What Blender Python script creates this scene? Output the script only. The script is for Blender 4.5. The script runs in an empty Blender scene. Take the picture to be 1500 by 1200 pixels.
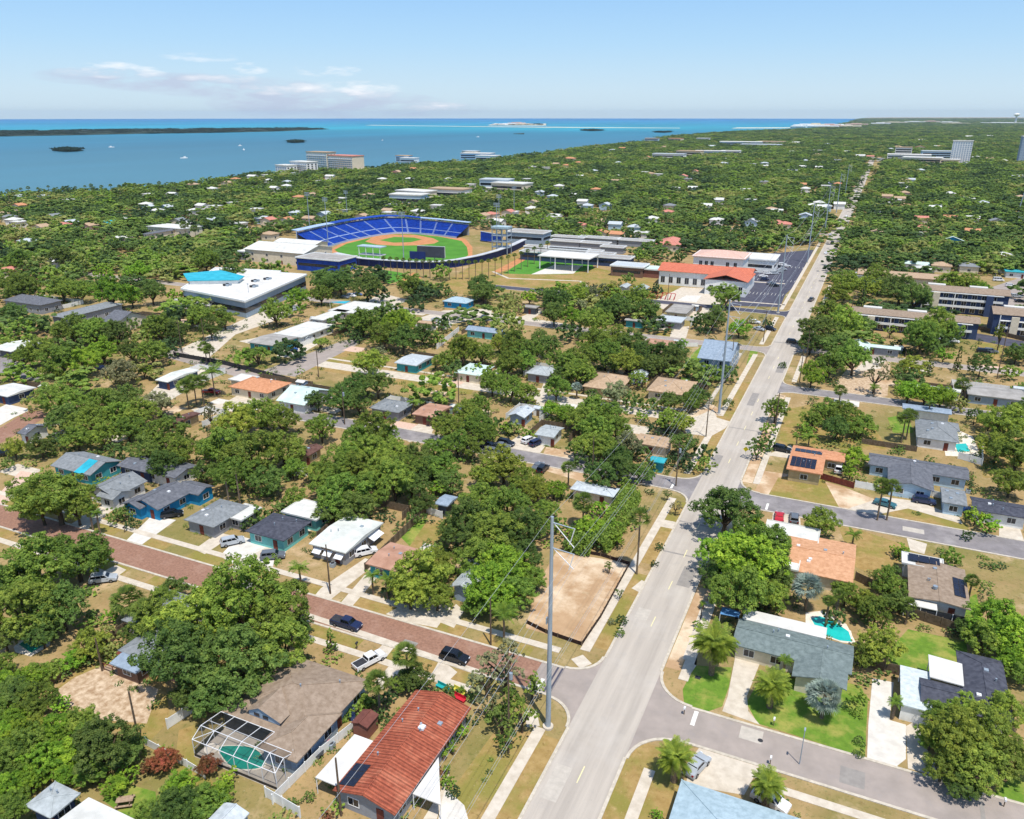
import bpy, math, random
import numpy as np
from mathutils import Vector
random.seed(7)
R = math.radians
sc = bpy.context.scene
# ------------------------------------------------------------ camera
CF, CH, HY, YAW = 1155.0, 80.0, 167.0, R(24.4)
PITCH = math.atan((600 - HY) / CF)
cam = bpy.data.cameras.new('camera'); camo = bpy.data.objects.new('camera', cam)
sc.collection.objects.link(camo)
camo.location = (0, 0, CH); camo.rotation_euler = (math.pi/2 - PITCH, 0, YAW)
cam.sensor_width = 36; cam.lens = CF / 1500 * 36; cam.clip_start = 0.5; cam.clip_end = 60000
sc.camera = camo
# ------------------------------------------------------------ sun, sky, exposure
SUN_EL, SUN_AZ = R(69), R(133)      # azimuth clockwise from +Y
sun = bpy.data.lights.new('sun', 'SUN'); sun.energy = 4.2; sun.angle = R(0.53); sun.color = (1, 0.955, 0.88)
suno = bpy.data.objects.new('sun', sun); sc.collection.objects.link(suno)
sd = Vector((math.sin(SUN_AZ)*math.cos(SUN_EL), math.cos(SUN_AZ)*math.cos(SUN_EL), math.sin(SUN_EL)))
suno.rotation_euler = (-sd).to_track_quat('-Z', 'Y').to_euler(); suno.location = (0, 0, 300)
world = bpy.data.worlds.new('World'); sc.world = world; world.use_nodes = True
wn, wl = world.node_tree.nodes, world.node_tree.links
wn.clear()
out = wn.new('ShaderNodeOutputWorld'); bg = wn.new('ShaderNodeBackground'); bg.inputs[1].default_value = 0.15
sky = wn.new('ShaderNodeTexSky'); sky.sky_type = 'NISHITA'; sky.sun_disc = False
sky.sun_elevation = SUN_EL; sky.sun_rotation = SUN_AZ; sky.altitude = 50
sky.air_density = 1.0; sky.dust_density = 0.35; sky.ozone_density = 2.2
tc = wn.new('ShaderNodeTexCoord'); sep = wn.new('ShaderNodeSeparateXYZ'); wl.new(tc.outputs['Generated'], sep.inputs[0])
def wm(op, a, b=None, c=None):
    n = wn.new('ShaderNodeMath'); n.operation = op
    for i, v in enumerate((a, b, c)):
        if v is None: continue
        if isinstance(v, (int, float)): n.inputs[i].default_value = v
        else: wl.new(v, n.inputs[i])
    return n.outputs[0]
az = wm('ARCTAN2', sep.outputs[0], sep.outputs[1]); el = wm('ARCSINE', sep.outputs[2])
def dir_of(px, py):
    u = (px-750)/CF; v = (600-py)/CF; cp, sp = math.cos(PITCH), math.sin(PITCH)
    y = cp+v*sp; z = -sp+v*cp; c, s = math.cos(YAW), math.sin(YAW)
    X, Y = u*c-y*s, u*s+y*c
    return math.atan2(X, Y), math.atan2(z, math.hypot(X, Y))
comb = wn.new('ShaderNodeCombineXYZ'); wl.new(wm('MULTIPLY', az, 11.0), comb.inputs[0]); wl.new(wm('MULTIPLY', el, 46.0), comb.inputs[1])
nz = wn.new('ShaderNodeTexNoise'); nz.inputs['Scale'].default_value = 1.9; nz.inputs['Detail'].default_value = 8; nz.inputs['Roughness'].default_value = 0.62
wl.new(comb.outputs[0], nz.inputs['Vector'])
def blob(px, py, rx, ry, dens):
    a0, e0 = dir_of(px, py); a1, _ = dir_of(px+rx, py); _, e1 = dir_of(px, py-ry)
    da = wm('DIVIDE', wm('SUBTRACT', az, a0), abs(a1-a0)); de = wm('DIVIDE', wm('SUBTRACT', el, e0), abs(e1-e0))
    d2 = wm('ADD', wm('MULTIPLY', da, da), wm('MULTIPLY', de, de))
    return wm('MULTIPLY', wm('MAXIMUM', wm('SUBTRACT', 1.0, d2), 0.0), dens)
white = None
for b in [(165,103,75,14,1.3),(200,106,50,12,1.2),(120,106,50,8,.8),(365,101,32,12,1.25),(475,103,60,12,.9),(290,84,80,9,.6),(520,132,110,16,.95),(635,157,80,10,.8),(420,130,90,12,.9),(330,115,80,10,.7)]:
    v = blob(*b); white = v if white is None else wm('MAXIMUM', white, v)
grey = None
for b in [(150,112,100,14,1.0),(270,122,140,16,1.1),(410,148,110,26,1.3),(510,153,150,22,1.2),(340,128,140,18,1.0),(600,160,120,12,.8)]:
    v = blob(*b); grey = v if grey is None else wm('MAXIMUM', grey, v)
def mask(m, lo, gain):
    x = wm('MULTIPLY', wm('SUBTRACT', wm('MULTIPLY', wm('POWER', m, .6), wm('MULTIPLY_ADD', nz.outputs[0], 3.4, -1.15)), lo), gain)
    n = wn.new('ShaderNodeClamp'); wl.new(x, n.inputs[0]); return n.outputs[0]
mg, mw = mask(grey, 0.0, 1.25), mask(white, 0.28, 1.15)
def wmix(a, b, f):
    n = wn.new('ShaderNodeMix'); n.data_type = 'RGBA'
    for s, v in ((0, f), (6, a), (7, b)):
        if isinstance(v, (tuple, float)): n.inputs[s].default_value = v
        else: wl.new(v, n.inputs[s])
    return n.outputs[2]
SKYN = wn.new('ShaderNodeHueSaturation'); SKYN.inputs['Saturation'].default_value = 1.0; SKYN.inputs['Value'].default_value = 1.0
wl.new(sky.outputs[0], SKYN.inputs['Color'])
def wramp(x, pts):
    n = wn.new('ShaderNodeValToRGB'); e = n.color_ramp.elements; e[0].position, e[0].color = pts[0][0], pts[0][1]+(1,); e[1].position, e[1].color = pts[-1][0], pts[-1][1]+(1,)
    for p, c in pts[1:-1]: q = e.new(p); q.color = c+(1,)
    wl.new(x, n.inputs[0]); return n
low = wramp(wm('MULTIPLY', el, 2.0), [(0, (.56,.73,.86)), (.05, (.52,.71,.88)), (.15, (.36,.61,.89)), (.3, (.20,.465,.86)), (.6, (.17,.38,.74)), (1, (.12,.3,.62))])
sc10 = wn.new('ShaderNodeVectorMath'); sc10.operation = 'SCALE'; sc10.inputs['Scale'].default_value = 6.1; wl.new(low.outputs[0], sc10.inputs[0])
fade = wm('SUBTRACT', 1.0, wm('MULTIPLY', el, 1.9)); fc = wn.new('ShaderNodeClamp'); wl.new(fade, fc.inputs[0])
base = wmix(SKYN.outputs[0], sc10.outputs[0], wm('MULTIPLY', fc.outputs[0], .9))
c1 = wmix(base, (3.25, 3.75, 4.7, 1), wm('MULTIPLY', mg, 0.9))
c2 = wmix(c1, (6.0, 6.1, 6.3, 1), wm('MULTIPLY', mw, 0.9))
wl.new(c2, bg.inputs[0]); wl.new(bg.outputs[0], out.inputs[0])
sc.view_settings.view_transform = 'Standard'; sc.view_settings.look = 'None'
sc.view_settings.exposure = 0.2; sc.view_settings.gamma = 1.0
sc.cycles.max_bounces = 4; sc.cycles.diffuse_bounces = 3; sc.cycles.glossy_bounces = 2; sc.cycles.transmission_bounces = 2
sc.cycles.transparent_max_bounces = 4; sc.cycles.volume_bounces = 0; sc.cycles.use_denoising = True
# ------------------------------------------------------------ helpers
def at(px, py, z=0.0):
    u = (px-750)/CF; v = (600-py)/CF; cp, sp = math.cos(PITCH), math.sin(PITCH)
    fy = cp+v*sp; fz = -sp+v*cp; t = (z-CH)/fz
    x, y = u*t, fy*t; c, s = math.cos(YAW), math.sin(YAW)
    return (x*c-y*s, x*s+y*c)
def proj(X, Y, Z=0.0):
    c, s = math.cos(YAW), math.sin(YAW); x = X*c+Y*s; y = -X*s+Y*c; z = Z-CH
    cp, sp = math.cos(PITCH), math.sin(PITCH); d = y*cp-z*sp
    if d < 1: return (-9999, -9999, 1)
    return (750+CF*x/d, 600-CF*(y*sp+z*cp)/d, d)
COL = sc.collection
def lin(r, g, b):
    f = lambda c: (c/255/12.92) if c/255 <= .04045 else ((c/255+.055)/1.055)**2.4
    return (f(r), f(g), f(b), 1)
def empty(name, loc, rz=0, parent=None):
    o = bpy.data.objects.new(name, None); COL.objects.link(o); o.location = loc; o.rotation_euler = (0, 0, rz); o.empty_display_size = .5
    if parent: o.parent = parent
    return o
def tag(o, label=None, cat=None, group=None, kind=None):
    if label: o['label'] = label
    if cat: o['category'] = cat
    if group: o['group'] = group
    if kind: o['kind'] = kind
    return o
class MB:
    def __init__(s): s.v = []; s.f = []; s.m = []
    def face(s, pts, mi=0):
        n = len(s.v); s.v += [tuple(p) for p in pts]; s.f.append(tuple(range(n, n+len(pts)))); s.m.append(mi); return s
    def box(s, x0, y0, z0, x1, y1, z1, mi=0):
        n = len(s.v); s.v += [(x, y, z) for z in (z0, z1) for y in (y0, y1) for x in (x0, x1)]
        for q in ((0,2,3,1), (4,5,7,6), (0,1,5,4), (2,6,7,3), (0,4,6,2), (1,3,7,5)):
            s.f.append(tuple(n+i for i in q)); s.m.append(mi)
        return s
    def prism(s, pts, z0, z1, mi=0, side=None):
        a = sum(pts[i][0]*pts[(i+1) % len(pts)][1]-pts[(i+1) % len(pts)][0]*pts[i][1] for i in range(len(pts)))
        if a < 0: pts = pts[::-1]
        n = len(s.v); k = len(pts)
        s.v += [(p[0], p[1], z0) for p in pts]+[(p[0], p[1], z1) for p in pts]
        s.f.append(tuple(n+k+i for i in range(k))); s.m.append(mi)
        s.f.append(tuple(n+k-1-i for i in range(k))); s.m.append(mi)
        for i in range(k):
            j = (i+1) % k; s.f.append((n+i, n+j, n+k+j, n+k+i)); s.m.append(mi if side is None else side)
        return s
    def tube(s, p0, p1, r0, r1=None, n=8, mi=0, cap=True):
        r1 = r0 if r1 is None else r1
        a, b = Vector(p0), Vector(p1); d = (b-a)
        if d.length < 1e-6: return s
        d.normalize(); u = d.orthogonal().normalized(); w = d.cross(u); k = len(s.v)
        for c, r in ((a, r0), (b, r1)):
            for i in range(n):
                t = 2*math.pi*i/n; s.v.append(tuple(c+u*math.cos(t)*r+w*math.sin(t)*r))
        for i in range(n):
            j = (i+1) % n; s.f.append((k+i, k+j, k+n+j, k+n+i)); s.m.append(mi)
        if cap:
            s.f.append(tuple(k+n-1-i for i in range(n))); s.m.append(mi); s.f.append(tuple(k+n+i for i in range(n))); s.m.append(mi)
        return s
    def strip(s, pts, w, z0, z1, mi=0):      # a wall or kerb following a polyline, w wide
        for a, b in zip(pts[:-1], pts[1:]):
            dx, dy = b[0]-a[0], b[1]-a[1]; l = math.hypot(dx, dy) or 1; nx, ny = -dy/l*w/2, dx/l*w/2
            s.prism([(a[0]+nx, a[1]+ny), (a[0]-nx, a[1]-ny), (b[0]-nx, b[1]-ny), (b[0]+nx, b[1]+ny)], z0, z1, mi)
        return s
    def build(s, name, mats, parent=None, smooth=False):
        me = bpy.data.meshes.new(name); me.from_pydata(s.v, [], s.f)
        if not isinstance(mats, (list, tuple)): mats = [mats]
        for m in mats: me.materials.append(m)
        if len(mats) > 1: me.polygons.foreach_set('material_index', s.m)
        if smooth: me.polygons.foreach_set('use_smooth', [True]*len(me.polygons))
        me.update(); o = bpy.data.objects.new(name, me); COL.objects.link(o)
        if parent: o.parent = parent
        return o
# ------------------------------------------------------------ materials
MATS = {}
def mat(name, col, col2=None, scale=1.0, rough=.85, bump=0.0, spec=.3, detail=4, metal=0.0, coords='Object', stretch=None, lo=.35, hi=.65):
    if name in MATS: return MATS[name]
    m = bpy.data.materials.new(name); m.use_nodes = True; n, l = m.node_tree.nodes, m.node_tree.links
    b = n['Principled BSDF']; b.inputs['Roughness'].default_value = rough; b.inputs['Specular IOR Level'].default_value = spec; b.inputs['Metallic'].default_value = metal
    if len(col) == 3: col = lin(*col)
    if col2 is None: col2 = tuple(min(1, c*.72) for c in col[:3])+(1,)
    elif len(col2) == 3: col2 = lin(*col2)
    t = n.new('ShaderNodeTexCoord'); g = n.new('ShaderNodeNewGeometry')
    x = n.new('ShaderNodeTexNoise'); x.inputs['Scale'].default_value = scale; x.inputs['Detail'].default_value = detail; x.inputs['Roughness'].default_value = .6
    src = t.outputs['Object'] if coords == 'Object' else g.outputs['Position']
    if stretch:
        mp = n.new('ShaderNodeMapping'); mp.inputs['Scale'].default_value = stretch; l.new(src, mp.inputs[0]); src = mp.outputs[0]
    l.new(src, x.inputs['Vector'])
    r = n.new('ShaderNodeValToRGB'); r.color_ramp.elements[0].position = lo; r.color_ramp.elements[1].position = hi
    r.color_ramp.elements[0].color = col2; r.color_ramp.elements[1].color = col
    l.new(x.outputs[0], r.inputs[0]); l.new(r.outputs[0], b.inputs['Base Color'])
    if bump:
        bp = n.new('ShaderNodeBump'); bp.inputs['Strength'].default_value = bump; bp.inputs['Distance'].default_value = .05
        l.new(x.outputs[0], bp.inputs['Height']); l.new(bp.outputs[0], b.inputs['Normal'])
    MATS[name] = m; return m
def nodes_of(m): return m.node_tree.nodes, m.node_tree.links
def stripes(m, freq, axis=0, amt=.25, rot=0.0, wave='SIN'):   # courses, seams or planks over a material's colour
    n, l = nodes_of(m); b = n['Principled BSDF']; src = b.inputs['Base Color'].links[0].from_socket
    t = n.new('ShaderNodeTexCoord'); mp = n.new('ShaderNodeMapping'); mp.inputs['Rotation'].default_value = (0, 0, rot); l.new(t.outputs['Object'], mp.inputs[0])
    w = n.new('ShaderNodeTexWave'); w.bands_direction = 'XYZ'[axis]; w.wave_profile = wave; w.inputs['Scale'].default_value = freq; w.inputs['Distortion'].default_value = .3; w.inputs['Detail'].default_value = 1
    l.new(mp.outputs[0], w.inputs['Vector'])
    r = n.new('ShaderNodeMapRange'); r.inputs[3].default_value = 1-amt; r.inputs[4].default_value = 1+amt*.4; l.new(w.outputs[1], r.inputs[0])
    x = n.new('ShaderNodeMix'); x.data_type = 'RGBA'; x.blend_type = 'MULTIPLY'; x.inputs[0].default_value = 1
    l.new(src, x.inputs[6]); l.new(r.outputs[0], x.inputs[7]); l.new(x.outputs[2], b.inputs['Base Color'])
    bp = n.new('ShaderNodeBump'); bp.inputs['Strength'].default_value = .5; bp.inputs['Distance'].default_value = .06
    l.new(w.outputs[1], bp.inputs['Height']); l.new(bp.outputs[0], b.inputs['Normal']); return m
def blotch(m, col, scale, lo, hi, amt=1.0, world=True, detail=5):  # patches of a second colour with a shape of their own
    n, l = nodes_of(m); b = n['Principled BSDF']; src = b.inputs['Base Color'].links[0].from_socket
    g = n.new('ShaderNodeNewGeometry'); x = n.new('ShaderNodeTexNoise'); x.inputs['Scale'].default_value = scale; x.inputs['Detail'].default_value = detail; x.inputs['Roughness'].default_value = .65
    l.new(g.outputs['Position'], x.inputs['Vector'])
    r = n.new('ShaderNodeMapRange'); r.inputs[1].default_value = lo; r.inputs[2].default_value = hi; r.inputs[4].default_value = amt; l.new(x.outputs[0], r.inputs[0])
    k = n.new('ShaderNodeMix'); k.data_type = 'RGBA'; l.new(r.outputs[0], k.inputs[0]); l.new(src, k.inputs[6]); k.inputs[7].default_value = lin(*col) if len(col) == 3 else col
    l.new(k.outputs[2], b.inputs['Base Color']); return m
W = 'Position'
GROUND = mat('dry_ground', (172,146,104), (146,122,82), .25, .95, .3, .1, 8, coords=W, lo=.3, hi=.7)
blotch(GROUND, (112,114,56), .035, .46, .62, .7); blotch(GROUND, (198,168,134), .07, .56, .68, .8); blotch(GROUND, (112,92,56), .5, .58, .72, .6); blotch(GROUND, (92,98,46), 1.6, .54, .68, .7); blotch(GROUND, (212,190,158), 3.2, .62, .72, .7); blotch(GROUND, (84,66,44), 2.4, .62, .74, .7)
GRASS = mat('dry_grass', (168,141,92), (146,120,72), .8, .95, .3, .1, 8, coords=W); blotch(GRASS, (128,124,60), .12, .44, .6, .85); blotch(GRASS, (186,156,112), .35, .6, .72, .7); blotch(GRASS, (106,84,46), 1.5, .58, .7, .6); blotch(GRASS, (204,182,144), 3.1, .62, .72, .6)
LAWN = mat('green_lawn', (108,138,50), (90,120,42), .9, .95, .3, .1, 8, coords=W); blotch(LAWN, (154,150,78), .22, .48, .64, .85); blotch(LAWN, (72,104,32), 2., .55, .7, .5)
TURF = mat('field_turf', (86,140,52), (74,124,44), .1, .9, 0, .1, 4, coords=W)
DIRT = mat('bare_dirt', (190,160,126), (168,136,102), .18, .95, .3, .1, 8, coords=W); blotch(DIRT, (216,196,168), .09, .46, .62, .9); blotch(DIRT, (140,124,84), .3, .6, .72, .6); blotch(DIRT, (146,116,84), .9, .6, .74, .6)
CLAY = mat('infield_clay', (196,138,92), (178,120,76), .3, .95, coords=W)
SAND = mat('rubble_sand', (206,184,156), (156,128,98), 1.1, .95, .5, .1, 8, coords=W)
ROAD = mat('asphalt_pale', (184,174,161), (165,156,145), .5, .92, .1, .2, 9, coords=W, stretch=(1.6,.07,1))
blotch(ROAD, (156,152,148), .5, .56, .75, .3); blotch(ROAD, (192,185,175), .08, .5, .7, .5); blotch(ROAD, (120,117,114), 1.7, .66, .74, .5); stripe_road = ROAD
ROAD2 = mat('asphalt_grey', (138,132,132), (122,117,116), .4, .92, .1, .2, 9, coords=W); blotch(ROAD2, (170,164,160), .15, .5, .7, .6)
ROAD3 = mat('asphalt_warm', (164,152,143), (148,138,130), .3, .92, .1, .2, 9, coords=W); blotch(ROAD3, (146,140,138), .5, .55, .75, .4)
LOTASPH = mat('asphalt_dark', (84,84,96), (70,70,82), .4, .9, .1, .2, 8, coords=W)
BRICK = mat('brick_paving', (156,119,99), (132,99,83), 2.2, .9, .2, .15, 8, coords=W); blotch(BRICK, (168,136,118), .25, .52, .7, .6)
CONC = mat('concrete', (208,197,180), (186,174,156), .7, .9, .1, .2, 8, coords=W); blotch(CONC, (176,164,146), .35, .6, .74, .5)
CONCW = mat('concrete_white', (216,211,201), (198,192,182), .7, .85, .05, .2, 6, coords=W)
KERB = mat('kerb_concrete', (202,192,175), (178,168,151), 1.5, .9, coords=W)
PAINT = mat('road_paint', (236,234,226), (206,202,190), 4, .7, coords=W); PAINTY = mat('faded_yellow_paint', (232,220,160), (214,204,160), 3, .8, coords=W)
PAVER = mat('pink_pavers', (214,184,164), (196,164,144), 2, .9, coords=W)
POOLW = mat('pool_water', (40,190,180), (30,170,165), .4, .08, .15, .5, 3); POOLG = mat('pool_water_green', (36,150,130), (30,128,112), .5, .08, .15, .5, 3)
COPING = mat('pool_deck_stone', (232,222,206), (208,196,178), 1.2, .85)
WHITE = mat('white_paint', (238,238,234), (222,222,218), 1.2, .6); CREAM = mat('cream_stucco', (226,214,190), (208,196,172), 1.2, .85)
WR = mat('white_flat_roof', (217,214,207), (197,194,187), .25, .8, .1, .2, 6)
GLASS = mat('dark_glass', (38,46,58), (26,32,42), .6, .08, 0, .6); CARGLASS = mat('car_glass', (18,22,28), (12,15,20), .6, .06, 0, .6)
SCREEN = mat('insect_screen', (60,62,64), (50,52,54), 3, .8)
ALU = mat('white_aluminium', (232,232,232), (216,216,216), 2, .45)
SOLAR = mat('solar_cells', (34,36,52), (26,28,42), 2, .2, 0, .5)
METAL = mat('galvanised_steel', (168,180,190), (138,150,160), .5, .5, 0, .5, 6, .2, stretch=(1,1,.3)); DARKM = mat('dark_metal', (60,60,64), (44,44,48), 2, .6)
WOOD = mat('weathered_wood', (120,104,84), (92,78,62), 2.5, .9, .3, .1, 6, stretch=(1,1,.2)); WOODP = mat('pole_wood', (112,96,78), (84,70,56), 2, .9, .3)
WOODR = mat('red_brown_wood', (124,66,52), (100,50,42), 2, .85); DECK = mat('deck_boards', (172,148,124), (146,122,100), 3, .9)
BARK = mat('bark', (98,86,70), (62,54,44), 4, .95, .6, .1, 6, stretch=(1,1,.25)); PBARK = mat('palm_bark', (140,124,104), (96,82,66), 6, .95, .6, .1, 6)
SHINGLE = {}
def roofmat(key, c, kind='shingle'):
    if key in SHINGLE: return SHINGLE[key]
    d = tuple(max(0, x-26) for x in c)
    m = mat('roof_'+key, c, d, 1.4 if kind != 'flat' else .35, .88 if kind != 'metal' else .5, .2, .25, 8)
    if kind == 'shingle': blotch(m, tuple(max(0, x-18) for x in c), .25, .5, .7, .6)
    if kind == 'flat': blotch(m, tuple(max(0, int(x*.84)) for x in c), .16, .52, .72, .6); blotch(m, tuple(max(0, int(x*.7)) for x in c), .7, .63, .75, .5)
    SHINGLE[key] = m; return m
for k, c, kd in [('brown',(158,140,122),'shingle'),('slate',(112,114,120),'shingle'),('grey',(140,144,146),'shingle'),('greygreen',(122,134,132),'shingle'),('lightgrey',(176,182,182),'shingle'),
                 ('charcoal',(84,86,96),'shingle'),('white',(217,216,209),'flat'),('offwhite',(216,218,210),'flat'),('peach',(208,160,124),'shingle'),('orange',(204,148,112),'shingle'),
                 ('tan',(188,162,134),'shingle'),('rose',(186,146,124),'flat'),('mint',(204,222,214),'flat'),('paleblue',(172,192,200),'shingle'),('bluegrey',(150,164,178),'shingle'),
                 ('steel',(196,202,204),'metal'),('teal',(64,170,180),'flat'),('pinktile',(206,140,124),'shingle'),('darkbrown',(112,84,76),'shingle'),('flatgrey',(168,164,158),'flat'),('turq',(60,176,196),'flat')]: roofmat(k, c, kd)
REDT = stripes(blotch(mat('red_roof_tiles', (172,96,72), (140,74,56), 1.6, .85, .2, .2, 6), (196,128,100), .35, .5, .68, .6), .62, 1, .35)
REDS = stripes(mat('coral_roof_tiles', (208,120,92), (190,104,78), .8, .8), .5, 0, .25)
for m_ in ('roof_mint', 'roof_offwhite'): pass
WALLC = {}
def wallmat(k, c): WALLC[k] = mat('wall_'+k, c, tuple(int(x*.92) for x in c), 1.1, .85); return WALLC[k]
for k, c in dict(white=(234,234,230), cream=(224,212,188), bluegrey=(150,168,184), skyblue=(40,146,196), teal=(64,156,164), tan=(186,166,126), grey=(150,152,156), lightblue=(184,208,224), pink=(222,190,176),
                 navy=(58,74,108), brown=(128,100,84), aqua=(120,200,196), yellow=(206,190,120), brick=(140,92,78), darkgrey=(92,96,104)).items(): wallmat(k, c)
LEAF = bpy.data.materials.new('foliage'); LEAF.use_nodes = True
def leaf_nodes(m, contrast=.62):
    n, l = nodes_of(m); b = n['Principled BSDF']; b.inputs['Roughness'].default_value = .62; b.inputs['Specular IOR Level'].default_value = .22
    oi = n.new('ShaderNodeObjectInfo'); g = n.new('ShaderNodeNewGeometry'); x = n.new('ShaderNodeTexNoise'); x.inputs['Scale'].default_value = .9; x.inputs['Detail'].default_value = 5; x.inputs['Roughness'].default_value = .7
    l.new(g.outputs['Position'], x.inputs['Vector'])
    r = n.new('ShaderNodeMapRange'); r.inputs[1].default_value = .3; r.inputs[2].default_value = .7; r.inputs[3].default_value = 1-contrast; r.inputs[4].default_value = 1+contrast; l.new(x.outputs[0], r.inputs[0])
    hs = n.new('ShaderNodeHueSaturation'); l.new(r.outputs[0], hs.inputs['Value']); l.new(oi.outputs['Color'], hs.inputs['Color'])
    h2 = n.new('ShaderNodeMapRange'); h2.inputs[1].default_value = .3; h2.inputs[2].default_value = .7; h2.inputs[3].default_value = .525; h2.inputs[4].default_value = .468; l.new(x.outputs[0], h2.inputs[0]); l.new(h2.outputs[0], hs.inputs['Hue'])
    l.new(hs.outputs[0], b.inputs['Base Color'])
    tr = n.new('ShaderNodeBsdfTranslucent'); l.new(hs.outputs[0], tr.inputs[0]); mx = n.new('ShaderNodeMixShader'); mx.inputs[0].default_value = .45
    l.new(b.outputs[0], mx.inputs[1]); l.new(tr.outputs[0], mx.inputs[2]); l.new(mx.outputs[0], n['Material Output'].inputs[0]); return hs, oi, x
leaf_nodes(LEAF)
WOODS = bpy.data.materials.new('woodland_foliage'); WOODS.use_nodes = True
_hs, _oi, _x = leaf_nodes(WOODS, .34)
_n, _l = nodes_of(WOODS)
_r = _n.new('ShaderNodeValToRGB'); _e = _r.color_ramp.elements
_cols = [(0, (.085,.15,.055)), (.25, (.145,.24,.065)), (.5, (.205,.315,.075)), (.7, (.27,.38,.085)), (.85, (.29,.46,.065)), (1, (.42,.45,.14))]
_e[0].color = _cols[0][1]+(1,); _e[1].color = _cols[-1][1]+(1,)
for p_, c_ in _cols[1:-1]: q_ = _e.new(p_); q_.color = c_+(1,)
_g = _n.new('ShaderNodeNewGeometry'); _b = _n.new('ShaderNodeTexNoise'); _b.inputs['Scale'].default_value = .012; _b.inputs['Detail'].default_value = 4; _l.new(_g.outputs['Position'], _b.inputs['Vector'])
_ma = _n.new('ShaderNodeMath'); _ma.operation = 'MULTIPLY_ADD'; _ma.inputs[1].default_value = 1.8; _ma.inputs[2].default_value = -.9; _l.new(_b.outputs[0], _ma.inputs[0])
_mb = _n.new('ShaderNodeMath'); _l.new(_oi.outputs['Random'], _mb.inputs[0]); _l.new(_ma.outputs[0], _mb.inputs[1]); _mb.use_clamp = True; _l.new(_mb.outputs[0], _r.inputs[0]); _l.new(_r.outputs[0], _hs.inputs['Color'])
SCR = bpy.data.materials.new('screen_mesh'); SCR.use_nodes = True; _n, _l = nodes_of(SCR); _t = _n.new('ShaderNodeBsdfTransparent'); _m = _n.new('ShaderNodeMixShader'); _m.inputs[0].default_value = .22; _n['Principled BSDF'].inputs['Base Color'].default_value = (.03,.03,.03,1)
_l.new(_t.outputs[0], _m.inputs[1]); _l.new(_n['Principled BSDF'].outputs[0], _m.inputs[2]); _l.new(_m.outputs[0], _n['Material Output'].inputs[0])
MANGL = bpy.data.materials.new('mangrove_foliage'); MANGL.use_nodes = True; leaf_nodes(MANGL, .3)
_hs2 = [q for q in MANGL.node_tree.nodes if q.type == 'HUE_SAT'][0]; [MANGL.node_tree.links.remove(k_) for k_ in list(_hs2.inputs['Color'].links)]; _hs2.inputs['Color'].default_value = (.05,.095,.06,1)
# ------------------------------------------------------------ land and water
COAST = [(-700,330),(-250,305),(0,289),(60,286),(150,283),(230,278),(300,271),(350,262),(400,254),(470,252),(540,250),(600,243),(650,241),(700,240),(760,231),(850,219),(900,213),(940,209),(985,201),(1040,196),(1100,192.5),(1160,190.5),(1210,187),(1240,181),(1256,176.5)]
LANDP = [at(*p) for p in COAST] + [at(1268, 172.6)] + [at(1300, 172.2), at(1450, 172.2), at(1700, 172.2), (14000, 8000), (9000, -3000), (600, -900), (-900, -500), (-1500, -200)]
MB().prism(LANDP, -3, 0).build('ground', GROUND)['kind'] = 'structure'
WATER = bpy.data.materials.new('sea_water'); WATER.use_nodes = True
n, l = nodes_of(WATER); b = n['Principled BSDF']; b.inputs['Roughness'].default_value = .35; b.inputs['Specular IOR Level'].default_value = .07
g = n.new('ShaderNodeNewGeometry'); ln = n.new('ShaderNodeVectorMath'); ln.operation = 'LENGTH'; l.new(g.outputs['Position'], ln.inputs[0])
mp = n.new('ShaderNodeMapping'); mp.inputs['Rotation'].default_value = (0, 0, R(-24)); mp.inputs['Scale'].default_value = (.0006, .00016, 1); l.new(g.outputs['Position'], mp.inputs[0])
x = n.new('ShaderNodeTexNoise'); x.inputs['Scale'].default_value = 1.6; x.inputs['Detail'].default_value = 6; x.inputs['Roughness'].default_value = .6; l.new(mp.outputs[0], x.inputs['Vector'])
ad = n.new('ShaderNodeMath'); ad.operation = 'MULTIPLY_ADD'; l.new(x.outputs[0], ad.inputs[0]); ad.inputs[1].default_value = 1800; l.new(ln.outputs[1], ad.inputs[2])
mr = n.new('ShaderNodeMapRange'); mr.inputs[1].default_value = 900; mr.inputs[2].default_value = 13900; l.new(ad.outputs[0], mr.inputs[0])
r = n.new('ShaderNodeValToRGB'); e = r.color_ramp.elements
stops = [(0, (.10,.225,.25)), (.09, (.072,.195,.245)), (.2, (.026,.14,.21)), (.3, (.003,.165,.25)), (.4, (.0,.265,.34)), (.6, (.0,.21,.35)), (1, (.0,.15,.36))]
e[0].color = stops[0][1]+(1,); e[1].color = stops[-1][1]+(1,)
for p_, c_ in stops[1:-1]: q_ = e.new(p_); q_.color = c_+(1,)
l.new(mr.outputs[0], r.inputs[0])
x2 = n.new('ShaderNodeTexNoise'); x2.inputs['Scale'].default_value = 3.2; x2.inputs['Detail'].default_value = 5; l.new(mp.outputs[0], x2.inputs['Vector'])
r2 = n.new('ShaderNodeMapRange'); r2.inputs[1].default_value = .35; r2.inputs[2].default_value = .7; r2.inputs[3].default_value = .86; r2.inputs[4].default_value = 1.22; l.new(x2.outputs[0], r2.inputs[0])
mm = n.new('ShaderNodeMix'); mm.data_type = 'RGBA'; mm.blend_type = 'MULTIPLY'; mm.inputs[0].default_value = 1; l.new(r.outputs[0], mm.inputs[6]); l.new(r2.outputs[0], mm.inputs[7]); l.new(mm.outputs[2], b.inputs['Base Color'])
bp = n.new('ShaderNodeBump'); bp.inputs['Strength'].default_value = .35; x3 = n.new('ShaderNodeTexNoise'); x3.inputs['Scale'].default_value = .12; x3.inputs['Detail'].default_value = 4; l.new(g.outputs['Position'], x3.inputs['Vector']); l.new(x3.outputs[0], bp.inputs['Height']); l.new(bp.outputs[0], b.inputs['Normal'])
SEAR = 16000
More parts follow.
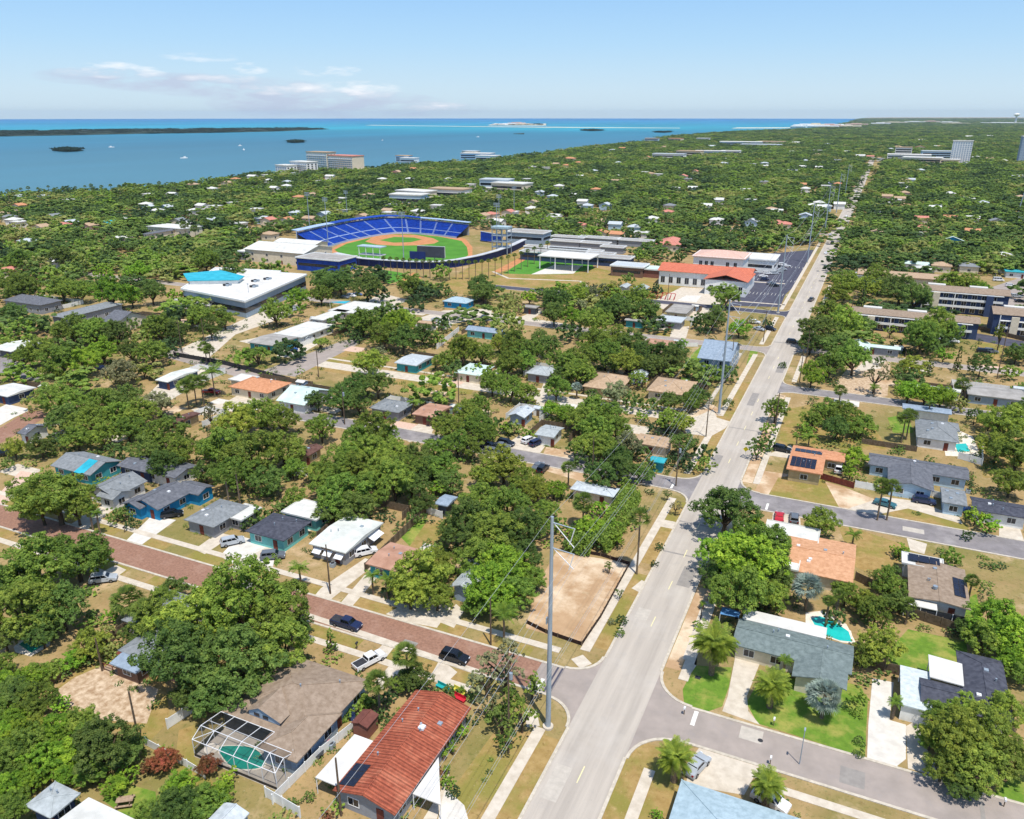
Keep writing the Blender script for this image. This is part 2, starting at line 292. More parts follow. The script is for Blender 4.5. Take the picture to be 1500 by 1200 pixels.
wv = []; 
for i in range(97):
    a = -math.pi/2 + math.pi*i/96 + YAW; wv.append((-math.sin(a)*SEAR, math.cos(a)*SEAR, -1.2))
wv.append((0, -3000, -1.2))
MB().face(wv).build('sea', WATER)['kind'] = 'structure'
MANG = mat('mangrove_shore', (62,76,60), (46,60,48), .02, .95, coords=W); SANDBAR = mat('sandbar', (226,218,196), (204,198,176), .01, .95, coords=W)
def isle(name, pts, m, z1=0.4): MB().prism([at(*p) for p in pts], -2, z1).build(name, m)['kind'] = 'structure'
BARR = [(-400,202),(-100,201),(0,199.5),(100,198),(200,195.8),(300,194.5),(400,192.5),(482,189),(440,187.6),(300,188.5),(150,190),(0,192),(-400,193)]
isle('barrier_island', BARR, MANG)
isle('mangrove_islet', [(76,220),(100,222),(122,220),(112,218),(88,218)], MANG); isle('mangrove_islet', [(420,208),(433,209),(446,208),(438,206.6),(426,206.6)], MANG)
isle('mangrove_islet', [(850,191),(868,192),(884,191),(870,189.8)], MANG); isle('mangrove_islet', [(752,196),(768,196.4),(768,195)], MANG)
isle('mangrove_islet', [(958,193.6),(972,194.2),(984,193.2),(970,192.4)], MANG)
isle('sandbar', [(535,183.6),(600,184.4),(700,185.7),(800,186.8),(996,187.8),(996,187.5),(860,186.5),(700,185.3),(600,184.1),(545,183.3)], SANDBAR, .2)
isle('sandbar', [(1072,188),(1160,187.6),(1160,186.8),(1080,187)], SANDBAR, .2)
isle('sandbar', [(715,183.6),(800,183.9),(800,181.4),(725,181)], SANDBAR, .5)
# ------------------------------------------------------------ streets
def sheet(name, pts, m, z, px=True, th=None):
    if px: pts = [at(*p) for p in pts]
    o = MB().prism(pts, -.3, z).build(name, m); o['kind'] = 'structure'; return o
def rect(x0, y0, x1, y1): return [(x0,y0),(x1,y0),(x1,y1),(x0,y1)]
RX0, RX1 = -28.9, -20.1
sheet('main_road', rect(RX0, -40, RX1, 2300), ROAD, .060, False)
def fillet(cx, cy, qx, qy, r, m, name):   # widened street mouth with a quarter-circle kerb; (cx,cy) is where the kerb lines would meet
    ox, oy = cx+qx*r, cy+qy*r
    arc = [(ox-qx*r*math.sin(t*math.pi/16), oy-qy*r*math.cos(t*math.pi/16)) for t in range(9)]
    MB().prism([(cx-qx*.3, cy-qy*.3)]+[(cx+qx*r, cy-qy*.3)]+arc+[(cx-qx*.3, cy+qy*r)], -.3, .054).build(name, m)['kind'] = 'structure'
    k = MB(); a2 = [(ox-qx*(r-.45)*math.sin(t*math.pi/16), oy-qy*(r-.45)*math.cos(t*math.pi/16)) for t in range(9)]
    for i in range(8): k.prism([arc[i], arc[i+1], a2[i+1], a2[i]], -.2, .15)
    k.build('kerb', KERB)['kind'] = 'structure'
def kerb(pts, px=False):
    if px: pts = [at(*p) for p in pts]
    MB().strip(pts, .42, -.2, .13).build('kerb', KERB)['kind'] = 'structure'
# cross streets: (side, y0, y1, far end x, material, z, radius)
STREETS = [('w',87.6,94.2,-900,BRICK,.048,5,'brick_street'),('e',86.6,93.6,300,ROAD3,.050,6,'side_street'),('e',160.2,168.2,300,ROAD2,.050,5,'side_street'),('w',162.0,168.4,-150,ROAD2,.048,5,'side_street'),
           ('e',243,249.5,260,ROAD2,.050,4,'side_street'),('w',285,291,-420,ROAD3,.048,4,'side_street'),('e',291,297,200,ROAD3,.050,4,'side_street'),('w',345,352,-170,LOTASPH,.048,4,'side_street'),('w',604,612,-300,ROAD3,.048,4,'side_street')]
mouths = {'w': [], 'e': []}
for sd_, y0, y1, xe, m, z, r, nm in STREETS:
    xr = RX0 if sd_ == 'w' else RX1; q = -1 if sd_ == 'w' else 1
    pts = rect(min(xr-q*.2, xe), y0, max(xr-q*.2, xe), y1); sheet(nm, pts, m, z, False)
    fillet(xr, y0, q, -1, r, m if m is not BRICK else ROAD3, nm); fillet(xr, y1, q, 1, r, m if m is not BRICK else ROAD3, nm)
    mouths[sd_].append((y0-r, y1+r))
    kerb([(xr+q*r, y0), (xe, y0)]); kerb([(xr+q*r, y1), (xe, y1)])
for sd_ in 'we':
    xr = RX0 if sd_ == 'w' else RX1; cur = 20
    for a, b_ in sorted(mouths[sd_])+[(1100, 1100)]:
        if a > cur: kerb([(xr, cur), (xr, a)])
        cur = b_
sheet('street_apron', rect(-37.5, 87.5, RX0+.1, 94.3), ROAD3, .056, False)
sheet('side_street', [(-262.5+0,0),(0,0),(0,0)] and rect(-168.5, 205, -40, 211), CONC, .018, False)
sheet('side_street', [(380,545),(432,552),(520,507),(540,492),(500,500)], ROAD3, .0195)
sheet('side_street', [(262,512),(300,530),(345,490),(425,462),(440,445),(395,452),(352,470)], CONC, .0185)
sheet('side_street', [(230,520),(262,510),(440,560),(420,572)], ROAD3, .0178)
sheet('side_street', [(0,520),(0,548),(60,560),(60,543)], ROAD2, .019)
sheet('brick_street', [(-60,668),(0,627),(40,603),(62,602),(66,612),(0,650),(-60,690)], BRICK, .019)
sheet('driveway', [(-30,612),(10,592),(46,600),(20,612),(-30,640)], CONCW, .024)
# lane markings
mk = MB()
y = 26
while y < 620:
    if not any(a-2 < y < b_+2 for a, b_ in [(84,97),(158,171),(240,252),(284,298)]): mk.box(-24.56, y, -.1, -24.42, y+3, .066)
    y += 12
mk.build('centre_line_dashes', PAINTY)['kind'] = 'structure'
for (a, b_, c, d) in [(-36.2,88.0,-35.6,90.6),(-13.6,90.2,-13.0,93.2),(-13.0,160.8,-12.5,164),(-34.2,162.6,-33.7,165)]:
    MB().box(a, b_, -.1, c, d, .067).build('stop_line', PAINT)['kind'] = 'structure'
MB().box(-34.9, 87.8, -.1, -34.6, 94, .064).box(-34.2, 87.8, -.1, -33.9, 94, .064).build('patched_trench', LOTASPH)['kind'] = 'structure'
TARM = mat('tar_patch', (150,144,137), (138,132,126), 1.2, .9, coords=W); TARL = mat('pale_patch', (190,181,168), (176,168,156), 1.2, .9, coords=W)
for x0, y0, x1, y1, m_ in [(-28.6,134.6,-20.4,135.1,TARM),(-28.6,147.8,-20.4,148.4,TARM),(-27.8,111,-25.6,114.5,TARL),(-23.6,124,-21.2,131,TARM),(-28.3,178,-26.4,186,TARM),(-24,196,-21,199,TARL),(-28.6,206,-20.4,206.5,TARM),(-27,226,-25,238,TARM),(-23.4,262,-21,275,TARM),(-28.6,300,-20.4,301,TARM),(-26,330,-23,345,TARL),(-28,70,-25.8,76,TARL),(-23,60,-21,68,TARM),(6,88,9,91,TARM),(22,87.2,22.5,93.3,TARM),(0,162,.5,167.6,TARM),(14,163,18,165,TARL),(-60,88.3,-57.5,90.2,TARM),(-96,90,-93,93,TARM),(-7,90.5,-4,93,TARL)]:
    MB().box(x0,y0,-.1,x1,y1,.0635).build('road_patch', m_)['kind'] = 'structure'
for x, y in [(-4.2,91.2),(24,165.2),(-70,90.8)]:
    MB().prism([(x+.36*math.cos(t*math.pi/6), y+.36*math.sin(t*math.pi/6)) for t in range(12)],-.1,.068).build('manhole_cover', DARKM)['kind'] = 'structure'
for k in range(-1, 2, 2):     # worn edge lines
    pass
# pavements beside the main road
def walk(pts, w=1.5, m=CONC, z=.075, px=False, name='pavement'):
    if px: pts = [at(*p) for p in pts]
    MB().strip(pts, w, -.2, z).build(name, m)['kind'] = 'structure'
for y0, y1 in [(30,81),(99.5,158),(172,205),(214,281),(295,341),(356,480),(480,600)]: walk([(-32.4,y0),(-32.4,y1)], 1.6)
for y0, y1 in [(30,80),(99,154),(173,238),(254,286),(301,420)]: walk([(-16.6,y0),(-16.6,y1)], 1.5)
walk([(-35,83.5),(-33.4,80.8)], 1.8); walk([(-33,97.5),(-31,96)], 2.2)
walk([(-15.2,83.4),(-13.4,84.6)], 1.8); 
walk([(-300,97.9),(-36,97.9)], 1.35); walk([(-300,84),(-45,84)], 1.35)
walk([(-3,83.6),(120,83.6)], 1.3)
walk([(-168,214.2),(-42,214.2)],1.3); walk([(-37.5,218),(-37.5,280)],1.2)
# ground patches
GR = [
 (DIRT,'dirt_lot',[(815,808),(922,825),(905,868),(855,945),(770,920),(785,860)],.012),
 (SAND,'rubble_yard',[(85,1010),(110,992),(150,975),(190,990),(232,1010),(215,1060),(150,1055),(95,1030)],.012),
 (GRASS,'dry_yard',[(80,1010),(150,955),(235,960),(250,1055),(215,1090),(120,1050)],.008),
 (GRASS,'dry_verge',[(722,1075),(800,1070),(770,1130),(725,1230),(640,1230),(660,1160)],.008),
 (GRASS,'dry_verge',[(838,1075),(870,1078),(790,1230),(730,1230)],.009),
 (GRASS,'dry_verge',[(925,1085),(1000,1100),(985,1230),(890,1230),(885,1180)],.009),
 (LAWN,'green_lawn',[(1000,1010),(1018,975),(1072,978),(1068,1005),(1058,1035),(1035,1043),(1002,1030)],.010),
 (LAWN,'green_lawn',[(1093,1030),(1110,1000),(1190,990),(1262,1005),(1271,1030),(1267,1112),(1180,1082),(1110,1060)],.010),
 (LAWN,'green_lawn',[(1300,955),(1330,922),(1415,940),(1420,975),(1360,985),(1310,985)],.010),
 (GRASS,'dry_lawn',[(1325,885),(1415,905),(1440,860),(1420,850),(1300,850)],.009),
 (LAWN,'green_lawn',[(1400,885),(1430,870),(1440,910),(1400,915)],.011),
 (LAWN,'green_lawn',[(1460,1160),(1500,1120),(1500,1185),(1450,1168)],.011),
 (LAWN,'artificial_turf',[(1300,612),(1330,606),(1338,634),(1308,634)],.014),
 (LAWN,'green_lawn',[(1012,520),(1030,505),(1038,520),(1030,540),(1008,545)],.010),
 (LAWN,'green_lawn',[(1092,540),(1100,510),(1112,512),(1096,545)],.010),
 (GRASS,'dry_lawn',[(1120,735),(1140,700),(1200,690),(1230,745),(1180,740)],.0085),
 (GRASS,'dry_lawn',[(1290,745),(1320,740),(1420,770),(1410,790),(1330,770)],.009),
 (GRASS,'dry_lawn',[(1225,765),(1330,800),(1300,850),(1252,830)],.009),
 (DIRT,'bare_dirt_yard',[(1190,700),(1120,690),(1105,720),(1180,735),(1240,755),(1290,735),(1240,715)],.0075),
 (SAND,'sandy_lot',[(1225,560),(1250,530),(1305,528),(1300,580),(1262,590),(1230,575)],.0085),
 (GRASS,'dry_lawn',[(1140,650),(1150,600),(1200,590),(1260,600),(1290,640),(1300,660),(1150,655)],.008),
 (GRASS,'dry_lawn',[(1430,500),(1480,500),(1500,530),(1440,530)],.008),
 (DIRT,'bare_dirt_yard',[(780,700),(800,655),(870,665),(880,690),(850,705),(800,690)],.008),
 (GRASS,'dry_lawn',[(455,528),(500,512),(560,525),(530,552),(450,540)],.008),
 (GRASS,'dry_lawn',[(575,560),(600,546),(700,560),(690,578),(600,572)],.008),
 (GRASS,'dry_lawn',[(1060,600),(1080,560),(1100,560),(1075,640),(1045,630)],.008),
 (DIRT,'bare_dirt_yard',[(1000,612),(1040,590),(1055,600),(1045,618)],.009),
 (GRASS,'dry_lawn',[(955,492),(985,480),(990,490),(970,500)],.008),
 (GRASS,'dry_lawn',[(600,775),(640,762),(670,770),(650,800),(600,805)],.008),
 (LAWN,'green_lawn',[(585,785),(600,762),(628,760),(600,800)],.0095),
 (GRASS,'dry_yard',[(255,1130),(262,1070),(290,1060),(285,1115),(330,1165),(300,1180)],.008),
 (LAWN,'green_lawn',[(150,1172),(185,1148),(228,1160),(230,1185),(190,1200)],.0095),
 (GRASS,'dry_lawn',[(1425,610),(1440,590),(1500,600),(1500,700),(1440,700)],.008),
 (GRASS,'ball_field_outfield',[(640,420),(720,372),(770,370),(1000,420),(960,440),(760,425),(690,435)],.008),
 (TURF,'practice_turf',[(738,401),(775,375),(808,376),(868,386),(870,394),(830,402),(780,402)],.012),
 (TURF,'practice_turf',[(560,395),(590,400),(598,408),(570,416),(540,402)],.012),
 (CLAY,'warning_track',[(722,398),(768,374),(780,375),(748,393),(733,399)],.014),
 (CLAY,'school_infield',[(588,410),(606,399),(618,407),(600,416)],.014),
 (CONCW,'covered_court_slab',[(778,402),(812,388),(853,389),(840,401)],.016),
 (GRASS,'dry_lawn',[(1190,430),(1215,420),(1240,425),(1235,445),(1205,450)],.008),
 (CONC,'school_yard',[(950,425),(985,420),(1070,425),(1040,470),(960,450)],.0075),
 (CONCW,'playground_slab',[(992,440),(1005,433),(1028,433),(1020,443)],.012),
]
for m, nm, pts, z in GR: sheet(nm, pts, m, z)
sheet('car_park', [(1068,448),(1120,372),(1192,366),(1168,415),(1150,432),(1143,450)], LOTASPH, .016)
lm_ = MB()
for k in range(3):
    for j in range(15):
        a = at(1082+j*5.4-k*-12, 428-k*20+j*.35); lm_.box(a[0]-.07, a[1]-2.6, -.1, a[0]+.07, a[1]+2.6, .024)
lm_.build('parking_bay_lines', PAINT)['kind'] = 'structure'
walk([(1062,440),(1150,447)], 1.6, px=True); walk([(1070,432),(1105,374)], 1.5, px=True); walk([(1090,412),(1150,416)], 2, px=True); walk([(722,398),(745,408),(850,412),(860,420)], 1.6, px=True)
sheet('car_park', [(1440,455),(1440,425),(1500,405),(1500,470)], ROAD3, .012); sheet('lane', [(1395,492),(1500,512),(1500,500),(1405,484)], LOTASPH, .014)
sheet('street', [(700,455),(840,476),(850,484),(700,462)], CONC, .0215)
DRV = [  # driveways and paths
 (CONC,[(1010,990),(1020,975),(1000,965),(1030,880),(1044,884),(1018,950)]), 
 (CONC,[(1077,962),(1113,972),(1094,1020),(1096,1042),(1113,1062),(1058,1042),(1066,1020)]),
 (CONCW,[(1278,994),(1309,1000),(1303,1055),(1327,1062),(1327,1112),(1312,1124),(1270,1112),(1272,1060)]),
 (CONC,[(1327,1064),(1350,1052),(1352,1090),(1385,1140),(1330,1126)]),
 (CONC,[(1032,1085),(1115,1118),(1090,1165),(1004,1150),(1015,1108)]), (CONC,[(1095,1130),(1120,1125),(1125,1140),(1095,1140)]),
 (CONC,[(1243,745),(1295,728),(1345,735),(1405,758),(1410,768),(1330,745),(1279,755)]), (CONC,[(1465,750),(1485,748),(1500,792),(1463,790)]),
 (CONC,[(1328,788),(1358,797),(1354,812),(1333,806)]), (CONC,[(1133,748),(1172,758),(1173,772),(1130,765)]),
 (CONC,[(1117,669),(1158,652),(1165,660),(1160,672),(1130,668)]),
 (PAVER,[(-40,735),(0,722),(30,690),(60,695),(35,720),(-40,770)]), (CONC,[(92,775),(160,735),(175,740),(125,778)]),
 (CONCW,[(222,756),(258,762),(205,800),(185,792)]), (CONC,[(320,780),(340,785),(300,812),(285,805)]), (CONC,[(180,812),(205,785),(212,790),(190,815)]),
 (CONCW,[(322,815),(350,785),(405,800),(400,830),(352,832)]), (CONC,[(330,835),(345,838),(440,785),(470,770),(462,762),(420,785)]),
 (CONC,[(455,880),(470,862),(535,818),(553,824),(520,850),(470,890)]), (CONC,[(495,888),(545,830),(560,838),(510,895)]),
 (CONC,[(565,900),(620,870),(665,885),(640,920),(600,912)]), (CONC,[(645,912),(668,885),(680,895),(665,920)]),
 (CONC,[(628,995),(645,965),(670,985),(650,1005)]), (CONC,[(545,960),(565,940),(580,945),(562,968)]), (CONC,[(548,1000),(580,965),(595,975),(560,1010)]),
 (CONC,[(150,838),(170,828),(185,835),(165,850)]),
 (CONCW,[(648,1160),(655,1157),(680,1180),(690,1215),(640,1215)]), (CONC,[(660,1125),(645,1160),(620,1200),(640,1200)]),
 (CONC,[(712,672),(760,638),(800,652),(785,672),(757,672)]), (CONC,[(965,760),(990,765),(985,775),(960,770)]),
 (CONC,[(1000,618),(1045,600),(1050,612),(1070,618),(1062,628),(1040,640),(1005,635)]), (CONC,[(925,862),(940,850),(952,856),(945,872)]),
 (CONC,[(280,600),(330,590),(355,575),(400,585),(350,600),(300,610)]), (CONC,[(205,590),(235,560),(300,540),(330,545),(260,580),(230,600)]),
 (CONC,[(350,500),(400,490),(440,500),(400,512)]), (CONC,[(416,510),(450,498),(470,502),(430,525),(405,522)]),
 (CONC,[(985,480),(1010,478),(1005,495),(980,498)]), (CONC,[(760,466),(790,452),(800,455),(775,470)]),
 (CONC,[(490,462),(560,430),(600,440),(520,470)]), (CONC,[(600,470),(650,455),(720,452),(720,462),(640,480)]),
 (CONC,[(695,650),(705,640),(712,655),(700,665)]), (CONC,[(785,590),(797,560),(803,575),(792,610)]),
 (CONC,[(1250,545),(1275,520),(1300,525),(1290,540)]), (CONC,[(586,640),(622,615),(640,618),(630,640),(600,648)]),
]
for i, (m, pts) in enumerate(DRV): sheet('driveway', pts, m, .034+.0012*(i % 7))
walk([(445,900),(700,985)], 1.2, px=True)
for i, (x, y, w, d) in enumerate([(170,640,7,5),(262,470,9,5),(300,478,8,4),(455,470,7,6),(612,459,8,5),(846,491,9,4),(829,596,6,6),(700,604,9,5),(931,629,8,6),(640,575,8,3),(355,600,8,5),(250,600,7,6),(480,600,8,4),(590,625,7,6),(440,690,6,5),(905,545,7,5),(960,480,8,4),(560,455,9,5),(330,590,9,4),(60,545,9,6),(30,690,9,5),(520,512,7,6),(735,545,6,6),(1290,470,9,5),(1345,540,8,6),(1460,540,10,5),(1240,590,7,5),(1300,560,8,6),(890,690,6,5),(660,560,8,4)]):
    X, Y = at(x, y); MB().box(X-w/2, Y-d/2, -.2, X+w/2, Y+d/2, .026+.0007*(i%5)).build('patio', [CONC, PAVER, CONCW, DIRT][i % 4])['kind'] = 'structure'
# verge strips either side of the brick street (dry grass between kerb and pavement)
for (x0, x1) in [(-300,-150),(-147,-132),(-128,-118),(-112,-104),(-100,-92),(-88,-80),(-76,-66),(-62,-52),(-49,-40)]:
    MB().box(x0, 94.5, -.2, x1, 97.1, .022).build('dry_verge', GRASS)['kind'] = 'structure'; MB().box(x0, 84.8, -.2, x1, 87.3, .022).build('dry_verge', GRASS)['kind'] = 'structure'
for y0, y1 in [(40,80),(101,125),(129,157),(173,240)]: 
    MB().box(-31.5, y0, -.2, -29.2, y1, .012).build('dry_verge', GRASS)['kind'] = 'structure'; MB().box(-19.8, y0, -.2, -17.5, y1, .012).build('dry_verge', DIRT if y0 > 90 else GRASS)['kind'] = 'structure'
# ------------------------------------------------------------ labels for repeats
LMK = []            # (px, py, phrase)
PEND = []           # (object, phrase, px, py)
def pend(o, phrase, X, Y, Z=0, group=None, cat=None, skip=None):
    p = proj(X, Y, Z); PEND.append((o, phrase, p[0], p[1], skip)); tag(o, cat=cat, group=group)
_on = ['','one','two','three','four','five','six','seven','eight','nine','ten','eleven','twelve','thirteen','fourteen','fifteen','sixteen','seventeen','eighteen','nineteen']
_te = ['','','twenty','thirty','forty','fifty','sixty','seventy','eighty','ninety']; _oo = {'one':'first','two':'second','three':'third','five':'fifth','eight':'eighth','nine':'ninth','twelve':'twelfth'}
def card(n): return _on[n] if n < 20 else _te[n//10]+('-'+_on[n%10] if n % 10 else '')
def ordn(n): c = card(n).split('-'); w = c[-1]; c[-1] = _oo.get(w, w[:-1]+'ieth' if w.endswith('y') else w+'th'); return '-'.join(c)
def finish_labels():
    g = {}
    short = lambda t: ' '.join(w for w in t.split() if w not in ('distant','roofed','small','tall','kerbside'))
    for o, ph, x, y, skip in PEND:
        best = sorted((math.hypot(x-a, (y-b)*1.4), a, b, t) for a, b, t in LMK if t != skip)[0]
        _, a, b, t = best; dx, dy = x-a, y-b
        rel = ('left of' if dx < 0 else 'right of') if abs(dx) > abs(dy)*1.5 else ('beyond' if dy < 0 else 'in front of')
        g.setdefault(f'{ph} {rel} {t}', []).append((x, y, o))
    for k, v in g.items():
        v.sort(key=lambda q: q[0])
        if len(v) > 1 and len(k.split()) > 11: k = short(k)
        if len(v) > 2 and len(k.split()) > 10: k = k.replace(' the ', ' ')
        for i, (x, y, o) in enumerate(v):
            if len(v) == 1: o['label'] = k
            elif len(v) == 2: o['label'] = ('left one of two: ' if i == 0 else 'right one of two: ')+k
            elif i == 0: o['label'] = f'leftmost of {card(len(v))}: {k}'
            elif i == len(v)-1: o['label'] = f'rightmost of {card(len(v))}: {k}'
            else: o['label'] = f'{ordn(i+1)} from left of {card(len(v))}: {k}'
    seen = {}
    for o, ph, x, y, skip in PEND:
        if len(o['label'].split()) > 16: o['label'] = ' '.join(w for w in o['label'].split() if w not in ('the','small','distant','roofed'))
        seen.setdefault(o['label'], []).append((y, o))
    for k, v in seen.items():
        if len(v) > 1:
            v.sort(key=lambda q: q[0])
            for i, (y, o) in enumerate(v): o['label'] = (['farther','nearer'][i] if len(v) == 2 else ['farthest','middle','nearest'][min(i,2)])+' '+k
# ------------------------------------------------------------ houses
PANEM = GLASS
def roof_mb(kind, w, d, eh, pitch, ov, th=.16):
    """local roof, centred; returns (MB, z function). kind: hip, gablex (ridge along x), gabley, flat, shed"""
    a, b = w/2+ov, d/2+ov; m = MB()
    if kind == 'flat':
        m.box(-a, -b, eh, a, b, eh+.28); r = .12
        m.box(-a-.04, -b-.04, eh+.1, a+.04, -b+r, eh+.42); m.box(-a-.04, b-r, eh+.1, a+.04, b+.04, eh+.42); m.box(-a-.04, -b+r, eh+.1, -a+r, b-r, eh+.42); m.box(a-r, -b+r, eh+.1, a+.04, b-r, eh+.42)
        return m, lambda x, y: eh+.28
    if kind == 'low':       # barely pitched white roof with plain edge
        rz = eh+.2+.05*b; m.face([(-a,-b,eh+.2),(a,-b,eh+.2),(a,0,rz+.2),(-a,0,rz+.2)]); m.face([(-a,0,rz+.2),(a,0,rz+.2),(a,b,eh+.2),(-a,b,eh+.2)])
        m.box(-a,-b,eh-.02,a,b,eh+.19); m.face([(a,-b,eh+.2),(a,b,eh+.2),(a,0,rz+.2)]); m.face([(-a,b,eh+.2),(-a,-b,eh+.2),(-a,0,rz+.2)])
        return m, lambda x, y: eh+.2+(rz-eh)*(1-abs(y)/b)
    if kind == 'gabley' or (kind == 'hip' and d > w):
        mm, zf = roof_mb({'gabley':'gablex','hip':'hip'}[kind], d, w, eh, pitch, ov, th)
        mm.v = [(-y, x, z) for x, y, z in mm.v]; return mm, (lambda x, y, zf=zf: zf(y, -x))
    rh = pitch*b; e = th
    if kind == 'hip':
        q = max(.05, a-b); P = [(-a,-b,eh),(a,-b,eh),(a,b,eh),(-a,b,eh)]; T = [(-q,0,eh+rh),(q,0,eh+rh)]
        up = lambda p: (p[0], p[1], p[2]+e)
        m.face([up(P[0]),up(P[1]),up(T[1]),up(T[0])]); m.face([up(P[2]),up(P[3]),up(T[0]),up(T[1])]); m.face([up(P[1]),up(P[2]),up(T[1])]); m.face([up(P[3]),up(P[0]),up(T[0])])
        for i in range(4): m.face([P[i],P[(i+1)%4],up(P[(i+1)%4]),up(P[i])])
        m.face(P[::-1]); c = .1
        for s0, s1 in ((P[0],T[0]),(P[3],T[0]),(P[1],T[1]),(P[2],T[1]),(T[0],T[1])): m.tube((s0[0],s0[1],s0[2]+e), (s1[0],s1[1],s1[2]+e), .09, n=4)
        return m, lambda x, y: eh+e+min(pitch*(b-abs(y)), pitch*(a-abs(x)))
    P = [(-a,-b,eh),(a,-b,eh),(a,b,eh),(-a,b,eh)]; z1 = eh+rh
    m.face([(-a,-b,eh+e),(a,-b,eh+e),(a,0,z1+e),(-a,0,z1+e)]); m.face([(a,b,eh+e),(-a,b,eh+e),(-a,0,z1+e),(a,0,z1+e)])
    m.face([(-a,0,z1),(a,0,z1),(a,-b,eh),(-a,-b,eh)]); m.face([(a,0,z1),(-a,0,z1),(-a,b,eh),(a,b,eh)])
    for x in (-a, a):
        for s in (-1, 1):
            f = [(x,s*b,eh),(x,s*b,eh+e),(x,0,z1+e),(x,0,z1)]; m.face(f if x*s < 0 else f[::-1])
    for s in (-1, 1): m.face([(-a,s*b,eh),(a,s*b,eh),(a,s*b,eh+e),(-a,s*b,eh+e)][::s*-1 or 1])
    m.tube((-a,0,z1+e),(a,0,z1+e), .1, n=4)
    return m, lambda x, y: eh+e+pitch*(b-abs(y))
_winc = {}
def window(parent, x, y, z, w, h, face, frame=WHITE):
    key = (round(w,1), round(h,1), frame.name)
    if key not in _winc:
        f = MB(); t = .09; f.box(-w/2-t,-.06,-t,w/2+t,0,0).box(-w/2-t,-.06,h,w/2+t,0,h+t).box(-w/2-t,-.06,0,-w/2,0,h).box(w/2,-.06,0,w/2+t,0,h).box(-.03,-.055,0,.03,0,h)
        p = MB().box(-w/2,-.03,0,w/2,.0,h); fo = f.build('window', frame); po = p.build('pane', PANEM); _winc[key] = (fo.data, po.data); bpy.data.objects.remove(fo); bpy.data.objects.remove(po)
    fd, pd = _winc[key]
    a = bpy.data.objects.new('window', fd); COL.objects.link(a); a.parent = parent
    b_ = bpy.data.objects.new('pane', pd); COL.objects.link(b_); b_.parent = a
    a.location = (x, y, z); a.rotation_euler = (0, 0, {'s':0,'e':math.pi/2,'n':math.pi,'w':-math.pi/2}[face]); return a
HOUSEZONES = []
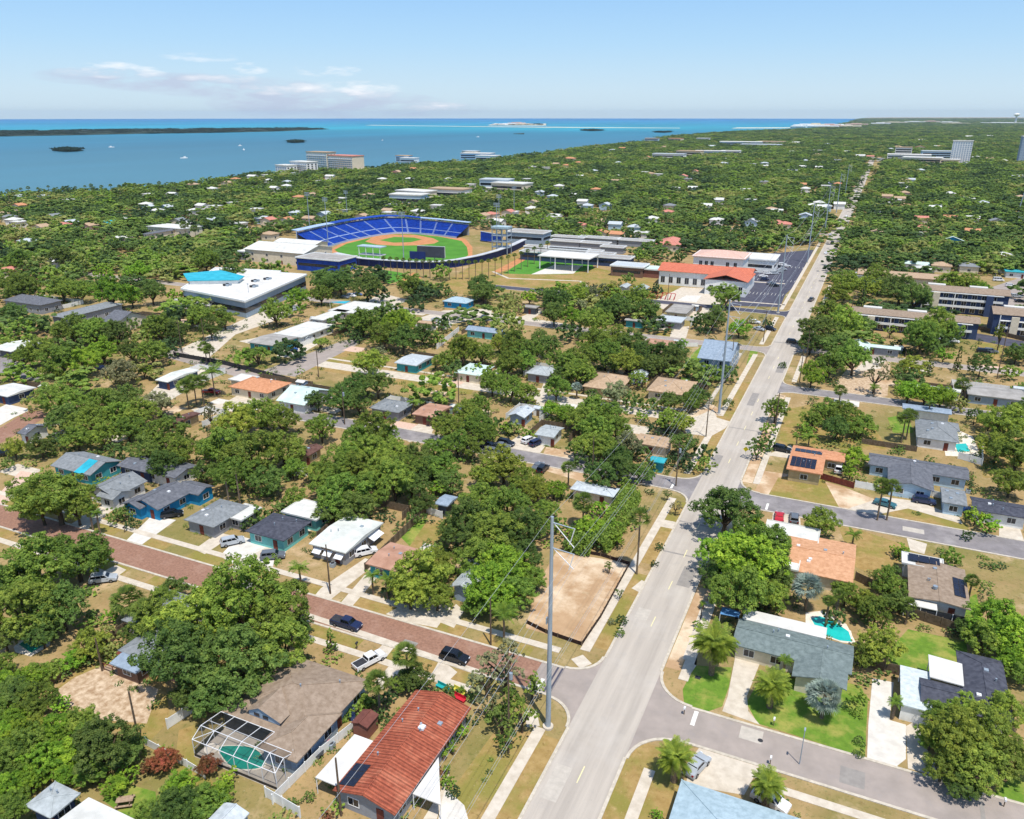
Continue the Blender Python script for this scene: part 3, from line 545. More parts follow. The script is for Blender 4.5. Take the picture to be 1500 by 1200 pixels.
def house(label, ref, cx, cy, w, d, kind='hip', roof='grey', wall='white', eh=2.75, pitch=.36, ov=.6, rot=0, wings=(), win=True, door='s', cat='house', name='house', extras=None, chimney=False, noz=False, wingap=3.6, base=0):
    e = empty(name, (cx, cy, base), rot); 
    if label: tag(e, label, cat)
    wm = WALLC[wall] if isinstance(wall, str) else wall; rm = SHINGLE[roof] if isinstance(roof, str) else roof
    parts = [(0, 0, w, d, kind, eh, roof)]+[tuple(q)+((eh,) if len(q) < 6 else ())+((roof,) if len(q) < 7 else ()) for q in wings]
    zfs = []
    wallm = MB()
    for i, (ox, oy, ww, dd, kk, ehh, rr) in enumerate(parts):
        m, zf = roof_mb(kk, ww, dd, ehh, pitch, ov-.04*i); m.v = [(x+ox, y+oy, z+.011*i) for x, y, z in m.v]
        m.build('roof', SHINGLE[rr] if isinstance(rr, str) else rr, e); zfs.append((ox, oy, zf))
        x0, x1, y0, y1 = ox-ww/2+.015*i, ox+ww/2-.015*i, oy-dd/2+.015*i, oy+dd/2-.015*i
        wallm.box(x0, y0, -.2, x1, y1, ehh+.02-.005*i)
        if kk == 'gablex':
            for x in (x0, x1-.1): h = ehh+pitch*(dd/2+ov)-.25; n0 = len(wallm.v); wallm.face([(x,y0,ehh),(x,y1,ehh),(x,oy,h)][::-1]); wallm.face([(x+.1,y0,ehh),(x+.1,y1,ehh),(x+.1,oy,h)])
        if kk == 'gabley':
            for y in (y0, y1-.1): h = ehh+pitch*(ww/2+ov)-.25; wallm.face([(x0,y,ehh),(x1,y,ehh),(ox,y,h)]); wallm.face([(x0,y+.1,ehh),(x1,y+.1,ehh),(ox,y+.1,h)][::-1])
        if win:
            hw = 1.15 if ehh < 3.6 else 1.4
            fl = [1.0] if ehh < 4.6 else [1.0+2.9*k for k in range(int(ehh//2.9))]
            for zz in fl:
                for fc, L, fx, fy in (('s', ww, 0, -1), ('e', dd, 1, 0), ('w', dd, -1, 0), ('n', ww, 0, 1)):
                    k = max(1, int(L/wingap)); 
                    for j in range(k):
                        t = -L/2+(j+.5)*L/k
                        px_, py_ = (ox+t, oy+fy*dd/2) if fy else (ox+fx*ww/2, oy+t)
                        inside = any(jj != i and abs(px_-q[0]) < q[2]/2+.2 and abs(py_-q[1]) < q[3]/2+.2 for jj, q in enumerate(parts))
                        vis = fc == 's' or (fc == 'e' and cx < 60) or (fc == 'w' and cx > 0)
                        if inside or not vis or (fc == door and i == 0 and j == k//2 and zz == 1.0): continue
                        window(e, px_-fx*.0, py_, zz, 1.5 if L/k > 2.6 else 1.0, hw, fc)
    wallm.build('wall', wm, e)
    if door and win:
        o = MB().box(-.5,-.07,0,.5,0,2.1).build('door', WOODR, e); o.location = {'s':(w/2/max(1,int(w/wingap))*(1 if int(w/wingap)%2==0 else 0),-d/2,0.05),'e':(w/2,0,.05),'w':(-w/2,0,.05),'n':(0,d/2,.05)}[door]
        o.rotation_euler = (0,0,{'s':0,'e':math.pi/2,'n':math.pi,'w':-math.pi/2}[door])
    if not noz and cat == 'house' and cx*cx+cy*cy < 62000:
        rr_ = random.Random(int(cx*7+cy*13)); zf0 = zfs[0][2]
        for k in range(rr_.randint(2,4)):
            x, y = rr_.uniform(-.35,.35)*w, rr_.uniform(-.35,.35)*d; z = zf0(x, y)-.1; t = rr_.random()
            (MB().tube((0,0,0),(0,0,.55),.08).tube((0,0,.55),(0,0,.62),.14) if t < .6 else MB().box(-.3,-.3,0,.3,.3,.3)).build('roof_vent', METAL if t < .8 else ALU, e).location = (x,y,z)
    if chimney: MB().box(w*.2,d*.1,eh+.3,w*.2+.8,d*.1+.8,eh+1.9).build('chimney', WALLC['brick'], e)
    if ref:
        p = proj(cx, cy, eh); LMK.append((p[0], p[1], ref))
    if not noz:
        for ox, oy, ww, dd, *_ in parts:
            c, s = math.cos(rot), math.sin(rot); HOUSEZONES.append((cx+ox*c-oy*s, cy+ox*s+oy*c, max(ww, dd)/2+1.0, min(ww, dd)/2+1.0))
    e['_z'] = 0; del e['_z']
    return e, (lambda x, y: max([zf(x-ox, y-oy) for ox, oy, zf in zfs[:1]]))
def hrect(c1, c2, z=2.9, ov=.6):     # opposite eave corners in the photograph -> centre and size in metres
    a, b = at(c1[0], c1[1], z), at(c2[0], c2[1], z)
    return (a[0]+b[0])/2, (a[1]+b[1])/2, max(2, abs(a[0]-b[0])-2*ov), max(2, abs(a[1]-b[1])-2*ov)
def H(label, ref, c1, c2, kind='hip', roof='grey', wall='white', **k):
    ov = k.get('ov', .6); eh = k.get('eh', 2.75)
    cx, cy, w, d = hrect(c1, c2, eh+.15, ov); return house(label, ref, cx, cy, w, d, kind, roof, wall, **k)
def solar(e, zf, x0, y0, x1, y1, rows=2, cols=3, tilt=None):
    """a block of panels laid on the roof; one thing part per block with frame lines"""
    m = MB(); f = MB()
    for i in range(cols):
        for j in range(rows):
            a0, a1 = x0+(x1-x0)*i/cols+.04, x0+(x1-x0)*(i+1)/cols-.04; b0, b1 = y0+(y1-y0)*j/rows+.04, y0+(y1-y0)*(j+1)/rows-.04
            P = [(a0,b0),(a1,b0),(a1,b1),(a0,b1)]; m.face([(x,y,zf(x,y)+.13) for x, y in P])
            for q in range(4): u, v = P[q], P[(q+1)%4]; f.tube((u[0],u[1],zf(*u)+.12),(v[0],v[1],zf(*v)+.12), .025, n=4)
    o = m.build('solar_panel', SOLAR, e); f.build('frame', DARKM, o); return o
def vents(e, zf, pts):
    for x, y in pts: z = zf(x, y)-.1; MB().tube((x,y,z),(x,y,z+.5),.09).tube((x,y,z+.5),(x,y,z+.58),.16).build('roof_vent', METAL, e)
def awning(e, x, y, z, w, dpt, face='s'):
    m = MB().face([(-w/2,0,0),(w/2,0,0),(w/2,-dpt,-.6),(-w/2,-dpt,-.6)]).face([(-w/2,0,-.04),(-w/2,-dpt,-.64),(w/2,-dpt,-.64),(w/2,0,-.04)])
    o = m.build('awning', ALU, e); o.location = (x,y,z); o.rotation_euler = (0,0,{'s':0,'e':math.pi/2,'w':-math.pi/2,'n':math.pi}[face])
def ac_unit(X, Y, lab):
    e = empty('air_conditioner', (X,Y,0)); tag(e, None, 'air conditioner', 'air conditioners beside houses'); MB().box(-.45,-.45,0.05,.45,.45,.85).build('casing', METAL, e); MB().tube((0,0,.85),(0,0,.9),.38,n=12).build('fan_grille', DARKM, e); pend(e, 'pale grey air conditioner', X, Y, 0)
def pool(nm, lab, pts, deck, water=POOLW, z=.06, ref=None):
    P = [at(*p) for p in pts]; cx = sum(p[0] for p in P)/len(P); cy = sum(p[1] for p in P)/len(P); e = empty('swimming_pool', (cx, cy, 0)); tag(e, lab, 'swimming pool')
    L = lambda Q: [(p[0]-cx, p[1]-cy) for p in Q]
    big = [(x*1.0+(.35 if x > 0 else -.35), y+(.35 if y > 0 else -.35)) for x, y in L(P)]
    MB().prism(big, 0, z+.03).build('coping', COPING, e); MB().prism(L(P), -.2, z+.04).build('water', water, e)
    if deck: sheet('pool_deck', deck, COPING, z)
    return e
# ------------------------------------------------------------ near houses (roof rectangles in metres)
def HW(label, ref, X0, Y0, X1, Y1, kind='hip', roof='grey', wall='white', **k):
    ov = k.get('ov', .6); return house(label, ref, (X0+X1)/2, (Y0+Y1)/2, X1-X0-2*ov, Y1-Y0-2*ov, kind, roof, wall, **k)
# brown shingle house with the pool cage
e, zf = HW('large brown shingle roof house with a screened pool cage behind it', 'the brown pool-cage house', -72.4, 62.8, -57.4, 76.6, 'hip', 'brown', 'bluegrey', pitch=.3, door='e', wings=[(4.6,-5.2,5.4,8.6,'hip',2.8)])
dm = MB(); dm.box(-2.6,-.1,0,2.6,.0,.7).face([(-2.6,-.1,.7),(2.6,-.1,.7),(-.6,-.1,1.7)]).face([(-3,-.3,.6),(-.6,-.3,1.85),(-.6,4.4,1.85),(-3,1.6,.6)]).face([(-.6,-.3,1.85),(3,-.3,.6),(3,1.6,.6),(-.6,4.4,1.85)])
o = dm.build('dormer', [WALLC['bluegrey']], e); o.data.materials.append(SHINGLE['brown']); [setattr(p_, 'material_index', 1) for p_ in o.data.polygons[-2:]]; o.location = (-.8,-5.9,3.25)
for x in (-1.2,.3): MB().box(-.45,-.14,0,.45,-.1,.5).build('window', GLASS, o).location = (x,-.02,.25)
c = empty('pool_cage', (-65.3, 60.0, 0)); tag(c, 'white framed screened pool enclosure behind the brown shingle house', 'pool cage')
fr = MB(); W0, W1, D0, D1 = -7.0, 6.8, -2.7, 2.6
for x in (-7.0,-4.6,-2.3,0,2.3,4.6,6.8):
    dd_ = D1 if x < 2.5 else .5
    fr.tube((x,D0,0),(x,D0,2.8),.05,n=4); fr.tube((x,D0,2.8),(x,-1.0,3.7),.05,n=4); fr.tube((x,-1.0,3.7),(x,dd_,3.1),.05,n=4)
for y, z, x1 in ((D0,2.8,W1),(-1.0,3.7,W1),(D1,3.1,2.6),(.5,3.25,W1),(D0,.1,W1)): fr.tube((W0,y,z),(x1,y,z),.05,n=4)
for x in (W0, W1):
    for y in (-1.0,.8): fr.tube((x,y,0),(x,y,3.5),.045,n=4)
fr.tube((W0,D0,2.8),(-4.6,-1,3.7),.045,n=4); fr.tube((4.6,-1,3.7),(W1,D0,2.8),.045,n=4); fr.tube((W0,D0,1.3),(W0,D1,1.3),.04,n=4); fr.tube((-2.3,D0,0),(0,D0,2.8),.03,n=4)
fr.build('frame', ALU, c); MB().face([(W0,D0,.5),(W1,D0,.5),(W1,D0,2.75),(W0,D0,2.75)]).face([(W0,D0,2.78),(W1,D0,2.78),(W1,-1.0,3.68),(W0,-1.0,3.68)]).face([(W0,-1.0,3.68),(W1,-1.0,3.68),(W1,.5,3.2),(2.6,.5,3.2),(2.6,D1,3.05),(W0,D1,3.05)]).face([(W0,D0,0),(W0,D1,0),(W0,D1,3.05),(W0,-1.0,3.65),(W0,D0,2.75)]).face([(W1,D0,0),(W1,.5,0),(W1,.5,3.1),(W1,-1.0,3.65),(W1,D0,2.75)]).build('insect_screen', SCR, c); MB().box(W0,D0-.04,0,W1,D0-.01,.5).build('kick_plate', DARKM, c)
MB().prism([(-72.4,57.2),(-58.4,57.2),(-58.4,63.6),(-72.4,63.6)], 0, .05).build('pool_deck', mat('grey_pool_deck',(184,174,160),(164,154,142),1,.9))['kind'] = 'structure'
MB().box(-72.2,62.9,.06,-62.8,63.0,2.8).box(-62.6,60.5,.06,-57.8,60.6,2.8).build('lanai_screen', SCREEN)['kind'] = 'structure'; _ls = bpy.data.objects['lanai_screen']; del _ls['kind']; _ls.parent = e; _ls.location = (-e.location.x, -e.location.y, 0)
e2 = empty('swimming_pool', (-66.6, 59.7, 0)); tag(e2, 'green kidney shaped pool inside the white screened cage', 'swimming pool')
kid = [(math.cos(t*math.pi/12)*(3.3+.5*math.cos(t*math.pi/6)), math.sin(t*math.pi/12)*(1.55+.35*math.sin(t*math.pi/8))) for t in range(24)]
MB().prism([(x*1.07,y*1.12) for x,y in kid], 0, .08).build('coping', COPING, e2); MB().prism(kid, -.1, .1).build('water', POOLG, e2)
tag(MB().prism([(1.0*math.cos(t*math.pi/8)-71.0, 1.0*math.sin(t*math.pi/8)+59.0) for t in range(16)], 0, .35).build('hot_tub', COPING), 'round raised spa beside the pool in the white cage', 'hot tub')
# red tile house
e, zf = HW('long house with a ribbed red tile roof and black solar panels', 'the red tile house', -50.3, 58.0, -41.4, 77.6, 'gabley', REDT, 'grey', pitch=.26, eh=2.8, door='s')
rb = MB()
for k in range(62):
    y = -9.6+k*.315
    rb.tube((-4.4, y, zf(-4.4,y)+.0), (-.12, y, zf(-.12,y)+.0), .06, n=4, cap=False); rb.tube((.12, y, zf(.12,y)), (4.4, y, zf(4.4,y)), .06, n=4, cap=False)
rb.build('tile_rib', REDT, e)['kind'] = 'stuff'
solar(e, zf, -4.2, -8.9, -1.9, -5.2, 3, 2); vents(e, zf, [(.8, 2.2), (.5,3.0)])
MB().box(-.3,-.3,0,.5,.5,.35).build('skylight', ALU, e).location = (.7,2.6,zf(.7,2.6))
for nm, lb, P, z in [('patio_roof','long white flat patio roof along the left side of the red tile house',[(-53.6,58.9),(-50.4,58.9),(-50.4,67.0),(-53.4,67.0)],2.6),('carport','triangular white sail roof on the right side of the red tile house',[(-41.3,68.2),(-37.4,61.8),(-41.3,61.8)],2.5)]:
    cx, cy = sum(p[0] for p in P)/len(P), sum(p[1] for p in P)/len(P); t = empty(nm, (cx, cy, 0)); tag(t, lb, 'patio roof' if nm=='patio_roof' else 'carport')
    MB().prism([(p[0]-cx, p[1]-cy) for p in P], z, z+.14).build('roof_slab', WR, t)
    for p in P: MB().tube((p[0]*.97+cx*.03-cx,p[1]*.97+cy*.03-cy,0),(p[0]*.97+cx*.03-cx,p[1]*.97+cy*.03-cy,z),.06).build('post', ALU, t)
# grey-green roof ranch on the corner
e, zf = HW('long ranch house with grey green roof and white patio roof beside its pool', 'the grey-green ranch house', -11.0, 106.9, 6.3, 114.2, 'gablex', 'greygreen', 'cream', pitch=.22, wings=[(4.4,-4.0,6.4,6.0,'gabley')], door='s')
t = empty('patio_roof', (-3, 116, 0)); tag(t, 'long white flat patio roof behind the grey-green ranch house', 'patio roof'); MB().box(-7.6,-1.6,2.7,5.2,1.5,2.85).build('roof_slab', WR, t)
for x in (-7.3,-3,1,4.9): MB().box(x,1.2,0,x+.12,1.32,2.7).build('post', ALU, t)
pool('p', 'turquoise curved pool behind the grey-green ranch house', [(1188,907),(1200,903),(1222,911),(1243,926),(1248,941),(1230,939),(1200,928)], [(1180,898),(1205,895),(1240,915),(1255,945),(1180,925)])
t = empty('sail_canopy', at(1068,915)+(0,)); tag(t, 'small blue fabric canopy at the left end of the grey-green ranch house', 'canopy'); MB().face([(-1.5,-1,2.3),(1.5,-1,2.5),(1.5,1,2.3),(-1.5,1,2.5)]).face([(-1.5,-1,2.27),(-1.5,1,2.47),(1.5,1,2.27),(1.5,-1,2.47)]).build('fabric', wallmat('sail',(90,140,190)), t)
for x in (-1.5,1.5): MB().tube((x,-1,0),(x,-1,2.3),.05).build('post', ALU, t)
# bottom pale blue roof
e, zf = HW('pale blue hip roof house cut off by the bottom edge of the picture', 'the pale blue roof house', -12.0, 62.5, 7.2, 77.2, 'hip', 'paleblue', 'cream', pitch=.24, door='n'); vents(e, zf, [(2,2)])
# charcoal and white house, lower right
e, zf = HW('charcoal hip roof house with white flat carport and patio at lower right', 'the charcoal roof house', 20.6, 105.2, 26.8, 119.6, 'hip', 'charcoal', 'white', pitch=.26, door=None, wings=[(-4.6,-4.7,6.4,4.4,'gablex',2.7)])
t = empty('carport', (14.9, 107.8, 0)); tag(t, 'pale flat carport roof on the left of the charcoal roof house', 'carport'); MB().box(-2.1,-4.6,2.6,1.9,4.6,2.8).build('roof_slab', roofmat('palegrey',(206,214,214),'metal'), t); MB().box(-1.9,-4.3,0,1.8,-4.1,2.6).build('garage_door', WHITE, t)
for y in (-2,4.3): MB().tube((-1.9,y,0),(-1.9,y,2.6),.07).build('post', ALU, t)
t = empty('patio_roof', (18.9, 113.0, 0)); tag(t, 'white flat patio roof behind the charcoal roof house', 'patio roof'); MB().prism([(-2.3,-2.6),(2.1,-2.8),(2.2,2.6),(-2.3,3.0)],3.25,3.4).build('roof_slab', WR, t)
for x in (-2.1,2.0): MB().tube((x,2.4,0),(x,2.4,3.25),.07).build('post', ALU, t)
# peach roof house
e, zf = HW('peach shingle roof house with two white flat sections beside the big green trees', 'the peach roof house', -6.9, 133.0, 5.4, 147.4, 'gablex', 'peach', 'cream', pitch=.13, door='e', wings=[(-5.6,6.4,9.0,6.0,'flat',2.9,'white'),(-6.0,-4.6,5.0,5.0,'flat',2.9,'white')]); vents(e, zf, [(4,1)])
# brown roof solar house
e, zf = HW('mottled brown roof house with solar panels and a screened back porch', 'the brown solar house', 14.2, 132.4, 23.6, 146.0, 'gabley', 'brown', 'white', pitch=.1, door='s', wings=[(-2.2,6.6,5.8,3.2,'flat',2.75,'white')])
solar(e, lambda x,y: 3.32, -4.6, 5.5, .6, 8.0, 1, 3); solar(e, zf, 2.4, -3.6, 4.2, 2.6, 3, 2); MB().tube((-.6,-3,3.4),(-.6,-3,3.9),.4).build('roof_vent', METAL, e)
t = empty('porch', (16.6, 131.6, 0)); tag(t, 'white roofed screened porch on the near side of the brown solar house', 'porch'); MB().box(-3,-1.0,2.4,2,1.0,2.52).build('roof_slab', WR, t); MB().box(-2.9,-.9,0,6.6,-.84,2.35).build('screen', SCREEN, t)
for x in (-2.9,-.5,1.9,4.3,6.6): MB().box(x,-1,0,x+.1,-.9,2.4).build('post', ALU, t)
# orange roof house with solar
e, zf = HW('yellow brick house under an orange flat roof with two black solar arrays', 'the orange roof solar house', -10.8, 177.4, -2.9, 192.6, 'low', 'orange', 'tan', eh=3.0, door=None, wings=[(5.4,4.6,4.4,4.6,'low')])
solar(e, lambda x,y: zf(x,y)-.02, -3.4,-5.9,2.2,-.9,3,5); solar(e, lambda x,y: zf(x,y)-.02, -3.2,2.9,3.0,5.3,2,5)
# dark grey L house on street 2
e, zf = HW('long slate roof white house with a gabled front wing facing the street', 'the long slate roof house', 6.4, 188.6, 27.4, 196.0, 'gablex', 'slate', 'lightblue', pitch=.24, door='s', wings=[(-1.6,-7.4,8.2,11,'gabley')])
HW('small pale grey roof garage beside the blue pickup truck', 'the pale grey garage', 21.2, 174.0, 26.0, 182.0, 'low', 'grey', 'lightblue', door=None)
HW('low charcoal roof house with white walls right of the pale grey garage', 'the low charcoal house', 26.8, 173.0, 37, 179.6, 'gablex', 'charcoal', 'white', pitch=.2, door=None)
# pool house behind
H('grey hip roof house with a white deck and small rectangular pool', 'the grey pool house', (1342,640), (1400,621), 'hip', 'grey', 'white', wings=[(1,4.5,8,5,'hip')])
pool('p', 'small turquoise rectangular pool on a white deck beside the grey pool house', [(1398,651),(1415,650),(1421,662),(1403,663)], [(1380,640),(1398,628),(1425,640),(1437,670),(1385,668)])
H('long blue grey metal roof porch behind the grey pool house', 'the blue grey porch', (1322,598), (1393,600), 'low', 'bluegrey', 'white', win=False, name='porch', cat='porch')
# the row on the brick street (south fronts)
e, zf = HW('long white flat roofed house with white awnings beside a grey plank fence', 'the white flat-roof house', -90.0, 104.3, -81.5, 117.2, 'low', 'offwhite', 'grey', eh=2.9, ov=.5)
for x in (-2.4, 0, 2.6): awning(e, x, -5.95, 2.3, 1.8, 1.1)
for y in (3.2,): awning(e, 3.75, y, 2.3, 3.6, 1.5, 'e')
e, zf = HW('slate hip roof house with turquoise side wall and white drive', 'the turquoise side-wall house', -104.8, 103.3, -95.2, 111.8, 'hip', 'charcoal', 'aqua', pitch=.3, wings=[(1,8.2,7.8,5.4,'flat',2.7,'white')])
e, zf = HW('grey hip roof house with a white side porch on the brick street', 'the grey porch house', -119.4, 101.8, -111.4, 112.0, 'hip', 'grey', 'grey', pitch=.38, wings=[(4.6,2.6,3.4,5,'flat',2.5,'white')])
e, zf = HW('bright blue house with slate gabled roof and screened front porch', 'the bright blue house', -136.0, 102.6, -127.4, 112.4, 'gabley', 'slate', 'skyblue', pitch=.34, wings=[(-2.3,-3.9,4.6,3.4,'gabley'),(3.4,6.2,6,4,'gablex')])
HW('grey gabled cottage left of the bright blue house', 'the grey gabled cottage', -149.2, 103.0, -140.6, 112, 'gabley', 'grey', 'white', pitch=.36, wings=[(2.6,-3,4,4,'gablex')])
HW('plain slate roof house behind the grey gabled cottage', 'the plain slate house', -147, 115.5, -136, 123, 'gablex', 'slate', 'white', pitch=.22)
e, zf = HW('grey roof house with one turquoise metal roof slope at far left', 'the turquoise-slope roof house', -168, 108.6, -154.8, 117.6, 'gablex', 'grey', 'teal', pitch=.34)
MB().face([(1.5,-4.7,zf(1.5,-4.7)+.06),(4.4,-4.7,zf(4.4,-4.7)+.06),(4.4,-.2,zf(4.4,-.2)+.06),(1.5,-.2,zf(1.5,-.2)+.06)]).build('metal_roof_slope', SHINGLE['turq'], e)
HW('slate roof house hidden behind the turquoise-slope roof house', 'the hidden slate house', -154, 115, -143.6, 121.5, 'gablex', 'slate', 'navy', pitch=.2)
HW('small grey shingle cottage wrapped by big trees on the brick street', 'the small grey cottage', -58.6, 102.8, -54.4, 110.4, 'gabley', 'lightgrey', 'bluegrey', pitch=.42, wings=[(-1,4.6,4.4,2,'gablex')])
HW('tan flat roofed house half hidden behind a round oak tree', 'the tan flat-roof house', -76.2, 103.0, -67, 111.5, 'low', 'rose', 'teal')
tag(MB().box(-72.5,112.2,0,-69.4,118,.14).build('white_slab', CONCW), 'white concrete slab in the yard behind the tan flat-roof house', 'slab')
e, zf = H('worn white metal roof house in the green shrubs behind the dirt lot', 'the white metal roof house', (835,716), (908,716), 'hip', 'steel', 'cream', pitch=.2); solar(e, zf, 2.2, 1, 4.4, 2, 1, 3)
H('small blue grey roof pavilion among the trees behind the plank fence', 'the blue pavilion', (637,738), (670,728), 'low', 'bluegrey', 'darkgrey', win=False, name='pavilion', cat='pavilion', door=None)
H('dark brown gabled house with a brick patio among the oaks', 'the brown gabled house', (432,664), (474,655), 'gabley', 'darkbrown', 'tan', pitch=.3)
# lower left
HW('grey hip roof house with a silver car parked behind it, lower left', 'the lower left grey house', -102.6, 72.2, -93.2, 82.0, 'hip', 'grey', 'white', pitch=.3)
e, zf = HW('pale grey roof house with a wooden deck and dark red porch', 'the deck house', -96.6, 66.4, -85, 74.6, 'hip', 'grey', 'brown', pitch=.26, door=None, wings=[(-2.0,-4.4,4.4,3.2,'low',2.4,'bluegrey')])
dk = empty('wooden_deck', at(195,975)+(0,)); tag(dk, 'pale boarded wooden deck with dark rails behind the deck house', 'deck')
MB().box(-3.2,-2.6,.3,2.6,2.0,.42).build('deck_floor', DECK, dk); f = MB()
for x in (-3.2,-1.3,.6,2.5): f.box(x,-2.6,0,x+.1,-2.5,1.3)
f.box(-3.2,-2.6,1.25,2.6,-2.5,1.33).build('rail', WOODR, dk); MB().face([(-3.0,-.4,1.6),(.4,-.4,1.6),(.4,1.8,1.6),(-3,1.8,1.6)]).build('shade_cover', WOODR, dk)
pool('p', 'emerald green backyard pool at the left edge of the picture', [(28,945),(45,932),(72,934),(68,944),(46,957)], [(20,948),(42,930),(78,932),(72,946),(45,962),(22,955)], POOLG)
H('weathered white hip roof house in the bottom left corner', 'the bottom left white-roof house', (36,1180), (118,1162), 'hip', 'lightgrey', 'navy', pitch=.28)
HW('white roof house cut off by the bottom edge, left side', 'the bottom edge white-roof house', -76.4, 37.0, -68.6, 45.0, 'low', 'white', 'white')
HW('small square white roof shed at the bottom edge among shrubs', 'the small white shed', -66.0, 41.2, -63.6, 45.4, 'gablex', 'white', 'white', pitch=.2, name='shed', cat='shed', win=False)
HW('grey metal roofed garden shed near the bottom of the pool cage', 'the grey garden shed', -61.4, 47.4, -57.6, 51.6, 'gabley', 'steel', 'bluegrey', pitch=.3, name='shed', cat='shed', win=False, ov=.2, eh=2.2)
HW('dark red wooden shed between the brown and red tile houses', 'the dark red shed', -55.4, 69.0, -52.8, 71.9, 'gabley', mat('roof_shed',(120,74,64),(100,60,52),1.5), 'brick', pitch=.3, name='shed', cat='shed', win=False, ov=.15, eh=2.1)
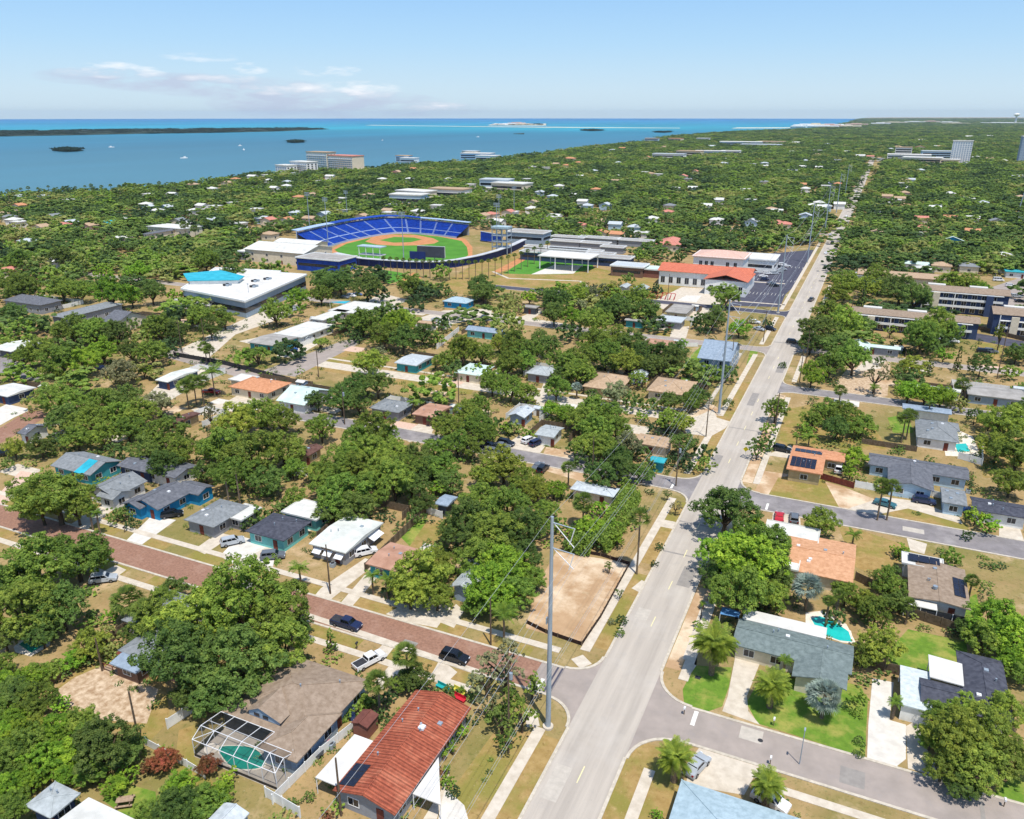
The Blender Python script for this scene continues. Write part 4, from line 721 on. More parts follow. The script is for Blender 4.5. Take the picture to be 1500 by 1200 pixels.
# ------------------------------------------------------------ middle distance houses: (left eave corner, right eave corner)
MIDH = []
MID = [
 ('grey low roof house with a turquoise side wall by the curved lane','the turquoise wall house',(366,501),(435,494),'low','flatgrey','teal',{}),
 ('white flat roof house nearest the turquoise wall house','the first white flat-roof house',(405,489),(487,477),'flat','white','white',{}),
 ('white flat roof house in the middle of three stepping uphill','the middle white flat-roof house',(456,467),(511,456),'flat','white','white',{}),
 ('white flat roof house with a turquoise shade sail beside it','the far white flat-roof house',(484,455),(560,447),'flat','white','white',{}),
 ('peach hip roof house with a white drive and red truck','the peach hip roof house',(338,566),(423,561),'hip','orange','cream',dict(wings=[(-9,3,6,5,'flat',2.6,'white')])),
 ('mint green metal roof house right of the peach hip roof house','the mint roof house',(408,586),(486,573),'gablex','mint','white',{}),
 ('grey flat roof with a white carport left of the palm clump','the carport house',(230,556),(290,543),'low','offwhite','navy',{}),
 ('pale metal roof house behind the dry lawn','the pale metal roof house',(580,531),(633,523),'low','steel','teal',{}),
 ('cream curved roof house left of a yellow shrub','the cream roof house',(668,545),(722,537),'hip','mint','cream',dict(pitch=.2)),
 ('grey hip roof house half under the oaks mid left','the half hidden grey house',(543,597),(604,591),'hip','grey','grey',{}),
 ('rosy brown roof house with a small palm in front','the rosy brown house',(606,606),(659,596),'low','rose','brown',{}),
 ('pale blue roof house with bright blue walls beside a dry lawn','the blue walled bungalow',(650,441),(694,439),'hip','paleblue','skyblue',{}),
 ('small tan roof house behind a tall thin cypress','the small tan house',(609,472),(640,472),'low','tan','white',{}),
 ('grey roof bungalow with turquoise gable ends','the turquoise gable bungalow',(684,483),(740,484),'gablex','bluegrey','aqua',{}),
 ('tiny flat roof carport house by the concrete street','the tiny flat-roof house',(766,450),(790,449),'flat','flatgrey','darkgrey',{}),
 ('grey green V-shaped roof house under the trees','the V-roof house',(772,546),(816,540),'hip','lightgrey','grey',{}),
 ('large rosy tan hip roof house in the centre of the picture','the large rosy hip roof house',(856,565),(924,553),'hip','tan','tan',dict(pitch=.36)),
 ('little white roof cabin beside the round clipped tree','the little white cabin',(924,549),(950,546),'gabley','steel','white',dict(ov=.3)),
 ('blue grey gabled cottage with a white roof at mid picture','the white-gable cottage',(745,608),(782,600),'gabley','steel','bluegrey',{}),
 ('boxy white and grey house with two cars parked beside it','the boxy white house',(785,636),(825,627),'gablex','lightgrey','white',dict(pitch=.15)),
 ('pinkish tan hip roof house left of the transmission pole','the pinkish hip roof house',(950,571),(1019,560),'hip','tan','cream',dict(pitch=.28)),
 ('pale flat roof house with dark windows facing a dry lawn','the dry-lawn flat-roof house',(966,470),(1004,466),'flat','steel','grey',{}),
 ('old beige gravel roof building behind the dry-lawn flat-roof house','the gravel roof building',(976,457),(1016,449),'flat','flatgrey','cream',{}),
 ('dull green roof bungalow under the tall dark trees','the dull green bungalow',(917,468),(943,470),'low','flatgrey','teal',{}),
 ('faded pink roof house in front of the concrete street','the faded pink roof house',(945,503),(990,500),'low','rose','cream',{}),
 ('tan roof house tucked under trees beside the power lines','the tucked away tan house',(930,648),(985,643),'low','tan','cream',{}),
 ('small teal tarp roof shed beside the power line','the teal shed',(953,673),(975,674),'low','teal','teal',dict(win=False,name='shed',cat='shed')),
 ('small dark brown roof house near the thin tree, left','the small dark brown house',(258,620),(282,604),'low','darkbrown','tan',{}),
 ('white roof house with dark blue walls at the left edge','the left edge white-roof house',(-20,574),(50,568),'low','white','navy',{}),
 ('pale grey roof house at the left edge by the grassy verge','the pale left edge house',(-10,510),(60,503),'low','offwhite','darkgrey',{}),
 ('grey roof house beside the far end of the brick street','the far brick-street house',(28,634),(70,624),'gablex','slate','white',{}),
 ('long grey roof of a community building among the trees','the long grey community building',(78,462),(176,446),'hip','grey','grey',dict(eh=4.2,pitch=.3)),
 ('grey roof wing with a small dark array among dense trees','the grey roof wing',(150,470),(214,462),'gablex','slate','cream',dict(eh=4,pitch=.4)),
 ('grey ribbed roof hall at upper left near the trees','the grey ribbed hall',(8,440),(88,440),'hip','slate','grey',dict(eh=4,pitch=.4)),
 ('white gabled roof house with a bay front across the main road','the mint gable house',(1244,503),(1316,511),'gablex','mint','grey',dict(wings=[(-4.6,-1.5,6,9,'gabley')])),
 ('white roof house with two dark solar arrays, right side','the white solar house',(1336,566),(1405,571),'low','white','white',{}),
 ('long pale roof house with blue grey walls at the right edge','the right edge pale-roof house',(1421,577),(1493,572),'low','flatgrey','bluegrey',{}),
 ('wide tan flat roof hall behind the apartment blocks','the tan flat-roof hall',(1262,402),(1392,404),'flat','tan','cream',dict(eh=5)),
 ('white and grey long low building left of the tan flat-roof hall','the long low white building',(1254,404),(1292,402),'flat','lightgrey','white',dict(eh=4.4)),
 ('bright coral roof classroom block behind the school field','the small coral roof block',(960,357),(1006,352),'hip','pinktile','cream',dict(eh=4)),
 ('white pitched roof house beyond the apartment blocks','the white pitched house',(1325,386),(1360,386),'gablex','mint','white',{}),
 ('blue walled house with a white gabled roof beyond the road','the blue gable house far right',(1378,352),(1412,353),'gabley','mint','skyblue',{}),
 ('turquoise pool deck building at the right edge','the turquoise court building',(1475,398),(1520,398),'flat','teal','white',dict(eh=3)),
]
for lb, rf, c1, c2, kd, rf_, wl_, kw in MID:
    mx_, my_ = (c1[0]+c2[0])/2, (c1[1]+c2[1])/2; c1, c2 = (mx_+(c1[0]-mx_)*1.1, my_+(c1[1]-my_)*1.1), (mx_+(c2[0]-mx_)*1.1, my_+(c2[1]-my_)*1.1)
    kw = dict(kw); kw.setdefault('wingap', 4.5); e, zf = H(lb, rf, c1, c2, kd, rf_, wl_, **kw); MIDH.append(hrect(c1, c2))
    if 'two dark solar' in lb: solar(e, lambda x,y: 3.15, -4.4,-1.4,-1,-.2,1,4); solar(e, lambda x,y: 3.15, 1.0,-.2,3.4,1.4,2,2)
t = empty('shade_sail', at(500,452)+(0,)); tag(t, 'turquoise shade sail beside a white flat-roof house', 'shade sail'); MB().prism([(-4,-2.5),(4,-2.5),(3,3)],3.0,3.08).build('fabric', SHINGLE['turq'], t); MB().tube((-4,-2.5,0),(-4,-2.5,3),.08).build('post', ALU, t)
# two-storey blue-grey house
e, zf = H('two storey blue grey gambrel house on green lawn by the main road', 'the two-storey blue grey house', (1021,524), (1087,506), 'gablex', 'bluegrey', 'bluegrey', eh=5.8, pitch=.35, wings=[(0,-5.2,5,3,'gabley',5.4)])
# apartment blocks
def apartments(label, ref, c1, w, d, eh, floors, wall, rot=0, roof='brown'):
    a = at(c1[0], c1[1], eh); cx, cy = a[0]+w/2, a[1]+d/2
    e, zf = house(label, ref, cx, cy, w, d, 'gablex', roof, wall, eh=eh, pitch=.2, cat='apartment building', name='apartment_building', win=False, door=None)
    m = MB()
    for k in range(floors):
        z = .3+k*2.9
        bl = MB(); bl.box(-w/2+2,-d/2-1.5,z+2.55,w/2-2,-d/2-.01,z+2.75); bl.box(-w/2+2,-d/2-1.5,z+2.76,w/2-2,-d/2-1.42,z+3.5 if k < floors-1 else z+2.8); bl.build('balcony', WHITE, e)
        n = int((w-4)/3.6)
        for j in range(n): window(e, -w/2+3.5+j*3.6, -d/2, z+.4, 1.8, 1.7, 's')
    for j in range(int(w/12)+1): MB().box(-.15,-.15,0,.15,.15,eh).build('pillar', WHITE, e).location = (-w/2+2+j*12 if j*12 < w-4 else w/2-2,-d/2-1.4,0)
    for j in range(max(1,int(w/16))): MB().box(-3.4,-1.4,0,3.4,1.4,.7).build('rooftop_unit', WR, e).location = (-w/2+7+j*16, 1.0, zf(0,1.0)-.2)
    for sx in (-1, 1): MB().box(-1.3,-.6,0,1.3,0,eh-.3).build('stair_tower', WALLC['cream' if sx < 0 else 'navy'], e).location = (sx*(w/2-7),-d/2-1.5,0)
    return e
apartments('two storey apartment block with brown roof and blue end walls', 'the two-storey apartments', (1249,458), 44, 11, 6.2, 2, 'navy')
apartments('three storey apartment block with dark balconies and white stair panels', 'the three-storey apartments', (1346,424), 34, 12, 9, 3, 'navy')
apartments('navy blue apartment block at the right edge beside the car park', 'the navy apartments', (1457,460), 22, 14, 8, 2, 'navy')
# ------------------------------------------------------------ big white building with turquoise roof section
def bigbox(name, label, cat, ref, c, w, d, h, wallm, roofm, bands=True, rot=0, z0=0):
    a = at(c[0], c[1], h); cx, cy = a[0]+w/2*math.cos(rot)-d/2*math.sin(rot), a[1]+w/2*math.sin(rot)+d/2*math.cos(rot)
    e = empty(name, (cx, cy, 0), rot); tag(e, label, cat); MB().box(-w/2,-d/2,-.2,w/2,d/2,h-.05).build('wall', wallm, e)
    MB().box(-w/2-.5,-d/2-.5,h-.05,w/2+.5,d/2+.5,h+.3).build('roof', roofm, e)
    p = MB(); r = .35
    p.box(-w/2-.55,-d/2-.55,h+.1,w/2+.55,-d/2-.2,h+.75).box(-w/2-.55,d/2+.2,h+.1,w/2+.55,d/2+.55,h+.75).box(-w/2-.55,-d/2-.2,h+.1,-w/2-.2,d/2+.2,h+.75).box(w/2+.2,-d/2-.2,h+.1,w/2+.55,d/2+.2,h+.75); p.build('parapet', WHITE, e)
    if bands:
        for s in ('s','e'):
            m = MB(); 
            if s == 's': m.box(-w/2+1,-d/2-.06,h*.42,w/2-1,-d/2,h*.66)
            else: m.box(w/2,-d/2+1,h*.42,w/2+.06,d/2-1,h*.66)
            m.build('window_band', GLASS, e)
    if ref: p = proj(cx, cy, h); LMK.append((p[0], p[1], ref))
    HOUSEZONES.append((cx, cy, max(w, d)/2+2, min(w, d)/2+2)); return e, cx, cy
CCP = [(-277,255),(-233.5,247),(-247,304.5),(-262,302.5),(-264,306),(-300,300)]; cx, cy = -262, 275; CL = [(x-cx,y-cy) for x,y in CCP]
e = empty('community_centre', (cx,cy,0)); tag(e, 'large white flat roofed building with a turquoise roof slope', 'building'); p = proj(cx,cy,7); LMK.append((p[0],p[1],'the white community centre')); HOUSEZONES.append((cx-5,cy,28,30))
grow = lambda k: [(x*k,y*k) for x,y in CL]
MB().prism(grow(.975),-.2,6.6).build('wall', WALLC['bluegrey'], e); MB().prism(grow(.978),2.2,4.2).build('window_band', GLASS, e); MB().prism(grow(1.0),6.6,7.3).build('roof', WR, e)
MB().strip(grow(1.0)+[grow(1.0)[0]],.5,6.9,7.7).build('parapet', WHITE, e)
TQ = [(-296+262,275-275),(-286+262,289-275),(-265+262,282-275),(-261+262,274-275),(-281+262,263-275)]; _m = (sum(p[0] for p in TQ)/5, sum(p[1] for p in TQ)/5)
MB().prism([(p[0]*.94+_m[0]*.06, p[1]*.94+_m[1]*.06) for p in TQ],7.35,8.9).build('upper_block', WHITE, e); MB().prism(TQ,8.9,9.2).build('turquoise_roof', SHINGLE['turq'], e)
MB().prism([(-16,-24),(8,-27.6),(6,-24),(-15,-20.5)],-.1,3.4).build('entrance_wing', WR, e)
for px_, py_ in [(370,412),(368,420),(388,409),(329,418)]:
    X, Y = at(px_, py_, 7.6)
    for j in range(4): MB().box(-.55,-.5,0,.55,.5,.9).build('rooftop_unit', METAL if j % 2 else DARKM, e).location = (X-cx+(j%2)*1.6,Y-cy+(j//2)*1.8,7.3)
MB().tube((18,-14,7),(18,-14,11),.08).tube((18,-14,11),(18,-14,11.3),.3).build('mast', METAL, e)
# ------------------------------------------------------------ school
e, cx, cy = bigbox('school_hall', 'coral tile roof school wing with white walls and dark windows', 'school', 'the coral roof school', (966,396), 44, 17, 7, WHITE, WR, False)
for o in [c for c in e.children if c.name.startswith(('roof','parapet'))]: bpy.data.objects.remove(o)
m, zf = roof_mb('gablex', 44, 17, 7, .28, .8); m.build('roof', REDS, e)
m, zf = roof_mb('gabley', 19, 22, 7.02, .26, .8); o = m.build('roof', REDS, e); o.location = (13,-11,.03); MB().box(3.6,-22,-.1,22.4,-8.4,7).build('wall', WHITE, e)
for x in (6.5,11,15.5,20): window(e, x, -22, 1.4, 1.8, 3.2, 's')
for x in range(-20,3,4): window(e, x, -8.5, 1.2, 2, 3, 's')
e, cx, cy = bigbox('school_tower_block', 'white two storey school block with a pinkish hip roof', 'school', 'the pink hip-roof school block', (1016,376), 26, 20, 9, WHITE, WR, False)
m, zf = roof_mb('hip', 26, 20, 9.4, .22, 1); m.build('hip_roof', roofmat('pinkish',(216,182,166)), e)
for x in (-9,-6,-3,5,9): window(e, x, -10, 3.8, 1.6, 3.4, 's')
e, cx, cy = bigbox('school_annex', 'white flat roofed school annex facing the car park', 'school', 'the white school annex', (1062,378), 26, 20, 6.5, WHITE, WR)
e, cx, cy = bigbox('school_annex', 'grey flat roofed classroom block with dark walls left of the coral roof', 'school', 'the dark classroom block', (895,390), 17, 12, 5, WALLC['brown'], SHINGLE['steel'])
e, cx, cy = bigbox('school_annex', 'low brick classroom with pale flat roof next to the coral roof', 'school', 'the brick classroom', (930,394), 15, 9, 4, WALLC['brick'], SHINGLE['mint'], False)
e, cx, cy = bigbox('school_annex', 'long thin grey roofed classroom row behind the practice field', 'school', 'the long classroom row', (762,369), 66, 9, 4.5, WALLC['navy'], SHINGLE['flatgrey'])
for i, (a, w) in enumerate([((768,362),40),((800,365),34),((858,372),16),((806,353),20),((850,356),18),((906,352),22),((880,362),14),((808,347),22),((848,348),26)]):
    e, cx, cy = bigbox('portable_classroom', None, 'classroom', None, a, w, 7, 3.6, WALLC['grey'], SHINGLE['flatgrey'], False); tag(e, group='portable classrooms'); pend(e, 'low grey roofed portable classroom', cx, cy, 3)
t = empty('covered_court', at(833,393)+(0,)); tag(t, 'white roofed open sports shelter on the school field', 'shelter'); MB().box(-15,-9,7,15,9,7.5).build('roof', WR, t)
for x in (-14,-5,5,14):
    for y in (-8,8): MB().tube((x,y,0),(x,y,7),.3).build('column', ALU, t)
for lb, c1, c2 in [('grey gabled school pavilion, left of a pair', (905,421),(925,417)), ('grey gabled school pavilion, right of a pair', (925,424),(952,420))]: H(lb, None, c1, c2, 'gabley', 'lightgrey', 'cream', win=False, name='school_pavilion', cat='pavilion', eh=4)
t = empty('playground_frame', at(968,438)+(0,)); tag(t, 'red climbing frames on the school playground', 'playground'); m = MB()
for x in range(-6,7,2):
    m.tube((x,-1,0),(x+.8,0,3),.14,n=5); m.tube((x,1,0),(x+.8,0,3),.14,n=5)
m.tube((-6,0,3),(6.8,0,3),.14,n=5).build('bars', mat('red_paint',(206,70,70),(186,56,56),2,.5), t)
# ------------------------------------------------------------ ballpark
SBLUE = mat('stadium_blue', (26,74,172), (18,56,140), .4, .6); SBLUE2 = mat('stadium_navy', (34,52,110), (26,42,92), .5, .6); SGREY = mat('stadium_concrete', (196,198,200), (176,178,182), .3, .8)
AISLE = mat('aisle_concrete', (170,190,214), (150,172,200), 1, .8)
sheet('outfield_turf', [(490,366),(508,357),(545,348),(580,343),(610,343),(645,347),(676,353),(684,362),(686,374),(676,380),(640,382),(590,383),(540,381),(505,377)], TURF, .02)
sheet('infield_clay', [(535,354),(545,348),(575,344),(608,344),(634,349),(643,353.5),(636,357),(612,359.5),(580,360.2),(552,358.5)], CLAY, .035)
sheet('infield_turf', [(556,352),(578,347.2),(606,348.2),(618,351),(602,355),(576,355.6)], TURF, .05)
sheet('warning_track', [(484,367),(505,353),(545,344),(580,340),(612,340),(650,344),(682,350),(692,362),(692,378),(680,385),(640,387),(590,388),(530,386),(496,381)], CLAY, .012)
FR = [(472,366),(489,360),(510,354),(527,350.5),(542,347.6),(560,344.6),(580,342.4),(598,342.4),(616,343.6),(634,345),(651,347),(669,349.4)]
BK = [(434,338),(452,334),(470,330),(487,327),(504,323.6),(532,319.6),(562,316.2),(594,316.6),(616,319),(640,321),(663,323.4),(687,326)]
SH = 9.0
A = [at(*p) for p in FR]; B = [at(p[0], p[1], SH) for p in BK]
ST = empty('grandstand', (sum(p[0] for p in A)/len(A), sum(p[1] for p in A)/len(A), 0)); tag(ST, 'curved blue seated grandstand wrapping the ballpark infield', 'grandstand')
ox, oy = ST.location.x, ST.location.y
LMK.append((560, 333, 'the blue grandstand'))
def lerp(a, b, t): return (a[0]+(b[0]-a[0])*t-ox, a[1]+(b[1]-a[1])*t-oy)
ROWS = 16
def zrow(r): return 1.2+(SH-2.8)*(r/ROWS)**1.05
for i in range(len(A)-1):
    m = MB()
    for r in range(ROWS):
        t0, t1 = r/ROWS, (r+1)/ROWS; z = zrow(r)
        P = [lerp(A[i],B[i],t0), lerp(A[i+1],B[i+1],t0), lerp(A[i+1],B[i+1],t1), lerp(A[i],B[i],t1)]
        z1 = zrow(r+1)
        m.face([(p[0],p[1],z) for p in P], 1 if r == 5 else 0); m.face([P[3]+(z,), P[2]+(z,), P[2]+(z1,), P[3]+(z1,)], 0)
    m.face([lerp(A[i],B[i],0)+(0,), lerp(A[i+1],B[i+1],0)+(0,), lerp(A[i+1],B[i+1],0)+(zrow(0),), lerp(A[i],B[i],0)+(zrow(0),)], 1)
    m.build('seating_section', [SBLUE, AISLE], ST)
    w = MB(); a, b_ = lerp(A[i],B[i],1), lerp(A[i+1],B[i+1],1); w.face([b_+(0,), a+(0,), a+(SH-1.2,), b_+(SH-1.2,)]); w.build('rear_wall', SGREY, ST)
    # roof canopy over the upper rows
    R0, R1, R2, R3 = lerp(A[i],B[i],.93), lerp(A[i+1],B[i+1],.93), lerp(A[i+1],B[i+1],1.2), lerp(A[i],B[i],1.2)
    if i >= 0: MB().prism([R0,R1,R2,R3], SH-.3, SH+.1, 0).build('canopy', SBLUE if 3 <= i <= 7 else AISLE, ST)
    MB().tube(lerp(A[i],B[i],1.0)+(0,), lerp(A[i],B[i],1.0)+(SH-.3,), .3).build('column', AISLE, ST)
for i in range(1, len(A)-1):
    m = MB(); dx, dy = A[i+1][0]-A[i-1][0], A[i+1][1]-A[i-1][1]; l_ = math.hypot(dx, dy); dx, dy = dx/l_*.7, dy/l_*.7
    for r in range(ROWS):
        p, q = lerp(A[i],B[i],r/ROWS), lerp(A[i],B[i],(r+1)/ROWS); z = zrow(r)+.07
        m.face([(p[0]-dx,p[1]-dy,z),(p[0]+dx,p[1]+dy,z),(q[0]+dx,q[1]+dy,z),(q[0]-dx,q[1]-dy,z)])
    m.build('aisle', AISLE, ST)
# right bleachers
A2 = [at(*p) for p in [(704,354),(735,358)]]; B2 = [at(p[0],p[1],6) for p in [(704,339),(737,345)]]
BL = empty('bleachers', (A2[0][0],A2[0][1],0)); tag(BL, 'separate block of blue bleachers right of the main grandstand', 'bleachers'); m = MB(); ox, oy = A2[0]
for r in range(10):
    P = [lerp(A2[0],B2[0],r/10), lerp(A2[1],B2[1],r/10), lerp(A2[1],B2[1],(r+1)/10), lerp(A2[0],B2[0],(r+1)/10)]; z = .8+r*.52
    m.face([p+(z,) for p in P]); m.face([P[3]+(z,),P[2]+(z,),P[2]+(z+.52,),P[3]+(z+.52,)])
m.build('seats', SBLUE, BL); MB().tube(lerp(A2[0],B2[0],1)+(6,), lerp(A2[1],B2[1],1)+(6,), .25).build('rail', AISLE, BL)
# outfield wall with concourse
wp = [(492,381),(530,389),(560,391.5),(600,394),(640,394.5),(670,391),(700,385),(725,378),(750,369),(768,360)]
WP = [at(*p) for p in wp]; e = empty('outfield_wall', (WP[4][0],WP[4][1],0)); tag(e, 'curved navy outfield wall with a pale walkway on top', 'wall'); L = [(p[0]-WP[4][0],p[1]-WP[4][1]) for p in WP]
MB().strip(L, 1.0, 0, 4.0).build('wall_panels', SBLUE2, e); MB().strip(L, 3.4, 4.01, 4.3).build('walkway', SGREY, e)
m = MB()
for a, b_ in zip(L[:-1], L[1:]):
    for k in range(2): t = k/2; m.box(a[0]+(b_[0]-a[0])*t-.15, a[1]+(b_[1]-a[1])*t-3, 0, a[0]+(b_[0]-a[0])*t+.15, a[1]+(b_[1]-a[1])*t-2.7, 4.0)
m.build('support_posts', SBLUE2, e)
for p0, p1, nm, lb in [((600,383),(640,384),'scoreboard','dark scoreboard with a white frame above the outfield wall')]:
    a = at(627, 390); t = empty('scoreboard', a+(0,), R(8)); tag(t, lb, 'scoreboard')
    MB().box(-6,-.6,5,10,.6,11).build('screen', mat('scoreboard_dark',(72,76,84),(58,62,70),.4,.5), t); MB().box(-6.2,.61,4.8,10.2,.9,11.2).build('frame', ALU, t); MB().box(-10.5,-.9,3.6,-1,-.6,8).build('lower_board', SBLUE2, t)
    for x in (-8,-2,4,9): MB().tube((x,.3,0),(x,.3,5),.25).build('column', METAL, t)
t = empty('video_tower', at(735,372)+(0,)); tag(t, 'grey open steel tower with a turquoise cap beside the right bleachers', 'tower'); f = MB()
for x in (-5,-1.7,1.7,5):
    for y in (-3,3): f.tube((x,y,0),(x,y,15),.3,n=6)
for z in (4,7.5,11,15): f.box(-5.3,-3.3,z,5.3,3.3,z+.5)
f.build('frame', METAL, t); MB().box(-5.5,-3.5,15.5,5.5,3.5,16.6).build('cap', SHINGLE['paleblue'], t)
t = empty('camera_stand', at(546,386)+(0,)); tag(t, 'small two level viewing stand with pale blue roof at left field', 'stand'); MB().box(-8,-3,9.5,8,3,10).build('roof', SHINGLE['paleblue'], t); MB().box(-7.6,-2.8,5,7.6,2.8,5.4).build('deck', SGREY, t)
for x in (-7,-2.4,2.4,7): MB().tube((x,-2.6,0),(x,-2.6,9.5),.18).build('post', WHITE, t)
# clubhouse buildings
e, cx, cy = bigbox('clubhouse', 'blue walled clubhouse with a grey flat roof in front of left field', 'building', 'the blue clubhouse', (434,378), 28, 16, 6.5, SBLUE, SHINGLE['flatgrey'])
e, zf = house('large white pitched roof practice hall beside the ballpark', 'the white practice hall', -309, 367, 42, 26, 'gablex', 'white', 'cream', eh=7, pitch=.2, cat='hall', name='practice_hall', wingap=9, wings=[(-6,19,30,12,'gablex',7.6,'white')])
e, cx, cy = bigbox('practice_hall', 'long low white roofed hall in front of the taller practice hall', 'hall', 'the low white hall', (349,369), 49, 9, 4.6, WALLC['grey'], WR, True)
# right of the ballpark: flat canopy building
e, cx, cy = bigbox('concourse_building', 'grey flat roofed concourse building right of the ballpark', 'building', 'the concourse building', (742,340), 26, 14, 7, WALLC['bluegrey'], SHINGLE['flatgrey'])
# light towers
def light_tower(base, h, lab=None):
    X, Y = at(*base); e = empty('floodlight_tower', (X,Y,0)); tag(e, None, 'floodlight tower', 'ballpark floodlight towers')
    MB().tube((0,0,0),(0,0,h),.3,.16).build('pole', METAL, e); r = MB()
    for k in range(3): r.box(-2,-.15,h-.2-k*.9,2,.15,h+.2-k*.9)
    r.build('lamp_rack', METAL, e); pend(e, 'tall grey floodlight tower', X, Y, h*.6)
for b_, h in [((455,348),30),((481,360),30),((509,321),22),((592,392),30),((728,372),30),((731,340),26),((753,322),26)]: light_tower(b_, h)
# ------------------------------------------------------------ waterfront condominium
PGLASS = mat('pale_glass', (150,168,186), (130,150,170), .5, .2)
def tower_block(name, label, cat, ref, base, w, d, h, wallm, rot=0, nx=10, nz=6, roofm=None, balc=True):
    X, Y = at(*base); e = empty(name, (X, Y, 0), rot); tag(e, label, cat)
    MB().box(-w/2,-d/2,-.5,w/2,d/2,h).build('wall', wallm, e); MB().box(-w/2-.6,-d/2-.6,h,w/2+.6,d/2+.6,h+1).build('roof', roofm or WR, e)
    for k in range(nz):
        z = 1+(h-2)*k/nz; hh = (h-2)/nz*.58
        if cat == 'building':
            MB().box(-w/2+1,-d/2-.15,z,w/2-1,-d/2,z+hh).build('window_band', GLASS, e); continue
        for j in range(nx): x = -w/2+w*(j+.5)/nx; o = MB().box(-w/nx*.33,-.15,0,w/nx*.33,0,hh).build('window', GLASS if nx > 18 else PGLASS, e); o.location = (x,-d/2,z)
        if nx < 11:
            for j in range(3): y = -d/2+d*(j+.5)/3; o = MB().box(0,-1.4,0,.15,1.4,hh).build('window', GLASS, e); o.location = (w/2,y,z)
        if balc: MB().box(-w/2+1,-d/2-1.4,z-.3,w/2-1,-d/2-.16,z+.1).build('balcony', WHITE, e)
    if ref: p = proj(X, Y, h/2); LMK.append((p[0], p[1], ref))
    HOUSEZONES.append((X, Y, max(w, d)/2+6, min(w, d)/2+6)); return e
tower_block('condominium', 'pinkish waterfront condominium block, right wing', 'condominium', 'the waterfront condominium', (508,251), 50, 24, 22, WALLC['cream'], R(-10), 12, 7, SHINGLE['pinktile'])
tower_block('condominium', 'pinkish waterfront condominium block, rear left wing', 'condominium', None, (472,248), 44, 20, 25, WALLC['cream'], R(-10), 10, 7, SHINGLE['tan'])
tower_block('condominium', 'white waterfront condominium with stepped lower roof, left end', 'condominium', None, (446,253), 38, 20, 15, WALLC['white'], R(-14), 9, 5, SHINGLE['white'])
tower_block('condominium', 'lowest white waterfront block at the far left end', 'condominium', None, (420,254), 26, 18, 11, WALLC['white'], R(-14), 5, 3, SHINGLE['white'], False)
tower_block('office_tower', 'pale tall slab tower standing out above the trees at upper right', 'tower', 'the pale tall tower', (1405,240), 30, 14, 37, WALLC['white'], R(-6), 8, 11, WR, False)
tower_block('office_tower', 'grey tall block cut by the right edge near the horizon', 'tower', None, (1504,240), 30, 24, 44, WALLC['bluegrey'], 0, 7, 10, WR, False)
for i, (x, y, w, d, h) in enumerate([(1330,237,70,30,12),(1350,240,60,30,10),(1370,235,50,26,16),(1322,230,30,20,18),(1385,241,40,20,8),(1085,213,110,50,9),(1115,216,100,40,7),(1130,212,70,40,8),(700,232,60,30,9),(715,234,40,25,7),(690,231,30,20,12),(592,236,26,16,9),(600,237,30,16,6),(750,281,40,22,9),(728,278,34,20,11),(660,287,40,20,7),(610,292,36,20,8),(600,296,34,18,7),(980,233,60,24,9),(1010,229,50,24,10),(1040,228,60,24,9),(1070,227,40,20,8),(990,208,40,26,10),(955,209,40,26,12),(1030,207,40,20,9)]):
    e = tower_block('low_block', None, 'building', None, (x,y), w, d, h, WALLC[['white','cream','lightblue'][i%3]], R([0,-8,5][i%3]), max(3,int(w/6)), max(1,int(h/4)), [WR,SHINGLE['white'],SHINGLE['steel'],SHINGLE['tan']][i%4] if i != 22 else SHINGLE['orange'], False); tag(e, group='distant low white blocks'); X, Y = at(x,y); pend(e, 'distant low white block', X, Y, h)
for i, (x, y, w, h) in enumerate([(1180,187,200,60),(1195,187,150,70),(1205,187.5,260,45),(1215,187,180,60),(1228,186.5,200,50),(1240,187,240,40),(1170,188,120,50),(1255,184,220,40),(1290,183,200,46),(1310,181,300,40),(1340,180,260,40),(1365,179.5,200,46),(1388,180.5,260,38),(1400,182,300,30),(1470,181.5,500,34),(757,182.5,150,70),(747,182.8,200,46),(768,183,160,40),(735,183.2,160,30)]):
    X, Y = at(x,y); w, h = w*.7, h*(.3 if x > 900 else .2); e = empty('horizon_building', (X,Y,0)); tag(e, None, 'building', 'pale buildings along the horizon'); MB().box(-w/2,-60,-.5,w/2,60,h).box(-w/4,-50,h,w/5,50,h*1.25).build('wall', WALLC[['white','cream','white','pink'][i%4]], e); MB().box(-w/2-2,-62,h*.4,w/2+2,-60,h*.55).build('window_band', GLASS, e); pend(e, 'tiny pale building', X, Y, h)
t = empty('water_tower', at(1487,181)+(0,)); tag(t, 'distant white water tower on the horizon at upper right', 'water tower'); MB().tube((0,0,0),(0,0,60),9,7).build('shaft', WHITE, t); MB().tube((0,0,60),(0,0,76),12,28,n=12).tube((0,0,76),(0,0,86),28,10,n=12).build('tank', WHITE, t)
# boats
for i, (x, y) in enumerate([(163,216),(352,214),(357,220),(700,201),(270,232),(560,206)]):
    X, Y = at(x,y,-1.2); e = empty('motor_boat', (X,Y,-1.2), R(40+50*i)); tag(e, None, 'boat', 'white boats on the sound'); h = MB()
    h.prism([(-6,-1.8),(3,-1.8),(7.5,0),(3,1.8),(-6,1.8)],-.2,1.6).build('hull', WHITE, e); MB().box(-3,-1.2,1.6,1.5,1.2,3.4).build('cabin', WHITE, e); MB().box(1.5,-1.1,2.2,1.56,1.1,3.2).build('windscreen', GLASS, e); pend(e, 'small white motor boat', X, Y, 0)
